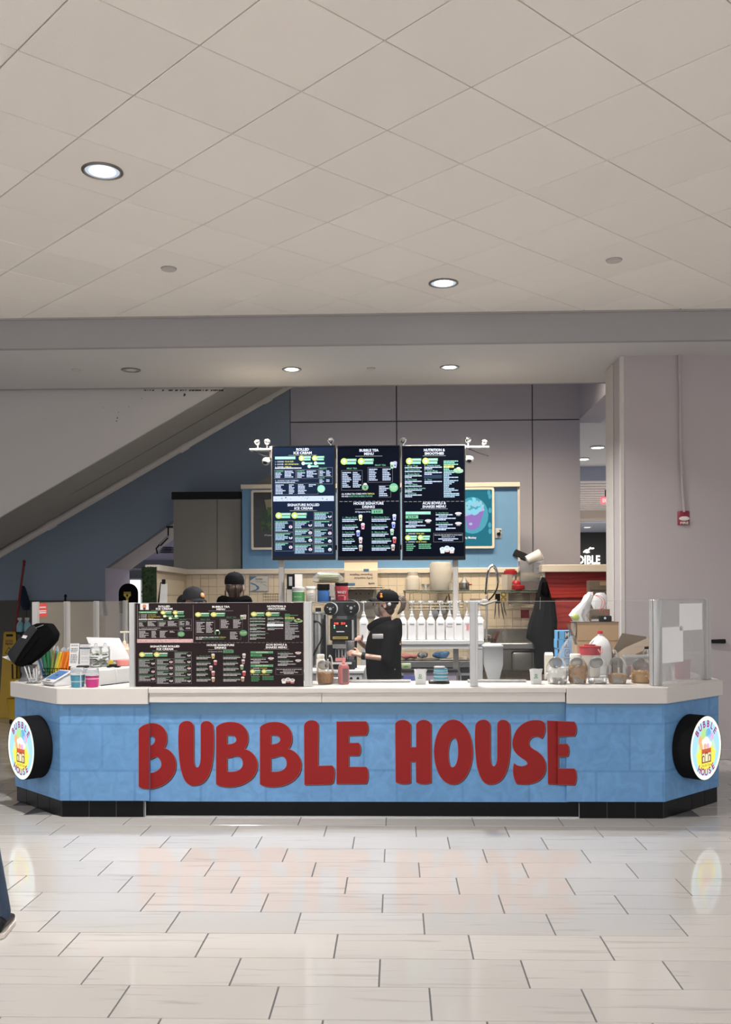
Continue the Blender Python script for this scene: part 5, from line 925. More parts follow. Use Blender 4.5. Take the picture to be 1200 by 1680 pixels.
for x, y, rd_, lab in ((542.5, 999, 10.5, 'left'), (576.5, 997.5, 13, 'right')):
    c = P(x, y, -4); R_ = sm.p(sm.m().lathe([(rd_ * .9, 0), (rd_, .5), (rd_, 2), (rd_ * .9, 2.5)], c, 28, 'y'), 'reel', 'black'); sm.p(sm.m().lathe([(rd_ * .98, -9), (rd_ * .98, 0)], (c[0] + 1.6, c[1], c[2] + .3), 28, 'y'), 'film_roll', 'light_grey', R_); sm.p(sm.m().lathe([(2.6, 2.4), (2.4, 4), (.5, 4.4)], c, 14, 'y'), 'hub', 'grey', R_)
    for a in (.5, 2.6, 4.7): sm.p(sm.m().ell((c[0] + math.cos(a) * rd_ * .5, c[1] - 2.7, c[2] + math.sin(a) * rd_ * .5), 1.4, .5, .6, 8), 'vent_mark', 'light_grey', R_)
for x0, x1 in ((548, 556), (559, 567)): o = sbox('led_display', 'black_gloss', x0 - 1, 1020, x1 + 1, 1025, -.6, 0, 0); sm.p(sm.m().text('0188' if x0 < 550 else '25.0', (x0 / 2 + x1 / 2 - sm.px, -.8, sm.py - 1024.3), 4.6, width=7), 'digits', 'led_red', o)
for x, y, c in ((548.8, 1026.5, 'led_white'), (548.8, 1030, 'led_green'), (568.5, 1027, 'led_white')): sm.p(sm.m().ell(P(x, y, -.4), 1.1, .6, 1.1, 8), 'indicator', c)
sbox('name_strip', 'light_grey', 552, 1035.4, 565, 1037.2, -.5, 0, 0); sbox('yellow_label', 'gold', 546, 1044.5, 571, 1048.5, -.6, 0, .001); sbox('label_print', 'ink', 548, 1046, 569, 1047, -.8, -.6, 0)
for y in (1012, 1014): sbox('top_slot', 'grey', 551, y, 568, y + .7, 28, 30, 0)
t = Th('blender_cup', 'tall stainless mixing cup held at the sealing machine', 'cup', 577, 8.60, py=1082); t.p(t.m().lathe([(7, 0), (7.6, 1), (9.6, 30), (10.2, 30.6), (9.4, 30.2), (7.2, 2), (.1, 1.6)], n=24), 'cup', 'steel')
st_ = Th('steel_tank', 'tall stainless water tank beside the sealing machine', 'tank', 523, 9.6, z=.876); zt_ = st_.py - 1006; st_.p(st_.m().lathe([(16, 0), (16, zt_ - 2), (17, zt_ - 1), (17, zt_)], n=32), 'body', 'steel'); st_.p(st_.m().lathe([(17.4, zt_), (17, zt_ + 1.4), (6, zt_ + 3), (2, zt_ + 3)], n=32), 'lid', 'steel_dark'); st_.p(st_.m().box(-5, 4, -2, 2, zt_ + 3, zt_ + 9), 'valve', 'black', bevel=.003); st_.p(st_.m().tube(curve_pts([(-5, -17, 75), (2, -19, 74), (9, -19, 62), (6, -18, 46), (-2, -18, 32), (-8, -18, 20)], 6), 1, 8), 'cable', 'black'); st_.p(st_.m().box(-7, -4, -19, -15.5, 73, 77), 'plug', 'black')
# ---------------------------------------------------------------- wall shelves over the tiles
def wire_shelf(name, lab, x0, x1, py, Y, mt, dep=28):
    t = Th(name, lab, 'shelf', x0, Y, py=py); w = x1 - x0; m = t.m()
    for y in range(0, dep + 1, 4): m.tube([(0, y, -1), (w, y, -1)], .5, 5)
    m.tube([(0, 0, -4), (w, 0, -4)], .8, 6); m.tube([(0, 0, -.8), (w, 0, -.8)], .8, 6)
    for x in range(0, int(w), 5): m.tube([(x, 0, -1), (x + 2.5, 0, -4), (x + 5, 0, -1)], .45, 4)
    for x in range(2, int(w), 20): m.tube([(x, 0, -1.6), (x, dep, -1.6)], .5, 5)
    t.p(m, 'wire_deck', mt, smooth=0)
    for x in (3, w - 3): t.p(t.m().loft([[(x - .7, dep, -16), (x + .7, dep, -16), (x + .7, dep + 1, -16), (x - .7, dep + 1, -16)], [(x - .7, 2, -3), (x + .7, 2, -3), (x + .7, dep, -2), (x - .7, dep, -2)]]), 'bracket', mt)
    return t
YSH = 12.45
gs = wire_shelf('wire_shelf', 'long dark green wire shelf on the tiled wall above the pump bottles', 662, 889, 968.5, YSH - .06, 'wire_green', 46); zg = gs.r.location.z
ss = wire_shelf('wire_shelf', 'short steel wire shelf holding the napkin box', 561, 628, 962.5, YSH, 'wire_steel', 40); zsz = ss.r.location.z
nb = Th('napkin_box', 'cardboard napkin box standing upside down on the steel wire shelf', 'box', 593, YSH + .1, z=zsz); nb.p(nb.m().box(-27.5, 27, 0, 24, 0, 27), 'carton', 'cardboard_light', bevel=.003); nb.p(nb.m().loft([[(-27.5, 2, 27), (27, 2, 27), (27, 2.8, 27), (-27.5, 2.8, 27)], [(-28, 7, 38), (27, 7, 38), (27, 8, 38), (-28, 8, 38)], [(-28, 8, 43), (27, 8, 43), (27, 9, 43), (-28, 9, 43)]]), 'flap', 'cardboard_light'); nb.p(nb.m().box(-28, 27, 7.4, 9.2, 37.5, 43), 'flap_edge', 'cardboard')
nb.p(nb.m().text('2-Ply Interfold', (4, -.3, 15.6), 4.6, (-1, 0, 0), (0, 0, -1), .01, width=30), 'lettering', 'ink'); nb.p(nb.m().text('Dispenser Napkins', (0, -.3, 21), 4.6, (-1, 0, 0), (0, 0, -1), .01, width=37), 'lettering', 'ink'); nb.p(nb.m().text('tork', (17, -.3, 6.4), 4.8, (-1, 0, 0), (0, 0, -1), .02, width=11), 'lettering', 'ink'); nb.p(nb.m().box(-22, -10, -.4, 0, 2, 6), 'blue_mark', 'cert_blue'); nb.p(nb.m().box(4, 13, -.4, .2, 25, 29), 'blue_mark', 'cert_blue')
pg = Th('peg_panel', 'grey pegboard panel below the napkin shelf', 'panel', 594, YK - .02, py=1012); pg.p(pg.m().box(-22, 24, -1, 1, 0, 44), 'panel', 'pegboard', bevel=.002)
for x in (-9, -2, 12):
    for z in (27, 38): pg.p(pg.m().cyl((x, -1.2, z), 1, -.3, .2, 8, 'y'), 'hole', 'black')
t = Th('glass_pitcher', 'small clear pitcher hanging below the steel shelf beside the cap', 'pitcher', 621, 12.55, py=986); t.p(t.m().lathe([(9, 0), (9.5, 2), (8, 14), (5, 19), (5.4, 22.5)], n=18), 'body', 'jar_clear'); t.p(t.m().box(4, 9, -2, 2, 14, 19), 'lid', 'grey')
# things on the green shelf
def tubz(name, lab, px, prof, mt, Y=YSH + .12, z=None, cat='container', n=24, sx=1): t = Th(name, lab, cat, px, Y, z=zg if z is None else z); t.p(t.m().lathe(prof, n=n, sx=sx), 'body', mt); return t
t = tubz('plastic_jar', 'milky plastic jar with a lid on the left of the green shelf', 678, [(10.5, 0), (11.5, 1), (11.5, 18), (9, 23), (8, 24), (8, 30), (7, 30.6)], 'plastic_milky')
t = tubz('plastic_tub', 'big tall translucent tub on the green shelf', 724, [(17, 0), (17.5, 1), (18.5, 42), (16, 46), (.1, 46.3)], 'plastic_milky', YSH + .16)
t.p(t.m().lathe([(10, .5), (10, 14), (8, 16), (.1, 16.4)], n=18), 'inner_cup', 'plastic_film')
t = tubz('plastic_bowl', 'small clear bowl in front of the big translucent tub', 699, [(4, 0), (7, 9), (7.4, 10), (6.6, 9), (.1, 1)], 'plastic_film', YSH + .04)
t = tubz('storage_cup', 'small milky cup right of the big translucent tub', 743, [(6, 0), (6.6, 12), (6.9, 12.5), (6.2, 12), (.1, 1)], 'plastic_milky', YSH)
t = tubz('cooking_pot', 'steel pot with a black rim right of the pole on the green shelf', 762, [(8.5, 0), (8.8, 1), (8.8, 11.5), (9.4, 12), (8.4, 11.6)], 'steel'); t.p(t.m().tube([(8, 0, 9), (13, -1, 9)], 1.1, 8), 'handle', 'red_plastic'); t.p(t.m().loft([[(8 * math.cos(a), 8 * math.sin(a), 12) for a in [2 * math.pi * q / 18 for q in range(18)]], [(.6 * math.cos(a), .6 * math.sin(a), 22) for a in [2 * math.pi * q / 18 for q in range(18)]]]), 'funnel', 'plastic_film')
t = tubz('red_pitcher', 'clear pitcher with a red screw lid standing on the green shelf', 838, [(9, 0), (10, 1), (10.5, 24), (9, 26)], 'plastic_film', YSH + .2); t.p(t.m().lathe([(10.6, 25), (10.6, 31), (8, 32), (8, 33.5), (.1, 34)], n=24), 'lid', 'red_plastic')
t = tubz('measuring_cup', 'square milky cup in front of the red lidded pitcher', 832, [(7.5, 0), (8.5, 25), (9, 25.4), (8, 25), (.1, 1)], 'plastic_milky', YSH + .04, n=4)
t = Th('pitcher_top', 'loose red pitcher lid lying on the green shelf', 'lid', 851, YSH, z=zg); t.p(t.m().lathe([(10, 0), (10.4, 1), (10.4, 7), (9, 8), (.1, 8)], n=22), 'ring', 'red_plastic'); m = t.m(); m.T = Matrix.Translation((-3, 0, 10)) @ rot(0, .35, 0).to_4x4(); m.lathe([(7, -2), (7.2, 1), (5, 5), (.1, 6)], n=20); t.p(m, 'spout_cap', 'red_plastic')
t = Th('cambro_tub', 'large clear square tub with a handwritten scale on the green shelf', 'container', 872, YSH + .17, z=zg); m = t.m(); R = []
for h, z in ((17, 0), (17.5, 1), (20, 46), (21, 47), (19.6, 46.6), (17, 2)): R.append([(-h, -h * .5, z), (h, -h * .5, z), (h, h * .5, z), (-h, h * .5, z)])
t.p(m.loft(R), 'body', 'plastic_film', bevel=.01); t.p(t.m().loft([[(-16, -8, 1), (16, -8, 1), (16, 8, 1), (-16, 8, 1)], [(-16.5, -8.3, 14), (16.5, -8.3, 14), (16.5, 8.3, 14), (-16.5, 8.3, 14)]]), 'red_pieces', 'pink_sauce')
for i in range(5): t.p(t.m().box(8, 14, -10.6, -10.2, 10 + i * 8, 10.8 + i * 8), 'scale_mark', 'ink_blue')
t = Th('white_bucket', 'white plastic bucket lying tilted in the top of the clear square tub', 'bucket', 876, YSH + .14, py=915); m = t.m(); m.T = rot(0, -1.2, 0).to_4x4() if False else rot(0, 1.15, 0).to_4x4(); m.lathe([(8, -12), (9.6, 12), (10.4, 12.5), (9.4, 13.4), (.1, 13)], n=24); t.p(m, 'body', 'milk_white')
t = Th('black_box', 'black tilted box on the top edge of the wall behind the clear square tub', 'box', 855, YK + .06, py=911); t.p(t.m().box(-12, 12, -8, 8, -5.5, 5.5, rot(0, .42, 0)), 'housing', 'charcoal', bevel=.006); t.p(t.m().box(-12.4, -10, -6, 6, -1, 8, rot(0, .42, 0)), 'front', 'black_gloss'); t.p(t.m().tube([(-5, 0, -5), (-4, 0, -14)], 1.6, 8), 'mount', 'black')
# things hanging below the green shelf
def pan(px, py, r, lab, Y=12.74, an=0):
    t = Th('frying_pan', lab, 'pan', px, Y, py=py); t.p(t.m().lathe([(r, 0), (r + 1, -1), (r * .8, 4), (.1, 4.3)], (0, 0, 0), 26, 'y'), 'pan', 'steel'); t.p(t.m().tube([(math.sin(an) * r, 0, math.cos(an) * r), (math.sin(an) * (r + 14), -1, math.cos(an) * (r + 14))], 1.2, 8), 'handle', 'steel_dark')
pan(725, 1000, 10, 'steel pan hanging on the tiled wall behind the pump bottles', 12.74, .4); pan(741, 997, 9, 'second steel pan hanging half behind the right pole', 12.69, -.2); pan(713, 1006, 8, 'small steel bowl low on the tiled wall left of the pans', 12.69, 2.4)
bk = Th('wire_rack', 'wire rack under the left half of the green shelf', 'rack', 672, 12.42, py=1000); m = bk.m()
for z in (0, 5, 10): m.tube([(0, 0, z), (88, 0, z)], .5, 5)
for x in range(0, 89, 8): m.tube([(x, 0, 10), (x, 4, 0), (x, 20, 0)], .4, 5)
for x in (1, 87): m.tube([(x, 10, 0), (x, 10, 28)], .5, 5)
bk.p(m, 'wires', 'wire_steel')
b2 = Th('wire_rack', 'steel rack under the right half of the green shelf above the sink', 'rack', 835, 12.5, py=996); m = b2.m()
for y in range(0, 21, 4): m.tube([(0, y, 0), (40, y, 0)], .5, 5)
m.tube([(0, 0, 3), (40, 0, 3)], .5, 5)
for x in range(0, 37, 4): m.tube([(x, 0, 0), (x + 2, 0, 3), (x + 4, 0, 0)], .4, 4)
for x in (2, 38): m.tube([(x, 10, 0), (x, 10, 26)], .5, 5)
b2.p(m, 'wires', 'wire_steel'); b2.p(b2.m().box(2, 38, 22, 23, 2, 22), 'back_sheet', 'pegboard')
kn = Th('knife_holder', 'black holder with hanging scissors and tools right of the spray tap', 'holder', 817, 12.6, py=990); kn.p(kn.m().box(-4, 4, -2, 4, 0, 16), 'holder', 'black', bevel=.003)
for x, l, a in ((-3, 26, -.1), (1, 24, .05), (5, 27, .18), (8, 20, .3)): kn.p(kn.m().tube([(x, -1, 4), (x + math.sin(a) * l * .5, -1.5, -l * .5), (x + math.sin(a) * l, -1.5, -l)], [1, 1.3, .3], 6), 'tool', 'steel')
t = Th('scissors_handle', 'yellow handled scissors hanging beside the black tool holder', 'scissors', 826.5, 12.55, py=981)
for z in (0, 9): t.p(t.m().tube([(3.6 * math.cos(a), 0, 3.6 * math.sin(a) + z - 3) for a in [2 * math.pi * q / 14 for q in range(15)]], 1.3, 7), 'handle', 'gold')
t.p(t.m().tube([(0, 0, -6), (3, 0, -25)], [1.2, .4], 6), 'blade', 'steel')
# sink with its spray tap
sk = Th('steel_sink', 'stainless kitchen sink and drainer against the tiled wall', 'sink', 835, 12.15, z=0); zr = sk.py - 1056; x0, x1 = -58, 55; dp = 80
sk.p(sk.m().box(x0, x1, 0, dp, zr - 1.5, zr), 'deck', 'steel_dark'); sk.p(sk.m().box(x0, x1, -3, 0, zr - 8, zr + 1), 'front_rim', 'steel', bevel=.006); sk.p(sk.m().box(x0, x1, dp - 3, dp, zr, zr + 22), 'backsplash', 'steel_dark'); sk.p(sk.m().box(x0 + 2, x1 - 2, 10, 70, zr - 46, zr - 2), 'basin', 'steel_dark', bevel=.03, seg=3); sk.p(sk.m().box(5, 42, 2, 12, zr - 46, zr - 12), 'basin_front', 'steel_dark', bevel=.045, seg=4)
for x in (x0 + 4, x1 - 4): sk.p(sk.m().cyl((x, 8, 0), 2.6, 0, zr - 6, 12), 'leg', 'steel')
sk.p(sk.m().box(x0 + 4, x1 - 4, 30, 60, zr - 76, zr - 72), 'under_shelf', 'dark_grey')
zk = sk.r.location.z + zr * sk.k
tp = Th('spray_tap', 'tall chrome spring spray tap behind the pump bottles', 'tap', 798.5, 12.30, z=zk); H_ = tp.py
tp.p(tp.m().cyl((0, 0, 0), 1.7, 0, 78, 12), 'riser', 'chrome'); c = curve_pts([(-1, 0, H_ - 975), (1, 0, H_ - 950), (5, 0, H_ - 933), (11, 0, H_ - 929), (17, 0, H_ - 938), (19, 0, H_ - 955)], 10)
tp.p(tp.m().tube(c, 1.1, 8), 'hose_core', 'charcoal'); m = tp.m()
for i in range(0, len(c), 1): q = c[i]; t_ = (c[min(i + 1, len(c) - 1)] - c[max(i - 1, 0)]).normalized(); w_ = t_.cross(Vector((0, 1, 0))); m.tube([q + (w_ * math.cos(a) + Vector((0, 1, 0)) * math.sin(a)) * 2 + t_ * (a / 6.28 * 1.6) for a in [2 * math.pi * s_ / 10 for s_ in range(11)]], .55, 5)
tp.p(m, 'spring', 'chrome', smooth=0, kind='stuff'); tp.p(tp.m().tube(curve_pts([(19, 0, H_ - 955), (17, -2, H_ - 966), (10, -3, H_ - 978), (3, -2, H_ - 985)], 6), 1.3, 8), 'hose', 'black'); tp.p(tp.m().tube([(-14, -4, H_ - 990), (-4, -3, H_ - 992), (17, -2, H_ - 985)], [2.2, 2.6, 1.6], 10), 'spray_valve', 'grey'); tp.p(tp.m().tube([(0, 0, 8), (-6, -8, 13), (-9, -14, 8)], 1.1, 8), 'spout', 'chrome'); tp.p(tp.m().box(-4, 6, -3, 3, 0, 3), 'base', 'chrome', bevel=.004)
t = Th('cutting_board', 'white board resting across the shelf end above the pump bottles', 'board', 782, 11.4, py=985.5); t.p(t.m().box(-12, 17, -10, 14, -3, 2), 'board', 'white', bevel=.006); t.p(t.m().box(-12, 8, -10.5, -8, 2, 3.4), 'wood_edge', 'cardboard'); t.p(t.m().tube([(0, 4, -3), (0, 4, -t.r.location.z / t.k)], 1.4, 8), 'prop', 'grey')
dr = Th('dish_rack', 'wire dish rack with lids and cups on the sink drainer', 'rack', 804, 12.5, z=zk); m = dr.m()
for z in (1, 6): m.tube([(-9, -9, z), (9, -9, z), (9, 9, z), (-9, 9, z), (-9, -9, z)], .5, 5)
for x in range(-8, 10, 3): m.tube([(x, -9, 6), (x, -9, 1), (x, 9, 1), (x, 9, 6)], .35, 5)
dr.p(m, 'wires', 'black'); t = Th('tray', 'brown slatted tray leaning in the dish rack', 'tray', 814, 12.5, z=zk)
for i in range(3): t.p(t.m().box(-3 + i * 2.2, -1.8 + i * 2.2, -7, 7, 0, 19, rot(0, .35, 0)), 'slat', 'brown_slats')
t = Th('steel_bowl', 'shiny steel lid standing in the dish rack', 'bowl', 803, 12.5, z=zk + .01); m = t.m(); m.T = Matrix.Translation((0, 0, 7.5)) @ rot(0, .6, .4).to_4x4(); m.lathe([(6.5, 0), (6.8, .6), (4, 3), (.1, 3.4)], n=22); t.p(m, 'lid', 'chrome')
t = Th('glass_bottle', 'empty clear bottle standing on the sink deck', 'bottle', 828.5, 12.35, z=zk); t.p(t.m().lathe([(4, 0), (4, 17), (1.8, 22), (1.8, 27)], n=16), 'body', 'jar_clear')
# hanging jacket
jk = Th('hanging_jacket', 'long black jacket hanging from a hook in front of the sink', 'jacket', 892, 12.03, py=1106); H_ = jk.py
def rg(y, x0, x1, d): n = 20; return [((x0 + x1) / 2 - jk.px + (x1 - x0) / 2 * math.cos(a) * (1 + .05 * math.sin(5 * a)), d * math.sin(a) * (1 + .35 * math.sin(7 * a + y * .05)), H_ - y) for a in [2 * math.pi * q / n for q in range(n)]]
jk.p(jk.m().loft([rg(948, 890, 895, 2), rg(955, 887, 899, 4), rg(975, 882, 904, 7), rg(1000, 876, 909, 9), rg(1025, 868, 912, 10), rg(1047, 864.5, 913, 10), rg(1058, 878, 912, 9), rg(1085, 880, 909, 9), rg(1106, 881, 905, 7)]), 'body', 'cloth_charcoal', smooth=60); jk.p(jk.m().loft([rg(956, 889, 899, 6), rg(972, 885, 903, 11), rg(978, 890, 901, 11)]), 'collar', 'cloth_black', smooth=60); jk.p(jk.m().loft([rg(985, 902, 911, 8), rg(1020, 904, 915, 10), rg(1045, 906, 914, 9)]), 'sleeve', 'cloth_black', smooth=60); jk.p(jk.m().tube([(0, 4, H_ - 948), (0, 4, H_ - 944), (1, 39, H_ - 944)], .7, 6), 'hook', 'steel'); jk.p(jk.m().tube([(-6, -11, H_ - 980), (-7, -12, H_ - 1000)], .5, 5), 'zip', 'wire_steel')
# ================================================================ THINGS ON THE COUNTER
CT = ZT + .0005
# covered point-of-sale screen
t = Th('covered_register', 'register screen under a black fabric cover on the left wing', 'register', 48, 7.42, z=CT)
out = t.pl([(15, 1071), (30, 1052), (53, 1027), (63, 1023), (82, 1024), (89, 1034), (93, 1041), (90, 1053), (76, 1068), (60, 1082), (41, 1095), (27, 1093), (20.5, 1082)])
dz = t.py - 1118.5
m = t.m(); m.prism(out, -10, 22); t.p(m, 'cover', 'cloth_black', bevel=.016, seg=2)
t.p(t.m().prism(t.pl([(15, 1073), (30, 1053), (52, 1028.5), (60, 1026), (66, 1033), (44, 1062), (26, 1090), (20, 1083)]), -12.5, -9), 'front_flap', 'charcoal', bevel=.008, seg=2)
t.p(t.m().prism(t.pl([(46, 1066), (66, 1042), (71, 1045), (50, 1071), (36, 1088), (31, 1086)]), -12, -9), 'side_pocket', 'cloth_black', bevel=.006)
t.p(t.m().tube([Vector(t.pt(x, y, -11.5)) for x, y in ((33, 1070), (50, 1046), (64, 1030), (76, 1025.5))], .5, 5), 'seam', 'grey')
t.p(t.m().prism(t.pl([(40, 1046.5), (43, 1042), (50, 1043.5), (47, 1048)]), -13.2, -12.3), 'label', 'paper', smooth=0); t.p(t.m().prism(t.pl([(4, 1078.5), (16, 1076), (22, 1079), (22, 1086), (16, 1084)]), -6, -5), 'receipt', 'paper', smooth=0)
t.p(t.m().loft([[(x + c * r, 6 + s_ * r * .8, z) for c, s_ in [(math.cos(a), math.sin(a)) for a in [2 * math.pi * q / 16 for q in range(16)]]] for x, r, z in ((-6, 15, 0), (-6, 14, 2), (-8, 8, 6), (-8, 7, 12), (-6, 11, 20), (-2, 13, 27))]), 'stand', 'dark_grey')
# clear pen cup with pens
t = Th('pen_holder', 'clear acrylic holder with white pens beside the covered register', 'holder', 55, 7.25, z=CT)
m = t.m()
for x0, x1, y0, y1 in ((-10, 10, -6, -5.4), (-10, 10, 5.4, 6), (-10, -9.4, -5.4, 5.4), (9.4, 10, -5.4, 5.4)): m.box(x0, x1, y0, y1, 0, 15)
t.p(m, 'walls', 'jar_clear', smooth=0); t.p(t.m().box(-9.8, 9.8, -5.8, 5.8, 0, 1), 'base', 'dark_grey'); t.p(t.m().box(-6, 7, -6.5, -6.1, 5, 9), 'label', 'paper'); t.p(t.m().box(-5, 6, -6.7, -6.5, 6, 6.7), 'print', 'ink'); t.p(t.m().box(-5, 6, -6.7, -6.5, 7.4, 8), 'print', 'ink')
for i, (x, y, l, a, c) in enumerate(((-6, -2, 27, -.32, 'white'), (-3, 0, 26, -.22, 'white'), (1, 2, 22, -.1, 'light_grey'), (4, 0, 22, .03, 'white'), (8, -2, 19, .06, 'white'), (-8, 3, 22, -.3, 'jeans'))):
    p = thing('pen', ['white pen leaning furthest left in the clear holder', 'second white pen leaning left in the clear holder', 'grey pen upright in the clear holder', 'white pen in the middle of the clear holder', 'white pen at the right wall of the clear holder', 'dark pen at the back of the clear holder'][i], 'pen', t.r.location + Vector((x * t.k, y * t.k, 1.2 * t.k))); k = t.k
    MB(k).tube([(0, 0, 0), (math.sin(a) * l, 0, math.cos(a) * l)], 1.1, 8).build('barrel', c, p); MB(k).tube([(math.sin(a) * l, 0, math.cos(a) * l), (math.sin(a) * (l + 2), 0, math.cos(a) * (l + 2))], .8, 8).build('button', 'grey', p)
# straws in their basket
t = Th('straw_basket', 'black wire basket full of wrapped bubble tea straws', 'basket', 92, 7.63, z=CT); m = t.m()
for z in (.5, 6, 12, 18): m.tube([(-20, -8, z), (20, -8, z), (20, 8, z), (-20, 8, z), (-20, -8, z)], .5, 5)
for x in range(-20, 21, 4):
    for y in (-8, 8): m.tube([(x, y, 0), (x, y, 18)], .4, 5)
for y in range(-8, 9, 2): m.tube([(-20, y, .5), (20, y, .5)], .4, 4)
t.p(m, 'wires', 'black', smooth=0)
SN = (('s_blue', 'blue', -19, -1, -.30), ('s_blue', 'blue', -16, 3, -.25), ('s_green', 'green', -14, -4, -.13), ('s_green', 'green', -11, 0, -.08), ('s_green', 'green', -9, 4, -.10), ('s_green', 'green', -12, 5, -.18), ('s_lime', 'lime green', -7, -5, .12), ('s_lime', 'lime green', -4, -4, .22), ('s_pink', 'pink', -4, 2, .02), ('s_blue', 'blue', -1, 1, .04), ('s_yellow', 'yellow', -2, -5, .28), ('s_yellow', 'yellow', 2, -4, .3), ('s_yellow', 'yellow', 3, 3, .15), ('s_orange', 'orange', 6, -5, .2), ('s_orange', 'orange', 8, -1, .17), ('s_orange', 'orange', 6, 3, .1), ('s_orange', 'orange', 11, -4, .26), ('s_orange', 'orange', 13, 0, .22), ('s_orange', 'orange', 11, 4, .14), ('s_orange', 'orange', 15, -3, .3), ('s_orange', 'orange', 16, 3, .26))
rr = random.Random(4); k = t.k
cn = {}
for c, nm, x, y, a in SN:
    l = rr.uniform(43, 47); b = rr.uniform(-.06, .06); d = Vector((math.sin(a), b, math.cos(a))); cn[nm] = cn.get(nm, 0) + 1; p = thing('straw', 'wrapped %s straw in the wire basket, %s of its colour from the left' % (nm, 'first second third fourth fifth sixth seventh eighth'.split()[cn[nm] - 1]), 'straw', t.r.location + Vector((x * k, y * k, 1.2 * k)), 0, '%s straws in the wire basket' % nm)
    MB(k).tube([d * .5, d * l], 2.15, 8).build('straw', c, p); m = MB(k); e = [d * (l + .3), d * (l + 3) + Vector((rr.uniform(-1, 1), 0, 0)), d * (l + 7) + Vector((rr.uniform(-2, 2), 0, 0))]; m.tube(e, [2.1, 2.4, 1.6], 6, True, .5); m.build('wrapper', 'plastic_film', p)
# payment terminal
t = Th('payment_terminal', 'white payment terminal with a blue screen at the counter corner', 'terminal', 93, 7.08, z=CT, rz=-.72)
hw, d0, d1 = 20, -17, 17
t.p(t.m().loft([[(x, d0 + 4, 0), (x, d1, 0), (x, d1, 22), (x, d0, 6), (x, d0, 3)] for x in (-hw + 2, hw - 2)]), 'base', 'light_grey', bevel=.006, seg=2)
sl = Vector((0, d1 - d0, 16)).normalized(); nn = Vector((0, -sl.z, sl.y))
def tpq(a0, a1, b0, b1, h0, h1): 
    o_ = Vector((0, d0, 6)); return [[o_ + Vector((x, 0, 0)) + sl * b + nn * h for x, b in ((a0, b0), (a1, b0), (a1, b1), (a0, b1))] for h in (h0, h1)]
L2 = Vector((0, d1 - d0, 16)).length
t.p(t.m().loft(tpq(-hw, hw, -1, L2 + 1, 0, 2.4)), 'face', 'white', bevel=.005, seg=2); t.p(t.m().loft(tpq(-hw + 4, hw - 4, 7, L2 - 3, 2.4, 2.6)), 'screen', 'screen_blue', smooth=0); t.p(t.m().loft(tpq(-4, 4, 18, 22, 2.6, 2.7)), 'screen_print', 'ink', smooth=0); t.p(t.m().loft(tpq(-6, 6, 1.5, 3.5, 2.4, 2.7)), 'card_slot', 'black', smooth=0)
# sample cups
def icecup(px, r, h, c, lab, bands):
    t = Th('paper_cup', lab, 'cup', px, 6.94, z=CT); t.p(t.m().lathe([(r * .84, 0), (r * .86, .6), (r, h - 1)], n=28), 'body', c); t.p(t.m().lathe([(r * 1.0, h - 2.4), (r * 1.06, h - 2), (r * 1.06, h - .2), (r, h), (r * .95, h - .4), (.1, h - 1)], n=28), 'rim', 'white')
    for z in bands: f = .86 + .14 * z / h; t.p(t.m().lathe([(r * f * 1.004, z - .9), (r * f * 1.008, z + .5)], n=28), 'band', 'white')
    m = t.m()
    m.lathe([(r * 1.0, h - .2), (r * .97, h + 4), (r * .9, h + 9), (r * .86, h + 9.6), (.1, h + 9.8)], n=24); t.p(m, 'clear_lid', 'plastic_film'); return t
icecup(127, 11.8, 22.5, 'teal_cup', 'teal paper cup at the front counter edge', (10,)); icecup(151, 11.4, 21.5, 'magenta_cup', 'magenta paper cup right of the teal paper cup', (14.5,))
t = Th('plastic_spoon', 'white plastic spoon standing in front of the teal paper cup', 'spoon', 132, 6.862, z=CT); t.p(t.m().box(-.9, .9, -.5, .5, 0, 22), 'handle', 'white', bevel=.001); t.p(t.m().ell((0, 0, 23), 1.6, .7, 3, 10), 'bowl', 'white')
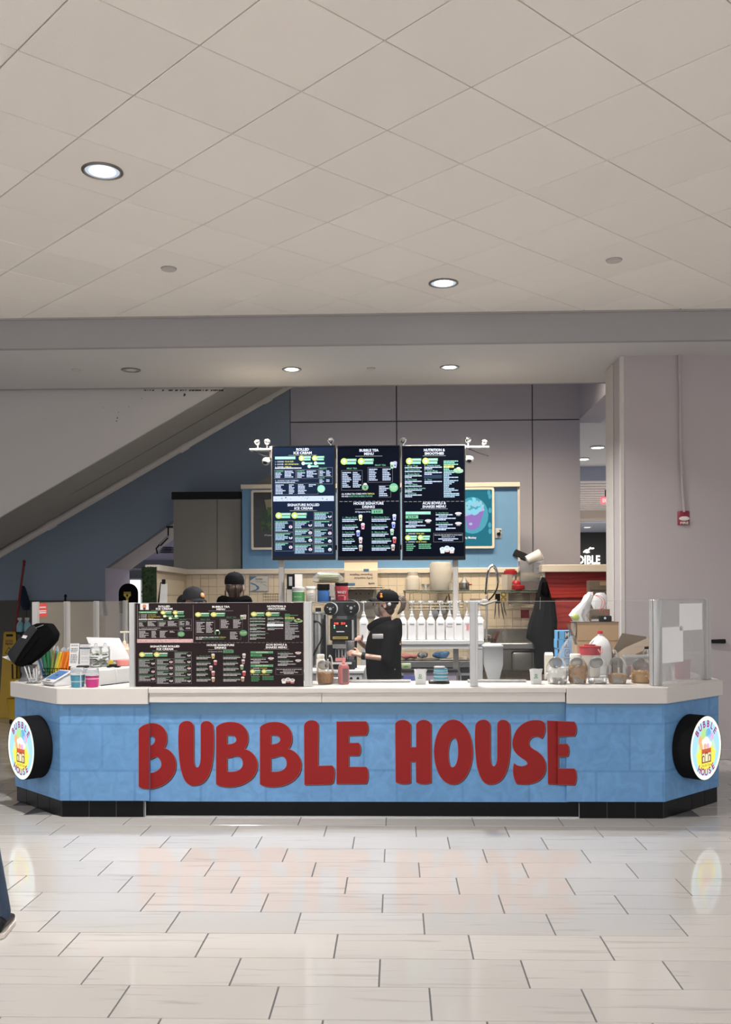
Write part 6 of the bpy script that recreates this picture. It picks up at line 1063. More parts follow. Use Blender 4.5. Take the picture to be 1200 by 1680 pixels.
# low white riser with the things on it
rs = Th('counter_riser', 'low white riser box behind the sample cups', 'riser', 163, 7.04, z=CT); q = [at(px, 1100, Y) for px, Y in ((116, 7.34), (162, 7.05), (213, 7.33), (213, 7.72), (116, 7.72))]; ZR = 1.043
m = MB(); m.slab([(p.x, p.y) for p in q], CT, ZR); m.build('body', 'white', rs.r, world=True, bevel=.004)
m = MB(); m.slab([(p.x, p.y) for p in [at(px, 1100, Y) for px, Y in ((165, 7.02), (212, 7.29), (212, 7.32), (165, 7.05))]], CT, CT + .004); m.build('edge_tray', 'charcoal', rs.r, world=True)
def sign(px, Y, w, h, lab, dark, tilt):
    t = Th('sign_stand', lab, 'sign', px, Y, z=ZR + .001); m = t.m(); m.T = rot(-tilt, 0, 0).to_4x4(); m.box(-w / 2, w / 2, -.6, .6, 0, h); t.p(m, 'sheet', 'paper')
    if dark: m = t.m(); m.T = rot(-tilt, 0, 0).to_4x4(); m.box(-w / 2 - .6, w / 2 + .6, -.9, -.5, h - 7.5, h - 5.5); m.box(-w / 2 - .6, w / 2 + .6, -.9, .6, h, h + .9); t.p(m, 'frame', 'jeans')
    m = t.m(); m.T = rot(-tilt, 0, 0).to_4x4(); rr = random.Random(px); z = h - 3
    while z > 4:
        x = -w / 2 + 2
        while x < w / 2 - 3: l = min(rr.uniform(2, 5), w / 2 - 2 - x); m.box(x, x + l, -.75, -.6, z - 1.1, z); x += l + .7
        z -= rr.choice([2.6, 2.6, 5.2])
    t.p(m, 'lettering', 'ink' if not dark else 'cert_grey', smooth=0, kind='stuff'); m = t.m(); m.loft([[(-w / 3, 1, 0), (w / 3, 1, 0), (w / 3, 9, 0), (-w / 3, 9, 0)], [(-w / 3, 1 + h * .5 * math.sin(tilt), h * .5), (w / 3, 1 + h * .5 * math.sin(tilt), h * .5), (w / 3, 2 + h * .5 * math.sin(tilt), h * .5), (-w / 3, 2 + h * .5 * math.sin(tilt), h * .5)]]); t.p(m, 'back_leg', 'jar_clear')
sign(120, 7.47, 15, 38, 'white sign sheet with black lines on the riser', False, .22); sign(139, 7.42, 17, 37, 'white price sign with a dark band on the riser', True, .05)
t = Th('card_reader', 'small dark card reader lying before the price sign', 'reader', 136, 7.30, z=ZR + .001); t.p(t.m().box(-10, 9, -6, 6, 0, 3.6), 'body', 'charcoal', bevel=.006); t.p(t.m().box(0, 6, -4, 4, 3.6, 3.9), 'screen', 'black_gloss')
for px, w, h, lab in ((157, 10, 36, 'clear tip jar with a paper band, full of banknotes'), (172, 8.5, 35, 'clear tip jar right of the banded jar, part full of banknotes')):
    t = Th('tip_jar', lab, 'jar', px, 7.36 if px < 160 else 7.44, z=ZR + .001); t.p(t.m().lathe([(w * .9, 0), (w, 1), (w, h * .78), (w * .86, h * .84), (w * .86, h * .88)], n=28), 'glass', 'jar_clear'); t.p(t.m().lathe([(w * .95, h * .88), (w * .8, h * .94), (2, h * .96), (2, h), (2.8, h + 2), (.1, h + 4)], n=24), 'lid', 'jar_clear')
    if px < 160: t.p(t.m().lathe([(w * 1.02, h * .40), (w * 1.02, h * .55)], n=28), 'band', 'paper'); t.p(t.m().box(-7, 7, -w * 1.04 - .2, -w * .98, h * .45, h * .48), 'print', 'ink')
    rr = random.Random(px); n_ = 9 if px < 160 else 6
    for i in range(n_):
        m = t.m(); c = Vector((rr.uniform(-.35, .35) * w, rr.uniform(-.35, .35) * w, 4 + i * (h * .62 / n_))); m.T = Matrix.Translation(c) @ rot(rr.uniform(-.7, .7), rr.uniform(-.6, .6), rr.uniform(0, 3)).to_4x4(); m.loft([[(-6, -3 , -.2), (6, -3, .8), (6, -2.7, .9), (-6, -2.7, 0)], [(-6, 3, 1.5), (6, 3, 0), (6, 3.2, .2), (-6, 3.2, 1.7)]]); t.p(m, 'banknote', 'money', smooth=0)
t = Th('tablet_back', 'white tablet register tilted away behind the tip jars', 'register', 172, 7.55, z=ZR + .003); H_ = t.py
t.p(t.m().loft([[(-39, y0, H_ - 1047), (17, y0, H_ - 1048.5), (40, y1, H_ - 1082), (40, y1, H_ - 1085), (-18, y1, H_ - 1085)] for y0, y1 in ((22, 4), (26, 8))]), 'shell', 'light_grey', bevel=.004); t.p(t.m().tube([(8, 10, 0), (4, 14, H_ - 1070)], [9, 4], 14), 'stand', 'light_grey')
t = Th('pink_box', 'flat round pink box on the riser beside the menu board', 'box', 202, 7.52, z=ZR + .001); t.p(t.m().lathe([(11, 0), (12, 1), (12, 9), (11, 10), (.1, 10)], n=28), 'box', 'pink_box'); t.p(t.m().lathe([(12.2, 5), (12.2, 9.4)], n=28), 'lid', 'pink_box')
t = Th('black_tray', 'black gadget tray on the riser in front of the pink box', 'tray', 186, 7.34, z=ZR + .001); t.p(t.m().box(-10, 11, -6, 5, 0, 2.4), 'tray', 'black', bevel=.004); t.p(t.m().box(-7, 6, -4, 3, 2.4, 5), 'gadget', 'charcoal', bevel=.004)
t = Th('yellow_sponge', 'small yellow sponge left of the pink box', 'sponge', 181.5, 7.42, z=ZR + .001); t.p(t.m().box(-4, 4, -3, 3, 0, 11, rot(0, .15, 0)), 'sponge', 'gold', bevel=.01, seg=2)
t = Th('white_cable', 'thin white cable looping down from the riser', 'cable', 186, 7.2, z=ZR + .003); t.p(t.m().tube(curve_pts([(-6, 8, 1), (2, 0, 1), (7, -6, -8), (8, -8, -18), (4, -9, -25)], 6), .55, 6), 'cable', 'white')
t = Th('pump_jar', 'peach pump bottle behind the tablet register', 'bottle', 204, 8.0, z=CT); H_ = t.py
t.p(t.m().lathe([(9, 0), (10, 1), (10, H_ - 1066), (7, H_ - 1062), (6.6, H_ - 1057)], n=24), 'body', 'peach'); t.p(t.m().lathe([(3, H_ - 1057), (2.8, H_ - 1053), (1.2, H_ - 1052), (1.2, H_ - 1037)], n=14), 'stem', 'cream_bottle'); t.p(t.m().box(-7, 8, -1.5, 1.5, H_ - 1039, H_ - 1036), 'pump_head', 'cream_bottle', bevel=.002)
sd = Th('prep_ledge', 'white inner ledge of the left side counter under the pump jar', 'ledge', 190, 7.9, z=0); q = [at(px, 1100, 7.8) for px in (186, 222)]; m = MB(); m.slab([(q[0].x, 7.9), (q[1].x, 7.9), (q[1].x, 8.3), (q[0].x, 8.3)], 0, CT - .001); m.build('ledge', 'white', sd.r, world=True)
# ---- clear candy jars
def candy_jar(px, w, h, fill, fh, lab, Y=7.16, tag_=True, lump=None, ang=0, fseed=1):
    t = Th('candy_jar', lab, 'jar', px, Y, z=CT); r = w / 2
    m = t.m(); m.lathe([(r * .74, 0), (r * .82, .6), (r * .97, h * .28), (r, h * .45), (r * .96, h * .62), (r * .84, h * .78), (r * .62, h * .90), (r * .3, h * .965), (.1, h * .98)], n=32, sy=.8); t.p(m, 'glass', 'jar_clear')
    m = t.m(); m.T = Matrix.Translation((-r * .22 + ang * r * .2, -r * .40, h * .78)) @ rot(-.95, ang, 0).to_4x4() @ Matrix.Rotation(0, 4, 'X'); m.lathe([(r * .56, -1.2), (r * .62, -.6), (r * .62, 1.2), (r * .4, 2.4), (.1, 2.8)], n=28); t.p(m, 'lid', 'chrome_hazy')
    m = t.m(); rr = random.Random(fseed)
    if fill:
        prof = [(r * .70, 1), (r * .78, 1.4), (r * .92, max(2, min(h * .28, fh * .6))), (r * .93, fh * .9), (r * .6, fh), (.1, fh * 1.05)]; m.lathe(prof, n=24, sy=.78); t.p(m, 'filling', fill)
        m = t.m(); s_, mt = lump
        for i in range(46):
            a = rr.uniform(0, 6.28); q_ = rr.uniform(.2, .9) if i % 2 else .9; z = fh * .92 if i % 2 else rr.uniform(2, fh * .95); f = r * q_ * (min(1, .8 + z / h))
            m.ell((f * math.cos(a), f * math.sin(a) * .78, z + (s_ * .3 if i % 2 else 0)), s_ * rr.uniform(.7, 1.2), s_ * rr.uniform(.6, 1), s_ * rr.uniform(.5, .8), 6, rot(rr.uniform(0, 3), rr.uniform(0, 3), 0))
        t.p(m, 'pieces', mt, kind='stuff')
    if tag_: m = t.m(); m.box(-r * .52, r * .42, -r * .70, -r * .66, 1.2, 10.5); t.p(m, 'label_holder', 'jar_label', bevel=.008, seg=2)
    return t
SPEC['chrome_hazy'] = dict(fn=glassy((.78, .78, .78), .25, .1, .16, (.5, .5, .5))); SPEC['jar_label'] = dict(fn=glassy((.8, .8, .78), .12, .1, .25, (.8, .78, .74)))
candy_jar(533.5, 29, 40, 'cereal', 19, 'candy jar of brown cereal beside the menu board post', 7.16, False, (1.6, 'cereal'), 0, 2)
candy_jar(914, 35, 44, 'marsh', 24, 'candy jar of white marshmallows, first in the right-hand row', 7.16, True, (4, 'marsh'), .2, 3)
candy_jar(948, 32, 44, 'nuts', 28, 'candy jar of walnuts, second in the right-hand row', 7.16, True, (3.4, 'granola'), .2, 4)
candy_jar(980.5, 35, 44, 'light_grey', 4, 'nearly empty candy jar, third in the right-hand row', 7.16, True, (1.4, 'light_grey'), .1, 5)
candy_jar(1013, 33, 44, 'nuts', 16, 'candy jar of chopped nuts, fourth in the right-hand row', 7.16, True, (1.6, 'nuts'), .2, 6)
candy_jar(1053, 36, 40, 'waffle', 17, 'candy jar of waffle pieces nearest the right guard post', 7.2, False, (4, 'waffle'), -.7, 7)
t = Th('cream_bottle', 'cream squeeze bottle behind the cereal jar', 'bottle', 526, 7.35, z=CT); t.p(t.m().lathe([(6.5, 0), (7, 1), (7, 36), (6, 38.5), (5.4, 39)], n=24), 'body', 'cream_bottle'); t.p(t.m().lathe([(6.4, 39), (6.4, 44), (5.6, 45), (.1, 45.4)], n=24), 'lid', 'cream_bottle')
t = Th('hook_tap', 'small white curved spout behind the cereal jar', 'spout', 541, 7.36, z=CT); t.p(t.m().tube(curve_pts([(3, 0, 0), (4, 0, 26), (3, 0, 38), (0, 0, 43), (-1, 0, 40)], 5), 1, 8), 'spout', 'white'); t.p(t.m().cyl((-3, 0, 0), 1.2, 0, 37, 10), 'post', 'white')
t = Th('sauce_bottle', 'square pink sauce bottle with a nozzle on the counter', 'bottle', 563.5, 7.14, z=CT, rz=.5); m = t.m(); R = []
for h, z in ((6.3, 0), (7, 1), (7, 28), (5.5, 32), (2.6, 33)): R.append([(-h, -h, z), (h, -h, z), (h, h, z), (-h, h, z)])
t.p(m.loft(R), 'body', 'pink_sauce', bevel=.004, seg=2, smooth=50); t.p(t.m().lathe([(2.6, 33), (2.8, 36), (1.4, 38), (.6, 46), (.5, 47)], n=14), 'nozzle', 'pink_box'); t.p(t.m().box(-5, 5, -7.3, -7, 3, 26), 'label', 'pink_dark')
t = Th('napkins', 'small pile of white napkins between the cereal jar and the sauce bottle', 'napkins', 548, 7.22, z=CT); rr = random.Random(3)
for i in range(5): t.p(t.m().box(-9 + rr.uniform(-1, 1), 9, -7, 7, i * 1.8, i * 1.8 + 1.5, rot(0, rr.uniform(-.06, .06), rr.uniform(-.4, .4))), 'napkin', 'paper')
t = Th('steel_ledge', 'low steel strip lying on the counter behind the glass', 'strip', 622, 7.30, z=CT); t.p(t.m().box(-52, 52, -4, 8, 0, 4), 'strip', 'steel', bevel=.003); t.p(t.m().box(-50, 50, -5, -4, 1, 2), 'slot', 'grey')
t = Th('steel_ledge', 'second steel strip lying on the counter right of the guard post', 'strip', 815, 7.30, z=CT); t.p(t.m().box(-48, 48, -4, 8, 0, 4), 'strip', 'steel', bevel=.003); t.p(t.m().box(-46, 46, -5, -4, 1, 2), 'slot', 'grey')
for px, lab in ((690, 'white paper bag cup with a green stamp left of the teal bowls'), (879.5, 'white paper bag cup with a green stamp beside the candy jars')):
    t = Th('paper_bag', lab, 'bag', px, 7.14, z=CT); m = t.m(); n = 14; rr = random.Random(px); R = []
    for w, d, z, j in ((8.5, 5, 0, 0), (9, 5.4, 8, .3), (9.6, 5.6, 18, .6), (10.6, 4.6, 24, 1.0)): R.append([((w + rr.uniform(-j, j)) * math.copysign(abs(math.cos(a)) ** .5, math.cos(a)), d * math.copysign(abs(math.sin(a)) ** .5, math.sin(a)), z + rr.uniform(-j, j)) for a in [2 * math.pi * q / n for q in range(n)]])
    m.loft(R, cap=False); t.p(m, 'bag', 'paper'); t.p(t.m().box(-8, 8, -4.5, 4.5, 0, .6), 'base', 'paper'); A = Art(t.r.location + Vector((-1 * t.k, -5.9 * t.k, 12 * t.k)), (t.k, 0, 0), (0, 0, t.k), .0004); A.rect(-2, 0, 2, 4, 'green_label', 1); A.rect(-1, 1, 1, 3, 'paper', 2); A.rect(-3.4, -2.4, 3.4, -1.2, 'green_label', 1); A.build(t.r, {'green_label': 'stamp', 'paper': 'stamp_centre'}, {c: c for c in A.order})
t = Th('scale', 'small black kitchen scale under the teal bowls', 'scale', 720, 7.2, z=CT); t.p(t.m().box(-17, 17, -11, 11, 0, 4), 'body', 'black', bevel=.006); t.p(t.m().box(-14, 14, -10, 10, 4, 5), 'plate', 'steel', bevel=.002); zs_ = CT + 5.2 * t.k
def bowl(px, r, h, z, lab, c, Y=7.2):
    t = Th('paper_bowl', lab, 'bowl', px, Y, z=z); t.p(t.m().lathe([(r, 0), (r * 1.02, 1.2), (r * .98, 1.4), (r * .9, h), (.1, h)], n=26), 'body', c); t.p(t.m().lathe([(r * 1.0, 1.4), (r * 1.03, .9), (r * 1.03, .1), (r, 0)], n=26), 'rim', 'white'); t.p(t.m().lathe([(r * .958, h * .5), (r * .953, h * .62)], n=26), 'band', 'white'); return t
bowl(723, 12.2, 11, zs_, 'lower teal paper bowl upside down on the scale', 'teal_cup'); bowl(723, 12, 8, zs_ + 11.2 * 7.2 / F, 'middle teal paper bowl in the stack on the scale', 'teal_cup')
t = Th('bowl_cover', 'white lid with a brown rim on top of the teal bowls', 'lid', 721, 7.2, z=zs_ + 19.4 * 7.2 / F); t.p(t.m().lathe([(9, 0), (9.4, .6), (9.2, 1.4), (8.8, 3), (.1, 3.2)], n=24), 'lid', 'white'); t.p(t.m().lathe([(9.5, .2), (9.6, .9), (9.4, 1.3)], n=24), 'rim', 'pink_dark')
# ---- right end: boxes, jugs and bags on the inner table
it = Th('inner_table', 'white inner table at the right end carrying boxes and jugs', 'table', 980, 7.7, z=0); q0, q1 = at(893, 1100, 7.6), at(1075, 1100, 7.6); m = MB(); m.slab([(at(905, 1100, 7.64).x, 7.64), (1.885, 7.64), (1.885, 9.0), (at(912, 1100, 9).x, 9.0)], .87, ZT - .004); m.build('top', 'white', it.r, world=True, bevel=.004)
for x in (1.45, 1.82):
    for y in (7.7, 8.9): m = MB(); m.box(x - .025, x + .025, y - .025, y + .025, 0, .87); m.build('leg', 'grey', it.r, world=True)
ZI = ZT - .0035
t = Th('cream_carton', 'tall cream carton left behind the marshmallow jar', 'carton', 900.5, 7.52, z=CT); t.p(t.m().box(-6.5, 6.5, -6, 6, 0, 40), 'carton', 'cream_bottle', bevel=.002); t.p(t.m().loft([[(-6.5, -6, 40), (6.5, -6, 40), (6.5, 6, 40), (-6.5, 6, 40)], [(-6, -1, 44), (6, -1, 44), (6, 1, 44), (-6, 1, 44)]]), 'gable', 'cream_bottle', smooth=0)
t = Th('cream_jar', 'cream tub with a ridged lid behind the walnut jar', 'tub', 944, 7.75, z=ZI); t.p(t.m().lathe([(8, 0), (8.5, 1), (8.5, 30), (7.5, 32)], n=24), 'body', 'cream_bottle'); t.p(t.m().lathe([(9, 32), (9, 37), (8, 38), (.1, 38.2)], n=24), 'lid', 'offwhite')
t = Th('red_pitcher', 'clear pitcher with a red collar and lid behind the candy jars', 'pitcher', 968, 7.78, z=ZI); t.p(t.m().lathe([(15, 0), (16, 1), (17.2, 36)], n=30), 'body', 'plastic_milky'); t.p(t.m().lathe([(17.4, 36), (17.6, 47), (17, 49)], n=30), 'collar', 'red_clear'); t.p(t.m().lathe([(18, 48), (18, 50), (12, 51), (9, 51.2), (9, 53), (.1, 53.4)], n=30), 'lid', 'red_plastic'); t.p(t.m().tube(curve_pts([(10, -15, 46), (13, -17, 41), (16, -16, 41), (17, -13, 47)], 4), 1.1, 7), 'spout_loop', 'pink_box')
t = Th('milk_jug', 'white plastic milk gallon with a red cap behind the red pitcher', 'jug', 985, 8.05, z=ZI); m = t.m(); R = []
for h, z in ((14.5, 0), (16, 1.5), (16, 42), (15.2, 48), (11, 56), (6, 61), (3.6, 62.5), (3.4, 66)): c = h * .28; R.append([(-h, -h + c, z), (-h + c, -h, z), (h - c, -h, z), (h, -h + c, z), (h, h - c, z), (h - c, h, z), (-h + c, h, z), (-h, h - c, z)])
m.loft(R); t.p(m, 'body', 'milk_white', smooth=45); t.p(t.m().lathe([(4.4, 65.5), (4.4, 70), (3.6, 70.6), (.1, 70.8)], n=20), 'cap', 'red_cap'); t.p(t.m().tube(curve_pts([(-11, -6, 56), (-17, -8, 50), (-17.5, -8, 40), (-15, -8, 33)], 5), 2, 8), 'handle', 'milk_white')
bx = Th('cardboard_box', 'big open brown cardboard box on the inner table', 'box', 982, 8.62, z=ZI); H_ = bx.py; zt_ = H_ - 1021
m = bx.m()
for x0, x1, y0, y1 in ((-34, 33, 0, 1), (-34, 33, 52, 53), (-34, -33, 1, 52), (32, 33, 1, 52)): m.box(x0, x1, y0, y1, 0, zt_)
m.box(-33, 32, 1, 52, 0, 1); bx.p(m, 'walls', 'cardboard', smooth=0)
bx.p(bx.m().loft([[(-34, 2, zt_ - 1), (-34, 50, zt_ - 1), (-35, 50, zt_ - 1), (-35, 2, zt_ - 1)], [(-36, 2, zt_ - 22), (-36, 50, zt_ - 22), (-37, 50, zt_ - 22), (-37, 2, zt_ - 22)]][::1]), 'side_flap', 'cardboard_dark', smooth=0)
bx.p(bx.m().loft([[(-38, 0, zt_ - 36), (-33.5, 0, zt_ - 36), (-33.5, 1, zt_ - 36), (-38, 1, zt_ - 36)], [(-52, -6, zt_ - 3), (-48, -6, zt_ - 2), (-48, -5, zt_ - 2), (-52, -5, zt_ - 3)]]), 'front_flap', 'cardboard_dark', smooth=0)
bx.p(bx.m().box(-34, 33, -.3, 0, zt_ - 30, zt_ - 29), 'crease', 'cardboard_dark'); bx.p(bx.m().box(-36, 33.5, -1, 53.5, zt_, zt_ + 1), 'top_board', 'cardboard_dark')
ZB = bx.r.location.z + (zt_ + 1) * bx.k
t = Th('cardboard_box', 'open carton with slanting flaps at the right end of the inner table', 'box', 1034, 7.98, z=ZI); H_ = t.py; m = t.m(); za = H_ - 1084
for x0, x1, y0, y1 in ((-28, 28, 0, 1), (-28, 28, 40, 41), (-28, -27, 1, 40), (27, 28, 1, 40)): m.box(x0, x1, y0, y1, 0, za)
m.box(-27, 27, 1, 40, 0, 1); t.p(m, 'walls', 'cardboard_dark', smooth=0); t.p(t.m().loft([[(-14, -1, za + 1), (38, -2, za + 24), (38, 18, za + 38), (-4, 18, za + 20), (-27, 18, za + 4)], [(-14, 0, za + 2), (38, -1, za + 25), (38, 19, za + 39), (-4, 19, za + 21), (-27, 19, za + 5)]]), 'flap', 'cardboard_dark', smooth=0); t.p(t.m().loft([[(-14, -1.2, za + 1.4), (38, -2.2, za + 24.4), (38, -2.2, za + 25.6), (-14, -1.2, za + 2.6)], [(-14, -1, za + 1.4), (38, -2, za + 24.4), (38, -2, za + 25.6), (-14, -1, za + 2.6)]]), 'flap_edge', 'cardboard', smooth=0); t.p(t.m().loft([[(-27, 40, za), (38, 40, za), (38, 41, za), (-27, 41, za)], [(-2, 46, za + 44), (38, 46, za + 38), (38, 47, za + 38), (-2, 47, za + 44)]]), 'back_flap', 'cardboard_dark', smooth=0)
t = Th('scoop', 'clear plastic scoop handle standing in the clear box', 'scoop', 1010, 7.66, z=ZI + .001); t.p(t.m().tube(curve_pts([(6, 0, 0), (4, 0, 30), (1, 0, 42), (-3, 0, 45), (-2, 0, 40)], 5), 1.6, 8), 'handle', 'plastic_milky')
t = Th('clear_box', 'clear plastic box of pink pieces behind the waffle jar', 'container', 1047, 7.5, z=CT); m = t.m()
for x0, x1, y0, y1 in ((-20, 20, 0, .6), (-20, 20, 21, 21.6), (-20, -19.4, .6, 21), (19.4, 20, .6, 21)): m.box(x0, x1, y0, y1, 0, 36)
t.p(m, 'walls', 'plastic_film', smooth=0); t.p(t.m().box(-21, 21, -1, 22.6, 36, 38.5), 'lid', 'plastic_film', bevel=.003); t.p(t.m().box(-18, 18, 2, 20, .5, 22), 'filling', 'pink_sauce', bevel=.02, seg=2)
t = Th('small_bottle', 'small clear bottle with a black cap standing on the clear box', 'bottle', 1061, 7.55, z=CT + 38.7 * 7.5 / F); t.p(t.m().lathe([(5, 0), (6, 1), (6, 5), (3, 9), (2.4, 10)], n=18), 'body', 'jar_clear'); t.p(t.m().cyl((0, 0, 0), 3.4, 10, 14, 16), 'cap', 'black')
bb = Th('blue_carton', 'lowest blue carton with black lettering, under the big box flap', 'carton', 930, 8.95, z=ZI); kb_ = bb.k; hb = (bb.py - 1034.5) / 4
labs = ('lowest blue carton of the stack behind the film bag', 'second blue carton from the bottom of its stack', 'third blue carton from the bottom of its stack', 'topmost blue carton marked with a big M')
bb.r['label'] = labs[0]
for i in range(4):
    t = bb if i == 0 else Th('blue_carton', labs[i], 'carton', 930 + (i % 2), 8.95, z=ZI + (i * hb + .1 * i) * kb_)
    t.r['group'] = 'stack of blue cartons'; t.p(t.m().box(-16, 15, 0, 30, 0, hb - .2), 'carton', 'blue_box', bevel=.002); s_ = ('60', 'G', 'H', 'M')[i]
    t.p(t.m().box(-4.5, 3.5, -.3, 0, 1, hb - 1.5), 'label_ground', 'ink'); t.p(t.m().text(s_, (-.5, -.6, hb * .22), hb * .85, bold=.03, width=6), 'lettering', 'blue_box' if i < 3 else 'paper'); t.p(t.m().box(-15.5, -13, -.3, 0, 1, hb - 1), 'edge_print', 'ink')
def lumpy(t, name, mtl, rings, seed, j):
    rr = random.Random(seed); n = 18; R = []
    for z, x0, x1, d in rings: R.append([((x0 + x1) / 2 + (x1 - x0) / 2 * math.cos(a) * (1 + rr.uniform(-j, j)), d * math.sin(a) * (1 + rr.uniform(-j, j)), max(0, z + rr.uniform(-1, 1))) for a in [2 * math.pi * q / n for q in range(n)]])
    return t.p(t.m().loft(R), name, mtl, smooth=25)
t = Th('film_bag', 'crumpled clear film bag behind the marshmallow jar', 'bag', 929, 7.95, z=ZI); lumpy(t, 'bag', 'plastic_film', ((0, -15, 16, 9), (14, -14, 15, 9), (30, -14, 12, 7), (44, -8, 14, 6), (56, 0, 14, 5), (63, 6, 13, 2)), 5, .14)
t = Th('grocery_bag', 'white plastic grocery bag with red print on the big cardboard box', 'bag', 960, 8.67, z=ZB); lumpy(t, 'bag', 'paper', ((0, -18, 6, 10), (10, -26, 4, 11), (20, -20, 6, 10), (32, -6, 10, 9), (42, 0, 14, 7), (48, 6, 13, 3)), 8, .27); t.p(t.m().ell((-16, -9.5, 8), 7, 2, 5, 12), 'green_print', 's_lime'); rr = random.Random(1)
for dx in (0, 4): t.p(t.m().tube(curve_pts([(8 + dx, -8, 43), (18 + dx, -10, 42), (26 + dx, -10, 33), (21 + dx, -9, 14)], 6), 1, 6, True, .4), 'red_stripe', 'sticker_red')
t = Th('bag_handles', 'white bag handles draped over the carton on the big box', 'bag', 984, 8.82, z=ZB + 20.2 * 8.77 / F); lumpy(t, 'drape', 'paper', ((0, -12, 10, 5), (10, -12, 12, 5), (20, -8, 12, 4), (26, -4, 8, 2)), 12, .25)
t = Th('cardboard_box', 'small brown carton with dark tape standing on the big box', 'box', 985, 8.77, z=ZB); t.p(t.m().box(-18, 16, 0, 22, 0, 20), 'carton', 'cardboard_dark', bevel=.003); t.p(t.m().text('U', (10, -.3, 12), 8, bold=.03, width=5), 'lettering', 'sticker_red')
t = Th('cardboard_box', 'dark carton with a slot higher up by the column edge', 'box', 990, 11.6, py=1015); zz = t.py; t.p(t.m().box(-22, 14, 0, 24, 0, 62), 'carton', 'cardboard_dark', bevel=.003); t.p(t.m().box(-5, 8, -.4, 0, 54, 60), 'slot', 'cardboard'); t.p(t.m().box(-20, 12, -.4, 0, 46, 47), 'fold', 'ink')
cs = Th('box_stand', 'white stand behind the jacket that carries the dark carton', 'stand', 990, 11.55, z=0); cs.p(cs.m().box(-26, 18, 0, 30, 0, (t.r.location.z / cs.k)), 'stand', 'offwhite')
t = Th('black_device', 'black plastic device lying in front of the small carton', 'device', 993, 8.66, z=ZB); t.p(t.m().box(-10, 10, -6, 6, 0, 10), 'body', 'black', bevel=.01, seg=2); t.p(t.m().ell((-1, -6, 6), 2, 1, 2, 10), 'button', 'light_grey'); t.p(t.m().box(-22, -10, -5, 5, 0, 5), 'foil', 'chrome', bevel=.006)
# behind the frosted wing glass
for px, Y, r, h, c, lid, lab in ((1120, 7.55, 12, 32, 'red_plastic', 'white', 'red tub standing behind the frosted glass'), (1156, 7.9, 7, 16, 'teal_pump', 'white', 'teal cup standing behind the frosted glass near the end post'), (1092, 7.4, 9, 24, 'light_grey', 'white', 'grey tub standing behind the frosted glass near the corner post')):
    t = Th('counter_tub', lab, 'tub', px, Y, z=CT); t.p(t.m().lathe([(r * .9, 0), (r, 1), (r, h)], n=24), 'body', c); t.p(t.m().lathe([(r * 1.06, h), (r * 1.06, h + 3), (.1, h + 3.4)], n=24), 'lid', lid)
t = Th('acrylic_shelf', 'clear acrylic shelf strip behind the frosted glass', 'shelf', 1125, 7.72, z=CT); t.p(t.m().box(-38, 34, -2, 12, 36, 38.5, rot(0, -.03, 0)), 'top', 'paper'); 
for x in (-36, 31): t.p(t.m().box(x, x + 2, -1, 11, 0, 37), 'leg', 'jar_clear')
# ================================================================ CLEANING CORNER, FAR LEFT
YC = 12.6
t = Th('floor_sign', 'yellow wet floor caution sign standing by the left wall', 'sign', 17, YC, z=0); H_ = t.py; z1 = H_ - 1037
t.p(t.m().loft([[(-15, -14, 0), (14, -14, 0), (14, -12, 0), (-15, -12, 0)], [(-11, -2, z1 - 3), (10, -2, z1 - 3), (10, 0, z1 - 3), (-11, 0, z1 - 3)], [(-9, -1, z1), (8, -1, z1), (8, 1, z1), (-9, 1, z1)]]), 'front_board', 'yellow_plastic', bevel=.006); t.p(t.m().loft([[(-15, 14, 0), (14, 14, 0), (14, 16, 0), (-15, 16, 0)], [(-10, 2, z1 - 2), (9, 2, z1 - 2), (9, 4, z1 - 2), (-10, 4, z1 - 2)]]), 'back_board', 'yellow_plastic'); t.p(t.m().box(-6, 5, -3.2, -1.6, z1 - 8, z1 - 4), 'hand_hole', 'black'); 
d = Vector((0, -.12, 0)); t.p(t.m().text('CAUTION', (-.5, -4.4, z1 - 17), 5, bold=.02, width=13), 'lettering', 'fire_red'); t.p(t.m().text('Wet Floor', (-.5, -4.8, z1 - 21.5), 5, bold=.02, width=13), 'lettering', 'ink')
A = Art(t.r.location + Vector((0, -6.2 * t.k, (z1 - 36) * t.k)), (t.k, 0, 0), (0, .085 * t.k, t.k), .002); A.poly([(-7, 0), (6, 0), (-.5, 11)], 'ink', 1); A.poly([(-5.4, 1), (4.4, 1), (-.5, 9.2)], 'gold', 2); A.poly([(-2, 2), (2, 2), (1, 6), (-1, 4)], 'ink', 3); A.build(t.r, {'ink': 'symbol_print', 'gold': 'symbol_ground'}, {c: c for c in A.order})
t = Th('mop_bucket', 'yellow mop bucket with wringer in front of the wet floor sign', 'bucket', 32, 12.0, z=0); m = t.m(); R = []
for w, d, z in ((16, 12, 8), (19, 14, 40), (20.5, 15, 42), (18.5, 13, 41.5), (15, 11, 10)): R.append([(w * math.copysign(abs(math.cos(a)) ** .5, math.cos(a)), d * math.copysign(abs(math.sin(a)) ** .5, math.sin(a)), z) for a in [2 * math.pi * q / 20 for q in range(20)]])
t.p(m.loft(R), 'tub', 'yellow_plastic'); t.p(t.m().box(-16, 20, -9, 9, 42, 74), 'wringer', 'yellow_plastic', bevel=.02, seg=2); t.p(t.m().tube([(-12, 0, 74), (-14, 4, 98)], 1.5, 8), 'wringer_handle', 'black')
for x in (-12, 12):
    for y in (-8, 8): t.p(t.m().cyl((x, y, 4), 4, -1.2, 1.2, 14, 'x'), 'wheel', 'black'); t.p(t.m().cyl((x, y, 0), 1.2, 4, 9, 8), 'caster', 'black')
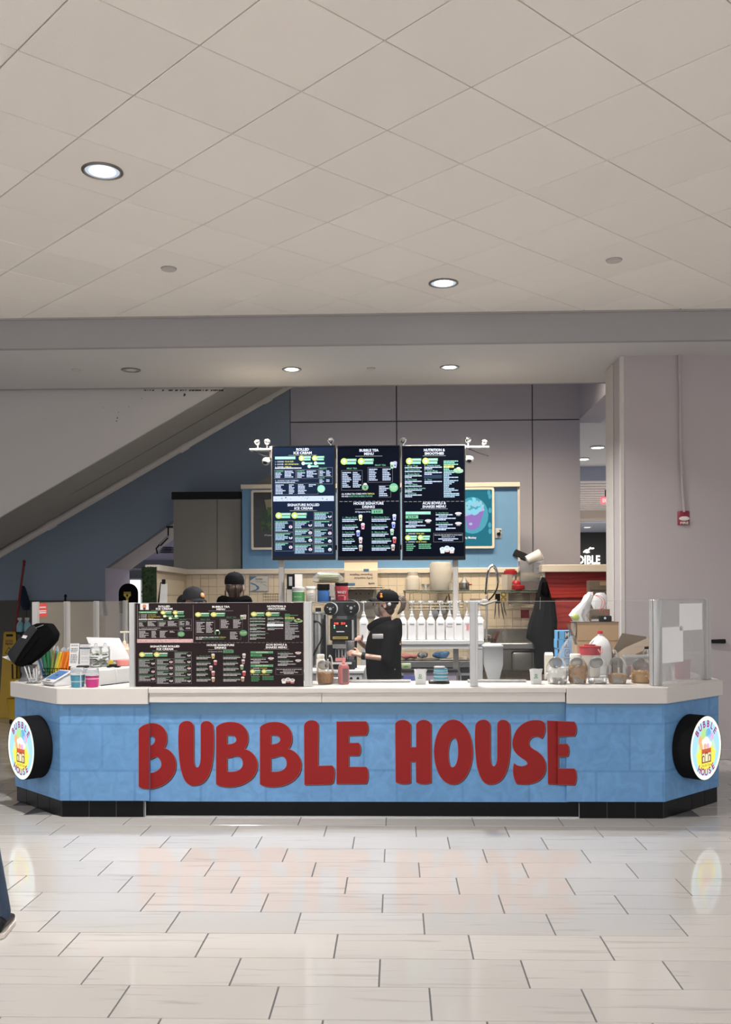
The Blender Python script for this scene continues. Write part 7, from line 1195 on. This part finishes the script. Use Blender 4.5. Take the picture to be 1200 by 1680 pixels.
def stick(name, lab, cat, x0, y0, x1, y1, Y, r, c, z0=0):
    a, b = at(x0, y0, Y), at(x1, y1, Y + .25); t = thing(name, lab, cat, a); d = b - a; MB().tube([(0, 0, 0), d], r, 10).build('handle', c, t); MB().ell(d, r * 1.5, r * 1.5, r * 2, 10).build('grip', 'black' if c != 'mop_red' else 'mop_red', t); return t
t = stick('mop', 'red handled mop leaning on the left wall', 'mop', 8, 1166, 39.5, 922, 13.1, .016, 'mop_red'); rr = random.Random(6); m = MB()
for i in range(26): a = rr.uniform(0, 6.28); q = rr.uniform(.02, .12); m.tube([(0, 0, .16), (q * .7 * math.cos(a), q * .7 * math.sin(a), .07), (q * math.cos(a), q * math.sin(a), .012)], .014, 5)
m.build('mop_head', 'mop_grey', t, kind='stuff')
t = stick('dust_broom', 'black handled broom leaning behind the side glass', 'broom', 97, 1171, 107.5, 978, 13.1, .014, 'black'); MB().box(-.16, .16, -.03, .03, -.02, .1).build('brush_head', 'charcoal', t)
t = Th('hanging_mop', 'dark blue dust mop hanging upside down on the left wall', 'mop', 40, 13.4, py=1001); H_ = t.py; lumpy(t, 'mop_head', 'blue_mop', ((0, -2, 8, 4), (8, -6, 9, 6), (22, -7, 7, 6), (34, -6, 3, 5), (40, -3, 0, 2)), 3, .15); t.p(t.m().tube([(-1, 0, 38), (0, 2, 74)], .9, 8), 'handle', 'grey'); t.p(t.m().tube([(4, 0, 0), (4, 0, -130)], .5, 6), 'cord', 'black'); t.p(t.m().ell((0, 2, 75), 1.3, 1.3, 1.3, 8), 'hook', 'black')
ct = Th('cleaning_cart', 'black cleaning cart beside the wet floor sign', 'cart', 42, 12.7, z=0); H_ = ct.py; z1 = H_ - 1037; ct.p(ct.m().box(-14, 16, -12, 14, z1 - 4, z1), 'top', 'black', bevel=.004); ct.p(ct.m().box(-13, 15, -10, 13, 22, 30), 'lower_tray', 'black', bevel=.004); ct.p(ct.m().box(-13, 15, 11, 13, 30, z1 - 4), 'back_panel', 'charcoal')
for x in (-12, 14):
    for y in (-9, 11): ct.p(ct.m().cyl((x, y, 0), 1.2, 6, z1 - 4, 8), 'leg', 'black'); ct.p(ct.m().cyl((x, y, 3.2), 3.2, -1, 1, 12, 'x'), 'wheel', 'black')
for px, c, lab in ((33, 'mop_red', 'blue spray bottle with a red trigger on the cleaning cart'), (45, 'white', 'blue spray bottle with a white trigger on the cleaning cart')):
    t = Th('spray_bottle', lab, 'bottle', px, 12.65, z=ct.r.location.z + z1 * ct.k); t.p(t.m().lathe([(5.4, 0), (6, 1), (6, 9), (4.6, 14), (2, 17), (1.7, 18.5)], n=20), 'body', 'liquid_blue'); t.p(t.m().box(-4, 3, -1.4, 1.4, 19.5, 23.5), 'head', 'white', bevel=.003); t.p(t.m().tube([(-3.4, 0, 20), (-3.6, 0, 17.5), (-2.4, 0, 15)], .8, 6), 'trigger', c); t.p(t.m().cyl((0, 0, 0), 2.1, 17.6, 20, 12), 'collar', 'white')
t = Th('kiddie_stand', 'black rounded stand with a yellow emblem near the passage', 'stand', 211, 12.2, z=0); H_ = t.py
t.p(t.m().lathe([(20, 0), (19, 3), (6, 5), (5.5, H_ - 1003)], n=24), 'post', 'black'); m = t.m(); n = 22; arch = [(-14.5, H_ - 1006), (14.5, H_ - 1006), (15.5, H_ - 985)] + [(15.5 * math.cos(a), H_ - 973 + 16 * math.sin(a)) for a in [math.pi * q / 14 for q in range(15)]] + [(-15.5, H_ - 985)]
t.p(m.prism(arch, -5, 5), 'head', 'cloth_black', bevel=.015, seg=2); A = Art(t.r.location + Vector((-.5 * t.k, -5.2 * t.k, (H_ - 981) * t.k)), (t.k, 0, 0), (0, 0, t.k), .002); A.rect(-6, 10, 6, 8.5, 'gold', 1); A.poly([(-6, 7.5), (-6, 4), (-2, 0), (-2, -9), (2, -9), (2, 0), (6, 4), (6, 7.5)], 'gold', 1); A.poly([(-2, 6), (2, 6), (1, 2), (-1, 2)], 'black', 2); A.build(t.r, {'gold': 'emblem', 'black': 'emblem_centre'}, {c: c for c in A.order})
t = Th('wall_holder', 'white leaning board with a black clip by the tiled side wall', 'board', 271, 10.6, py=1010); t.p(t.m().prism([(-11, 0), (-6.5, 53), (4, 53), (3, 0)], -1, 1), 'board', 'paper', smooth=0); t.p(t.m().box(-5, 1, -1.6, 1.2, 52, 60), 'clip', 'black', bevel=.004); t.p(t.m().prism([(-16, 0), (-8, 55), (-6, 55), (-11, 0)], 1, 6), 'side', 'black', smooth=0); t.p(t.m().box(-2, 0, 1, 3, -170, 20), 'leg', 'black')
# ================================================================ PEOPLE
def frame_of(d, up):
    d = Vector(d).normalized(); up = Vector(up); s_ = d.cross(up).normalized(); return d, s_, s_.cross(d).normalized()
def hand(m, w, d, up, side, curl=(.5, .5, .5, .5), k=1.0, thumb=.6):
    "palm and five bent fingers at wrist w pointing along d; up = back of the hand; side = +1 / -1 for the thumb side"
    d, s_, u = frame_of(d, up); s_ = s_ * side; w = Vector(w)
    m.tube([w, w + d * .035 * k, w + d * .085 * k], [.024 * k, .032 * k, .036 * k], 10, True, .55)
    for i, (off, L, r) in enumerate(((.026, .072, .0088), (.009, .080, .0092), (-.009, .075, .0088), (-.026, .060, .0078))):
        p = w + (d * .082 + s_ * off) * k; a = 0; pts = [p - d * .02 * k]; pts.append(p)
        for seg_ in (.45, .32, .25):
            a += curl[i]; p = p + (d * math.cos(a) - u * math.sin(a) + s_ * off * 1.2) * L * seg_ * k; pts.append(p)
        m.caps(pts, [r * k, r * k * 1.05, r * k, r * k * .92, r * k * .8], 8)
    p = w + (d * .03 + s_ * .026) * k; pts = [w + (d * .018 + s_ * .012) * k, p]; dd = (d * .75 + s_ * .75 - u * .25 * thumb).normalized()
    for L in (.036, .03): p = p + dd * L * k; pts.append(p); dd = (dd + d * .25 - u * thumb * .5 - s_ * .3).normalized()
    m.caps(pts, [.013 * k, .013 * k, .0105 * k, .0088 * k], 8)
def head_shape(m, c, R):
    "skull, jaw, nose, ears, brow and chin about centre c; local -y is the face"
    def e(x, y, z, a, b, d): m.ell(Vector(c) + R @ Vector((x, y, z)), a, b, d, 16, R)
    e(0, .012, .03, .076, .096, .085); e(0, -.012, -.03, .064, .076, .075); e(0, -.05, -.075, .040, .038, .034); e(0, -.088, -.008, .013, .02, .012); e(0, -.084, .012, .009, .012, .02); e(0, -.072, .038, .05, .02, .012); e(0, -.078, -.05, .025, .012, .012)
    for s_ in (-1, 1): e(s_ * .077, .012, -.002, .010, .020, .031); e(s_ * .04, -.062, -.02, .022, .02, .02)
def face(root, c, R, eye=True, lips=True):
    def e(m, x, y, z, a, b, d): m.ell(Vector(c) + R @ Vector((x, y, z)), a, b, d, 12, R); return m
    for s_ in (-1, 1):
        o = e(MB(), s_ * .031, -.078, .012, .013, .008, .008).build('eye', 'eye_white', root); e(MB(), s_ * .031, -.085, .012, .005, .004, .005).build('iris', 'ink', o); e(MB(), s_ * .031, -.086, .031, .017, .006, .0035).build('eyebrow', 'hair_brown', root)
    if lips: e(MB(), 0, -.090, -.05, .021, .006, .007).build('mouth', 'lip', root)
def cap_on(root, c, R, mtl, name='cap', bill=True):
    m = MB(); T_ = Matrix.Translation(Vector(c)) @ R.to_4x4(); m.T = T_
    m.lathe([(.089, .020), (.092, .035), (.092, .06), (.083, .095), (.060, .122), (.03, .135), (.004, .137)], (0, .014, 0), 28, 'z', 1, 1.14); o = m.build(name, mtl, root)
    m = MB(); m.T = T_; rows = []
    for t in range(6):
        f = t / 5; y = -.075 - .085 * f; w = .078 * math.sqrt(max(.05, 1 - (f * .92) ** 2)); rows.append([(x * w, y + .03 * x * x, .034 - .022 * f + (-.016 * x * x)) for x in (-1, -.6, -.2, .2, .6, 1)])
    vs = [v for r in rows for v in r] + [(x, y, z + .006) for r in rows for x, y, z in r]; n = 36; fs = []
    for r in range(5):
        for q in range(5): a = r * 6 + q; fs += [(a, a + 6, a + 7, a + 1), (a + n, a + 1 + n, a + 7 + n, a + 6 + n)]
    edge = list(range(0, 6)) + [11, 17, 23, 29, 35] + [34, 33, 32, 31, 30] + [24, 18, 12, 6]
    for a, b in zip(edge, edge[1:] + edge[:1]): fs.append((a, b, b + n, a + n))
    m.add(vs, fs); m.build('cap_brim', mtl, o); m = MB(); m.T = T_; m.ell((0, .016, .138), .008, .008, .005, 8); m.build('cap_button', mtl, o)
    return o
def torso(m, s, rings):
    R = []
    for z, cx, cy, rx, ry in rings: R.append([(cx + rx * math.copysign(abs(math.cos(a)) ** .85, math.cos(a)), cy + ry * math.copysign(abs(math.sin(a)) ** .85, math.sin(a)), z) for a in [2 * math.pi * q / 24 for q in range(24)]])
    m.loft(R)
TOR = ((.80, 0, 0, .15, .105), (.90, 0, 0, .17, .115), (1.02, 0, .0, .155, .105), (1.15, 0, 0, .165, .115), (1.28, 0, .0, .185, .115), (1.38, 0, .005, .175, .095), (1.44, 0, .01, .10, .065), (1.48, 0, .01, .06, .055))
def person(label, loc, rz, sc_=1.0, legs=None, arms=None, hd=(0, 0, 0), top='cloth_black', trousers='jeans_black', hair='hair_brown', sleeve=1.0, shoes='black', hands=None, tor=TOR, skin='skin', head_at=(0, -.01, 1.6), gear=None, extra=.014):
    t = thing('person', label, 'person', loc, rz); s = sc_
    legs = legs or [[(x, 0, .88), (x * 1.1, -.02, .47), (x * 1.15, .02, .08)] for x in (-.09, .09)]
    arms = arms or [[(x, 0, 1.37), (x * 1.25, .03, 1.1), (x * 1.22, -.1, .88)] for x in (-.19, .19)]
    hands = hands or [(Vector((0, -.3, -1)), Vector((x, 0, 0)), -x, (.3, .35, .4, .45)) for x in (-1, 1)]
    body = MB(s); R = rot(*hd)
    torso(body, s, [(z, cx, cy, rx * .86, ry * .86) for z, cx, cy, rx, ry in tor]); body.caps([(0, .015, 1.42), Vector(head_at) + R @ Vector((0, .02, -.06))], [.056, .052], 14); head_shape(body, head_at, R)
    for L in legs: body.caps(L[:3], [.075, .048, .036], 12)
    for L, h in zip(arms, hands): body.caps(L, [.046, .036, .025], 12); hand(body, L[2], *h)
    me = remesh(body, .0065 * s, 3); me.materials.append(mat(skin)); link('body', me, t)
    c = Vector(head_at) * s; hands = [(Vector(a), Vector(b), c_, d_) for a, b, c_, d_ in hands]
    m = MB(s); torso(m, s, [(z, cx, cy, rx + extra * (1 if z < 1.42 else .4), ry + extra * (1 if z < 1.42 else .4)) for z, cx, cy, rx, ry in tor if z < 1.46])
    for L in arms:
        a, b, w = [Vector(q) for q in L]; e = b.lerp(w, sleeve * .92) if sleeve > .05 else b
        m.caps([a, b], [.064, .056], 12)
        if sleeve > .05: m.caps([b, e], [.054, .042], 12)
    me = remesh(m, .009 * s, 4); me.materials.append(mat(top)); up = link('top', me, t)
    m = MB(s); torso(m, s, [(z, cx, cy, rx + .006, ry + .006) for z, cx, cy, rx, ry in tor if z < 1.05])
    for L in legs: m.caps([L[0], L[1]], [.095, .066], 12); m.caps([L[1], Vector(L[2]) + Vector((0, 0, .0))], [.066, .054], 12)
    me = remesh(m, .010 * s, 4); me.materials.append(mat(trousers)); link('trousers', me, t)
    for L in legs:
        a = Vector(L[2]); fd = Vector(L[3]) if len(L) > 3 else Vector((a.x * .25, -1, 0)); fd.normalize(); m = MB(s); sd = fd.cross(Vector((0, 0, 1)))
        R_ = []
        for q, w, h0, h1 in ((-.075, .024, .022, .06), (-.06, .036, .022, .10), (0, .040, .022, .105), (.06, .044, .022, .075), (.12, .046, .022, .055), (.165, .036, .022, .045), (.185, .016, .022, .034)):
            c0 = Vector((a.x, a.y, 0)) + fd * q; R_.append([c0 + sd * w * math.cos(g_) + Vector((0, 0, (h0 + h1) / 2 + (h1 - h0) / 2 * math.sin(g_))) for g_ in [2 * math.pi * i / 14 for i in range(14)]])
        sh = m.loft(R_).build('shoe', shoes, t); m = MB(s); o = [Vector((a.x, a.y, 0)) + fd * q + sd * w * sg for sg, seq in ((1, ((-.08, .02), (-.06, .04), (.06, .047), (.12, .05), (.17, .036), (.192, .0))), (-1, ((.17, .036), (.12, .05), (.06, .047), (-.06, .04), (-.08, .02)))) for q, w in seq]; m.slab([(q.x, q.y) for q in o], 0, .026); m.build('sole', 'shoe_sole', sh, bevel=.004)
    face(t, c, R) if s == 1 else None
    if gear: gear(t, c, R, s)
    return t
# --- the woman at the sealing machine, seen from her left side (she faces the left of the picture, local -y)
YW = 8.72; wp = oz(629, YW, 0); s = .955
def px2l(px, py, dep=0): p = at(px, py, YW + dep) - wp; return Matrix.Rotation(math.pi / 2, 3, 'Z').transposed() @ Vector((p.x, p.y, p.z)) * (1 / s)  # frame pixel -> her own axes
def wl(px, py, dep): p = at(px, py, YW + dep) - wp; return rot(0, 0, math.pi / 2) @ p / s
E_ = wl(634, 1081, -.24); W_ = wl(592, 1075.5, -.20); SHn = wl(640, 1036, -.17)
E2 = wl(612, 1072, .20); W2 = wl(594, 1056, .05); SHf = wl(634, 1036, .17)
HC = wl(630, 992.5, 0)
def gear_w(t, c, R, s_):
    cap_on(t, c + R @ Vector((0, .012, .006)), R @ rot(-.26, 0, 0), 'black_matt')
    face(t, c, R, True, False)
    m = MB(); T_ = Matrix.Translation(c) @ R.to_4x4(); m.T = T_; R_ = []
    for z, r, y in ((-.088, .050, -.028), (-.07, .063, -.024), (-.045, .072, -.022), (-.02, .073, -.020), (-.006, .066, -.030)): R_.append([(r * math.sin(a), y - r * .98 * math.cos(a), z) for a in [-1.15 + 2.3 * i / 12 for i in range(13)]] + [(r * .96 * math.sin(a), y - r * .94 * math.cos(a), z) for a in [1.15 - 2.3 * i / 12 for i in range(13)]])
    m.loft(R_); mk = m.build('face_mask', 'mask_grey', t)
    for s2 in (-1, 1): m = MB(); m.T = T_; m.tube([(s2 * .064, -.046, -.03), (s2 * .082, .01, -.015)], .0018, 5); m.tube([(s2 * .06, -.05, -.06), (s2 * .08, .018, -.02)], .0018, 5); m.build('ear_loop', 'light_grey', mk)
    m = MB(); m.T = T_
    for s2 in (-1, 1):
        m.tube([(s2 * .032 + .019 * math.cos(a), -.096, .010 + .016 * math.sin(a)) for a in [2 * math.pi * i / 14 for i in range(15)]], .0022, 6); m.tube([(s2 * .05, -.094, .014), (s2 * .079, -.05, .014), (s2 * .084, .012, .012)], .002, 6)
    m.build('glasses', 'black', t)
    m = MB(); m.T = T_; m.ell((0, .034, .004), .083, .084, .072, 18); m.ell((0, .045, -.05), .06, .05, .05, 14); m.build('hair', 'hair_brown', t)
    m = MB(); m.T = T_; rr = random.Random(9)
    for s2 in (-1, 1): m.tube(curve_pts([(s2 * .07, -.045, .02), (s2 * .077, -.04, -.03), (s2 * .072, -.02, -.10)], 4), .006, 6)
    m.build('side_hair', 'hair_streak', t)
    m = MB(); m.T = T_
    for i in range(34): a = rr.uniform(-1, 1); b = rr.uniform(-1, 1); m.tube(curve_pts([(a * .01, .112, .055 + b * .012), (a * .035, .165 + b * .012, .050 + b * .02), (a * .04, .178 + b * .02, .0 + b * .02), (a * .035, .150 + b * .03, -.075 + b * .02)], 5), [.010] * 15 + [.003], 5)
    hp_ = m.build('ponytail', 'hair_streak', t, kind='stuff'); m = MB(); m.T = T_; m.lathe([(.016, -.006), (.020, 0), (.016, .006)], (0, .118, .055), 14, 'y'); m.build('hair_tie', 'red_plastic', t)
    m = MB(); m.T = Matrix.Translation(c + R @ Vector((0, .012, .006))) @ (R @ rot(-.26, 0, 0)).to_4x4(); m.ell((.0865, -.045, .060), .008, .014, .013, 10); m.ell((.079, -.05, .082), .008, .010, .010, 8); m.build('cap_emblem', 'orange', t)
    m = MB(); m.T = T_; m.ell((.086, .052, .004), .004, .016, .016, 10); m.build('cap_clip', 'light_grey', t)
    # hood, collar, patch, print, drawstring and watch
    m = MB(); R_ = []
    for y, dy, w, h in ((-.02, 0, .085, .03), (.06, .0, .125, .07), (.125, 0, .13, .105), (.165, 0, .10, .10), (.18, 0, .03, .05)): R_.append([(w * math.cos(a), y, 1.345 + h * math.sin(a) * (1.0 if math.sin(a) > 0 else 1.25)) for a in [2 * math.pi * i / 18 for i in range(18)]])
    m.loft(R_); me = MB(s_); me.v = m.v; me.f = m.f; r_ = remesh(me, .012, 3); r_.materials.append(mat('cloth_black')); link('hood', r_, t)
    m = MB(s_); m.tube(curve_pts([wl(641, 1017, -.07), wl(622, 1020, -.115), wl(609, 1028, -.06), wl(607, 1031, 0), wl(609, 1028, .06), wl(622, 1020, .115), wl(641, 1017, .07)], 6), .022, 10, True, 1.6); m.build('collar', 'cloth_black', t)
    m = MB(s_); q = wl(620, 1044, -.262); m.T = Matrix.Translation(q) @ rot(0, .12, 0).to_4x4(); m.box(-.004, .006, -.050, .050, -.022, .022); m.build('name_tag', 'pipe_paint', t, bevel=.018, seg=3)
    m = MB(s_)
    for i, (px, py) in enumerate(((651, 1050), (654, 1053), (650, 1056), (655, 1057), (653, 1047))): m.ell(wl(px, py, -.085), .012, .02, .012, 8)
    m.build('back_print', 'lb_red2', t, kind='stuff')
    m = MB(s_)
    rr = random.Random(12)
    for i in range(16): m.ell(wl(rr.uniform(612, 652), rr.uniform(1097, 1117), -.155), .003, .004, rr.uniform(.002, .006), 6)
    m.build('flour_specks', 'paper', t, kind='stuff')
    d = (W_ - E_).normalized(); c0 = W_ - d * .03; m = MB(s_); m.tube([c0 - d * .017, c0 + d * .017], .036, 16); w_ = m.build('watch_strap', 'black', t); m = MB(s_); u_ = Vector((-1, 0, .4)).normalized(); m.T = Matrix.Translation(c0 + u_ * .034); m.box(-.008, .008, -.017, .017, -.019, .019); m.build('watch_case', 'black_gloss', w_, bevel=.005)
TW_ = tuple((z, cx, cy * 1 - .0, rx, ry) for z, cx, cy, rx, ry in ((.80, 0, .01, .16, .135), (.92, 0, .005, .175, .145), (1.04, 0, 0, .165, .145), (1.16, 0, .0, .165, .15), (1.27, 0, .01, .18, .14), (1.37, 0, .03, .165, .105), (1.43, 0, .035, .095, .07), (1.47, 0, .03, .055, .055)))
d1 = (wl(570, 1070, -.17) - W_); d2 = (wl(582, 1044, -.02) - W2)
person('woman in black cap, grey mask and hoodie mixing a drink at the sealing machine', wp, -math.pi / 2, s, legs=[[(x, .01, .88), (x * 1.1, 0, .47), (x * 1.15, .03, .08)] for x in (-.09, .09)],
       arms=[[SHn, E_, W_], [SHf, E2, W2]], hands=[(d1, Vector((1, 0, .35)), 1, (.25, .3, .35, .4)), (d2, Vector((.2, -.5, .5)), -1, (.7, .8, .8, .8))], hd=(.06, 0, 0), head_at=HC, sleeve=.02, gear=gear_w, tor=TW_, extra=.022, trousers='jeans_black')
# --- two workers behind the menu board
def gear_back(t, c, R, s_):
    cap_on(t, c + Vector((0, 0, .012)), R, 'black_matt'); m = MB(); T_ = Matrix.Translation(c) @ R.to_4x4(); m.T = T_; m.ell((0, .03, 0), .083, .083, .07, 18); m.ell((0, .05, -.06), .055, .045, .05, 14); m.build('hair', 'hair_brown', t)
    m = MB(); m.T = T_; rr = random.Random(4)
    for i in range(26): a = rr.uniform(-1, 1); b = rr.uniform(-1, 1); m.tube(curve_pts([(a * .015, .10, .03), (a * .04, .13 + b * .01, .0), (a * .045, .12 + b * .012, -.06), (a * .05, .10 + b * .012, -.13)], 4), [.008] * 12 + [.003], 5)
    m.build('ponytail', 'hair_brown', t, kind='stuff'); m = MB(); m.T = T_; m.tube(curve_pts([(.075, -.02, .02), (.085, .0, -.04), (.08, .02, -.09)], 4), .007, 6); m.tube(curve_pts([(-.075, -.02, .02), (-.085, .0, -.04), (-.08, .02, -.09)], 4), .007, 6); m.build('side_hair', 'hair_brown', t)
    m = MB(); m.tube(curve_pts([(-.12, -.04, 1.45 * s_), (-.11, .07, 1.49 * s_), (0, .115, 1.47 * s_), (.11, .07, 1.49 * s_), (.12, -.04, 1.45 * s_)], 6), .045, 10, True, 1.0); m.build('hood', 'cloth_black', t); face(t, c, R)
Y2 = 9.0; zc_ = at(385, 935, Y2).z; s2 = zc_ / 1.762
person('worker seen from behind in a black cap with a brown ponytail, behind the menu board', oz(385, Y2, 0), math.pi + .15, s2, gear=gear_back, skin='skin')
def gear_side(t, c, R, s_):
    cap_on(t, c + Vector((0, 0, .012)), R, 'charcoal'); m = MB(); T_ = Matrix.Translation(c) @ R.to_4x4(); m.T = T_; m.ell((.030, -.082, .073), .026, .014, .026, 10, rot(-.35, 0, .3)); m.build('cap_emblem', 'orange', t); m = MB(); m.T = T_; m.ell((.026, -.095, .076), .012, .008, .014, 8); m.build('emblem_centre', 'paper', t)
    m = MB(); m.T = T_; m.ell((0, .035, .0), .082, .08, .07, 16); m.ell((0, .15, .02), .075, .06, .065, 14); m.build('hair', 'hair_black', t)
    m = MB(); m.T = T_
    for q in (-1, 1): m.tube([(q * .034 + .022 * math.cos(a), -.098, .008 + .018 * math.sin(a)) for a in [2 * math.pi * i / 14 for i in range(15)]], .003, 6); m.tube([(q * .055, -.094, .012), (q * .082, .01, .012)], .002, 6)
    m.build('glasses', 'hair_black', t); face(t, c, R)
Y1 = 8.45; zc_ = at(315, 961.5, Y1).z; s1 = zc_ / 1.762
person('worker in a black cap with an orange emblem and glasses, peeking over the menu board', oz(318, Y1, 0), .8, s1, gear=gear_side, skin='skin_dark')
# --- passer-by whose front foot shows at the left edge
yp = 4.43; xp = -2.115
person('passer-by in dark jeans and black sneakers stepping in at the left edge', (xp, yp, 0), math.pi * .93, 1.03, arms=[[(x, 0, 1.37), (x * 1.05, .02, 1.1), (x * .98, -.1, .9)] for x in (-.18, .18)],
       legs=[[(-.09, 0, .88), (-.16, -.06, .47), (-.22, -.10, .095), (.42, -1, 0)], [(.09, 0, .88), (.10, .04, .47), (.11, .16, .10), (.1, -1, 0)]], top='jeans_black', trousers='jeans', gear=lambda t, c, R, s_: (face(t, c, R), MB().ell(c + Vector((0, .02, .03)), .088, .10, .09, 16).build('hair', 'hair_brown', t)))
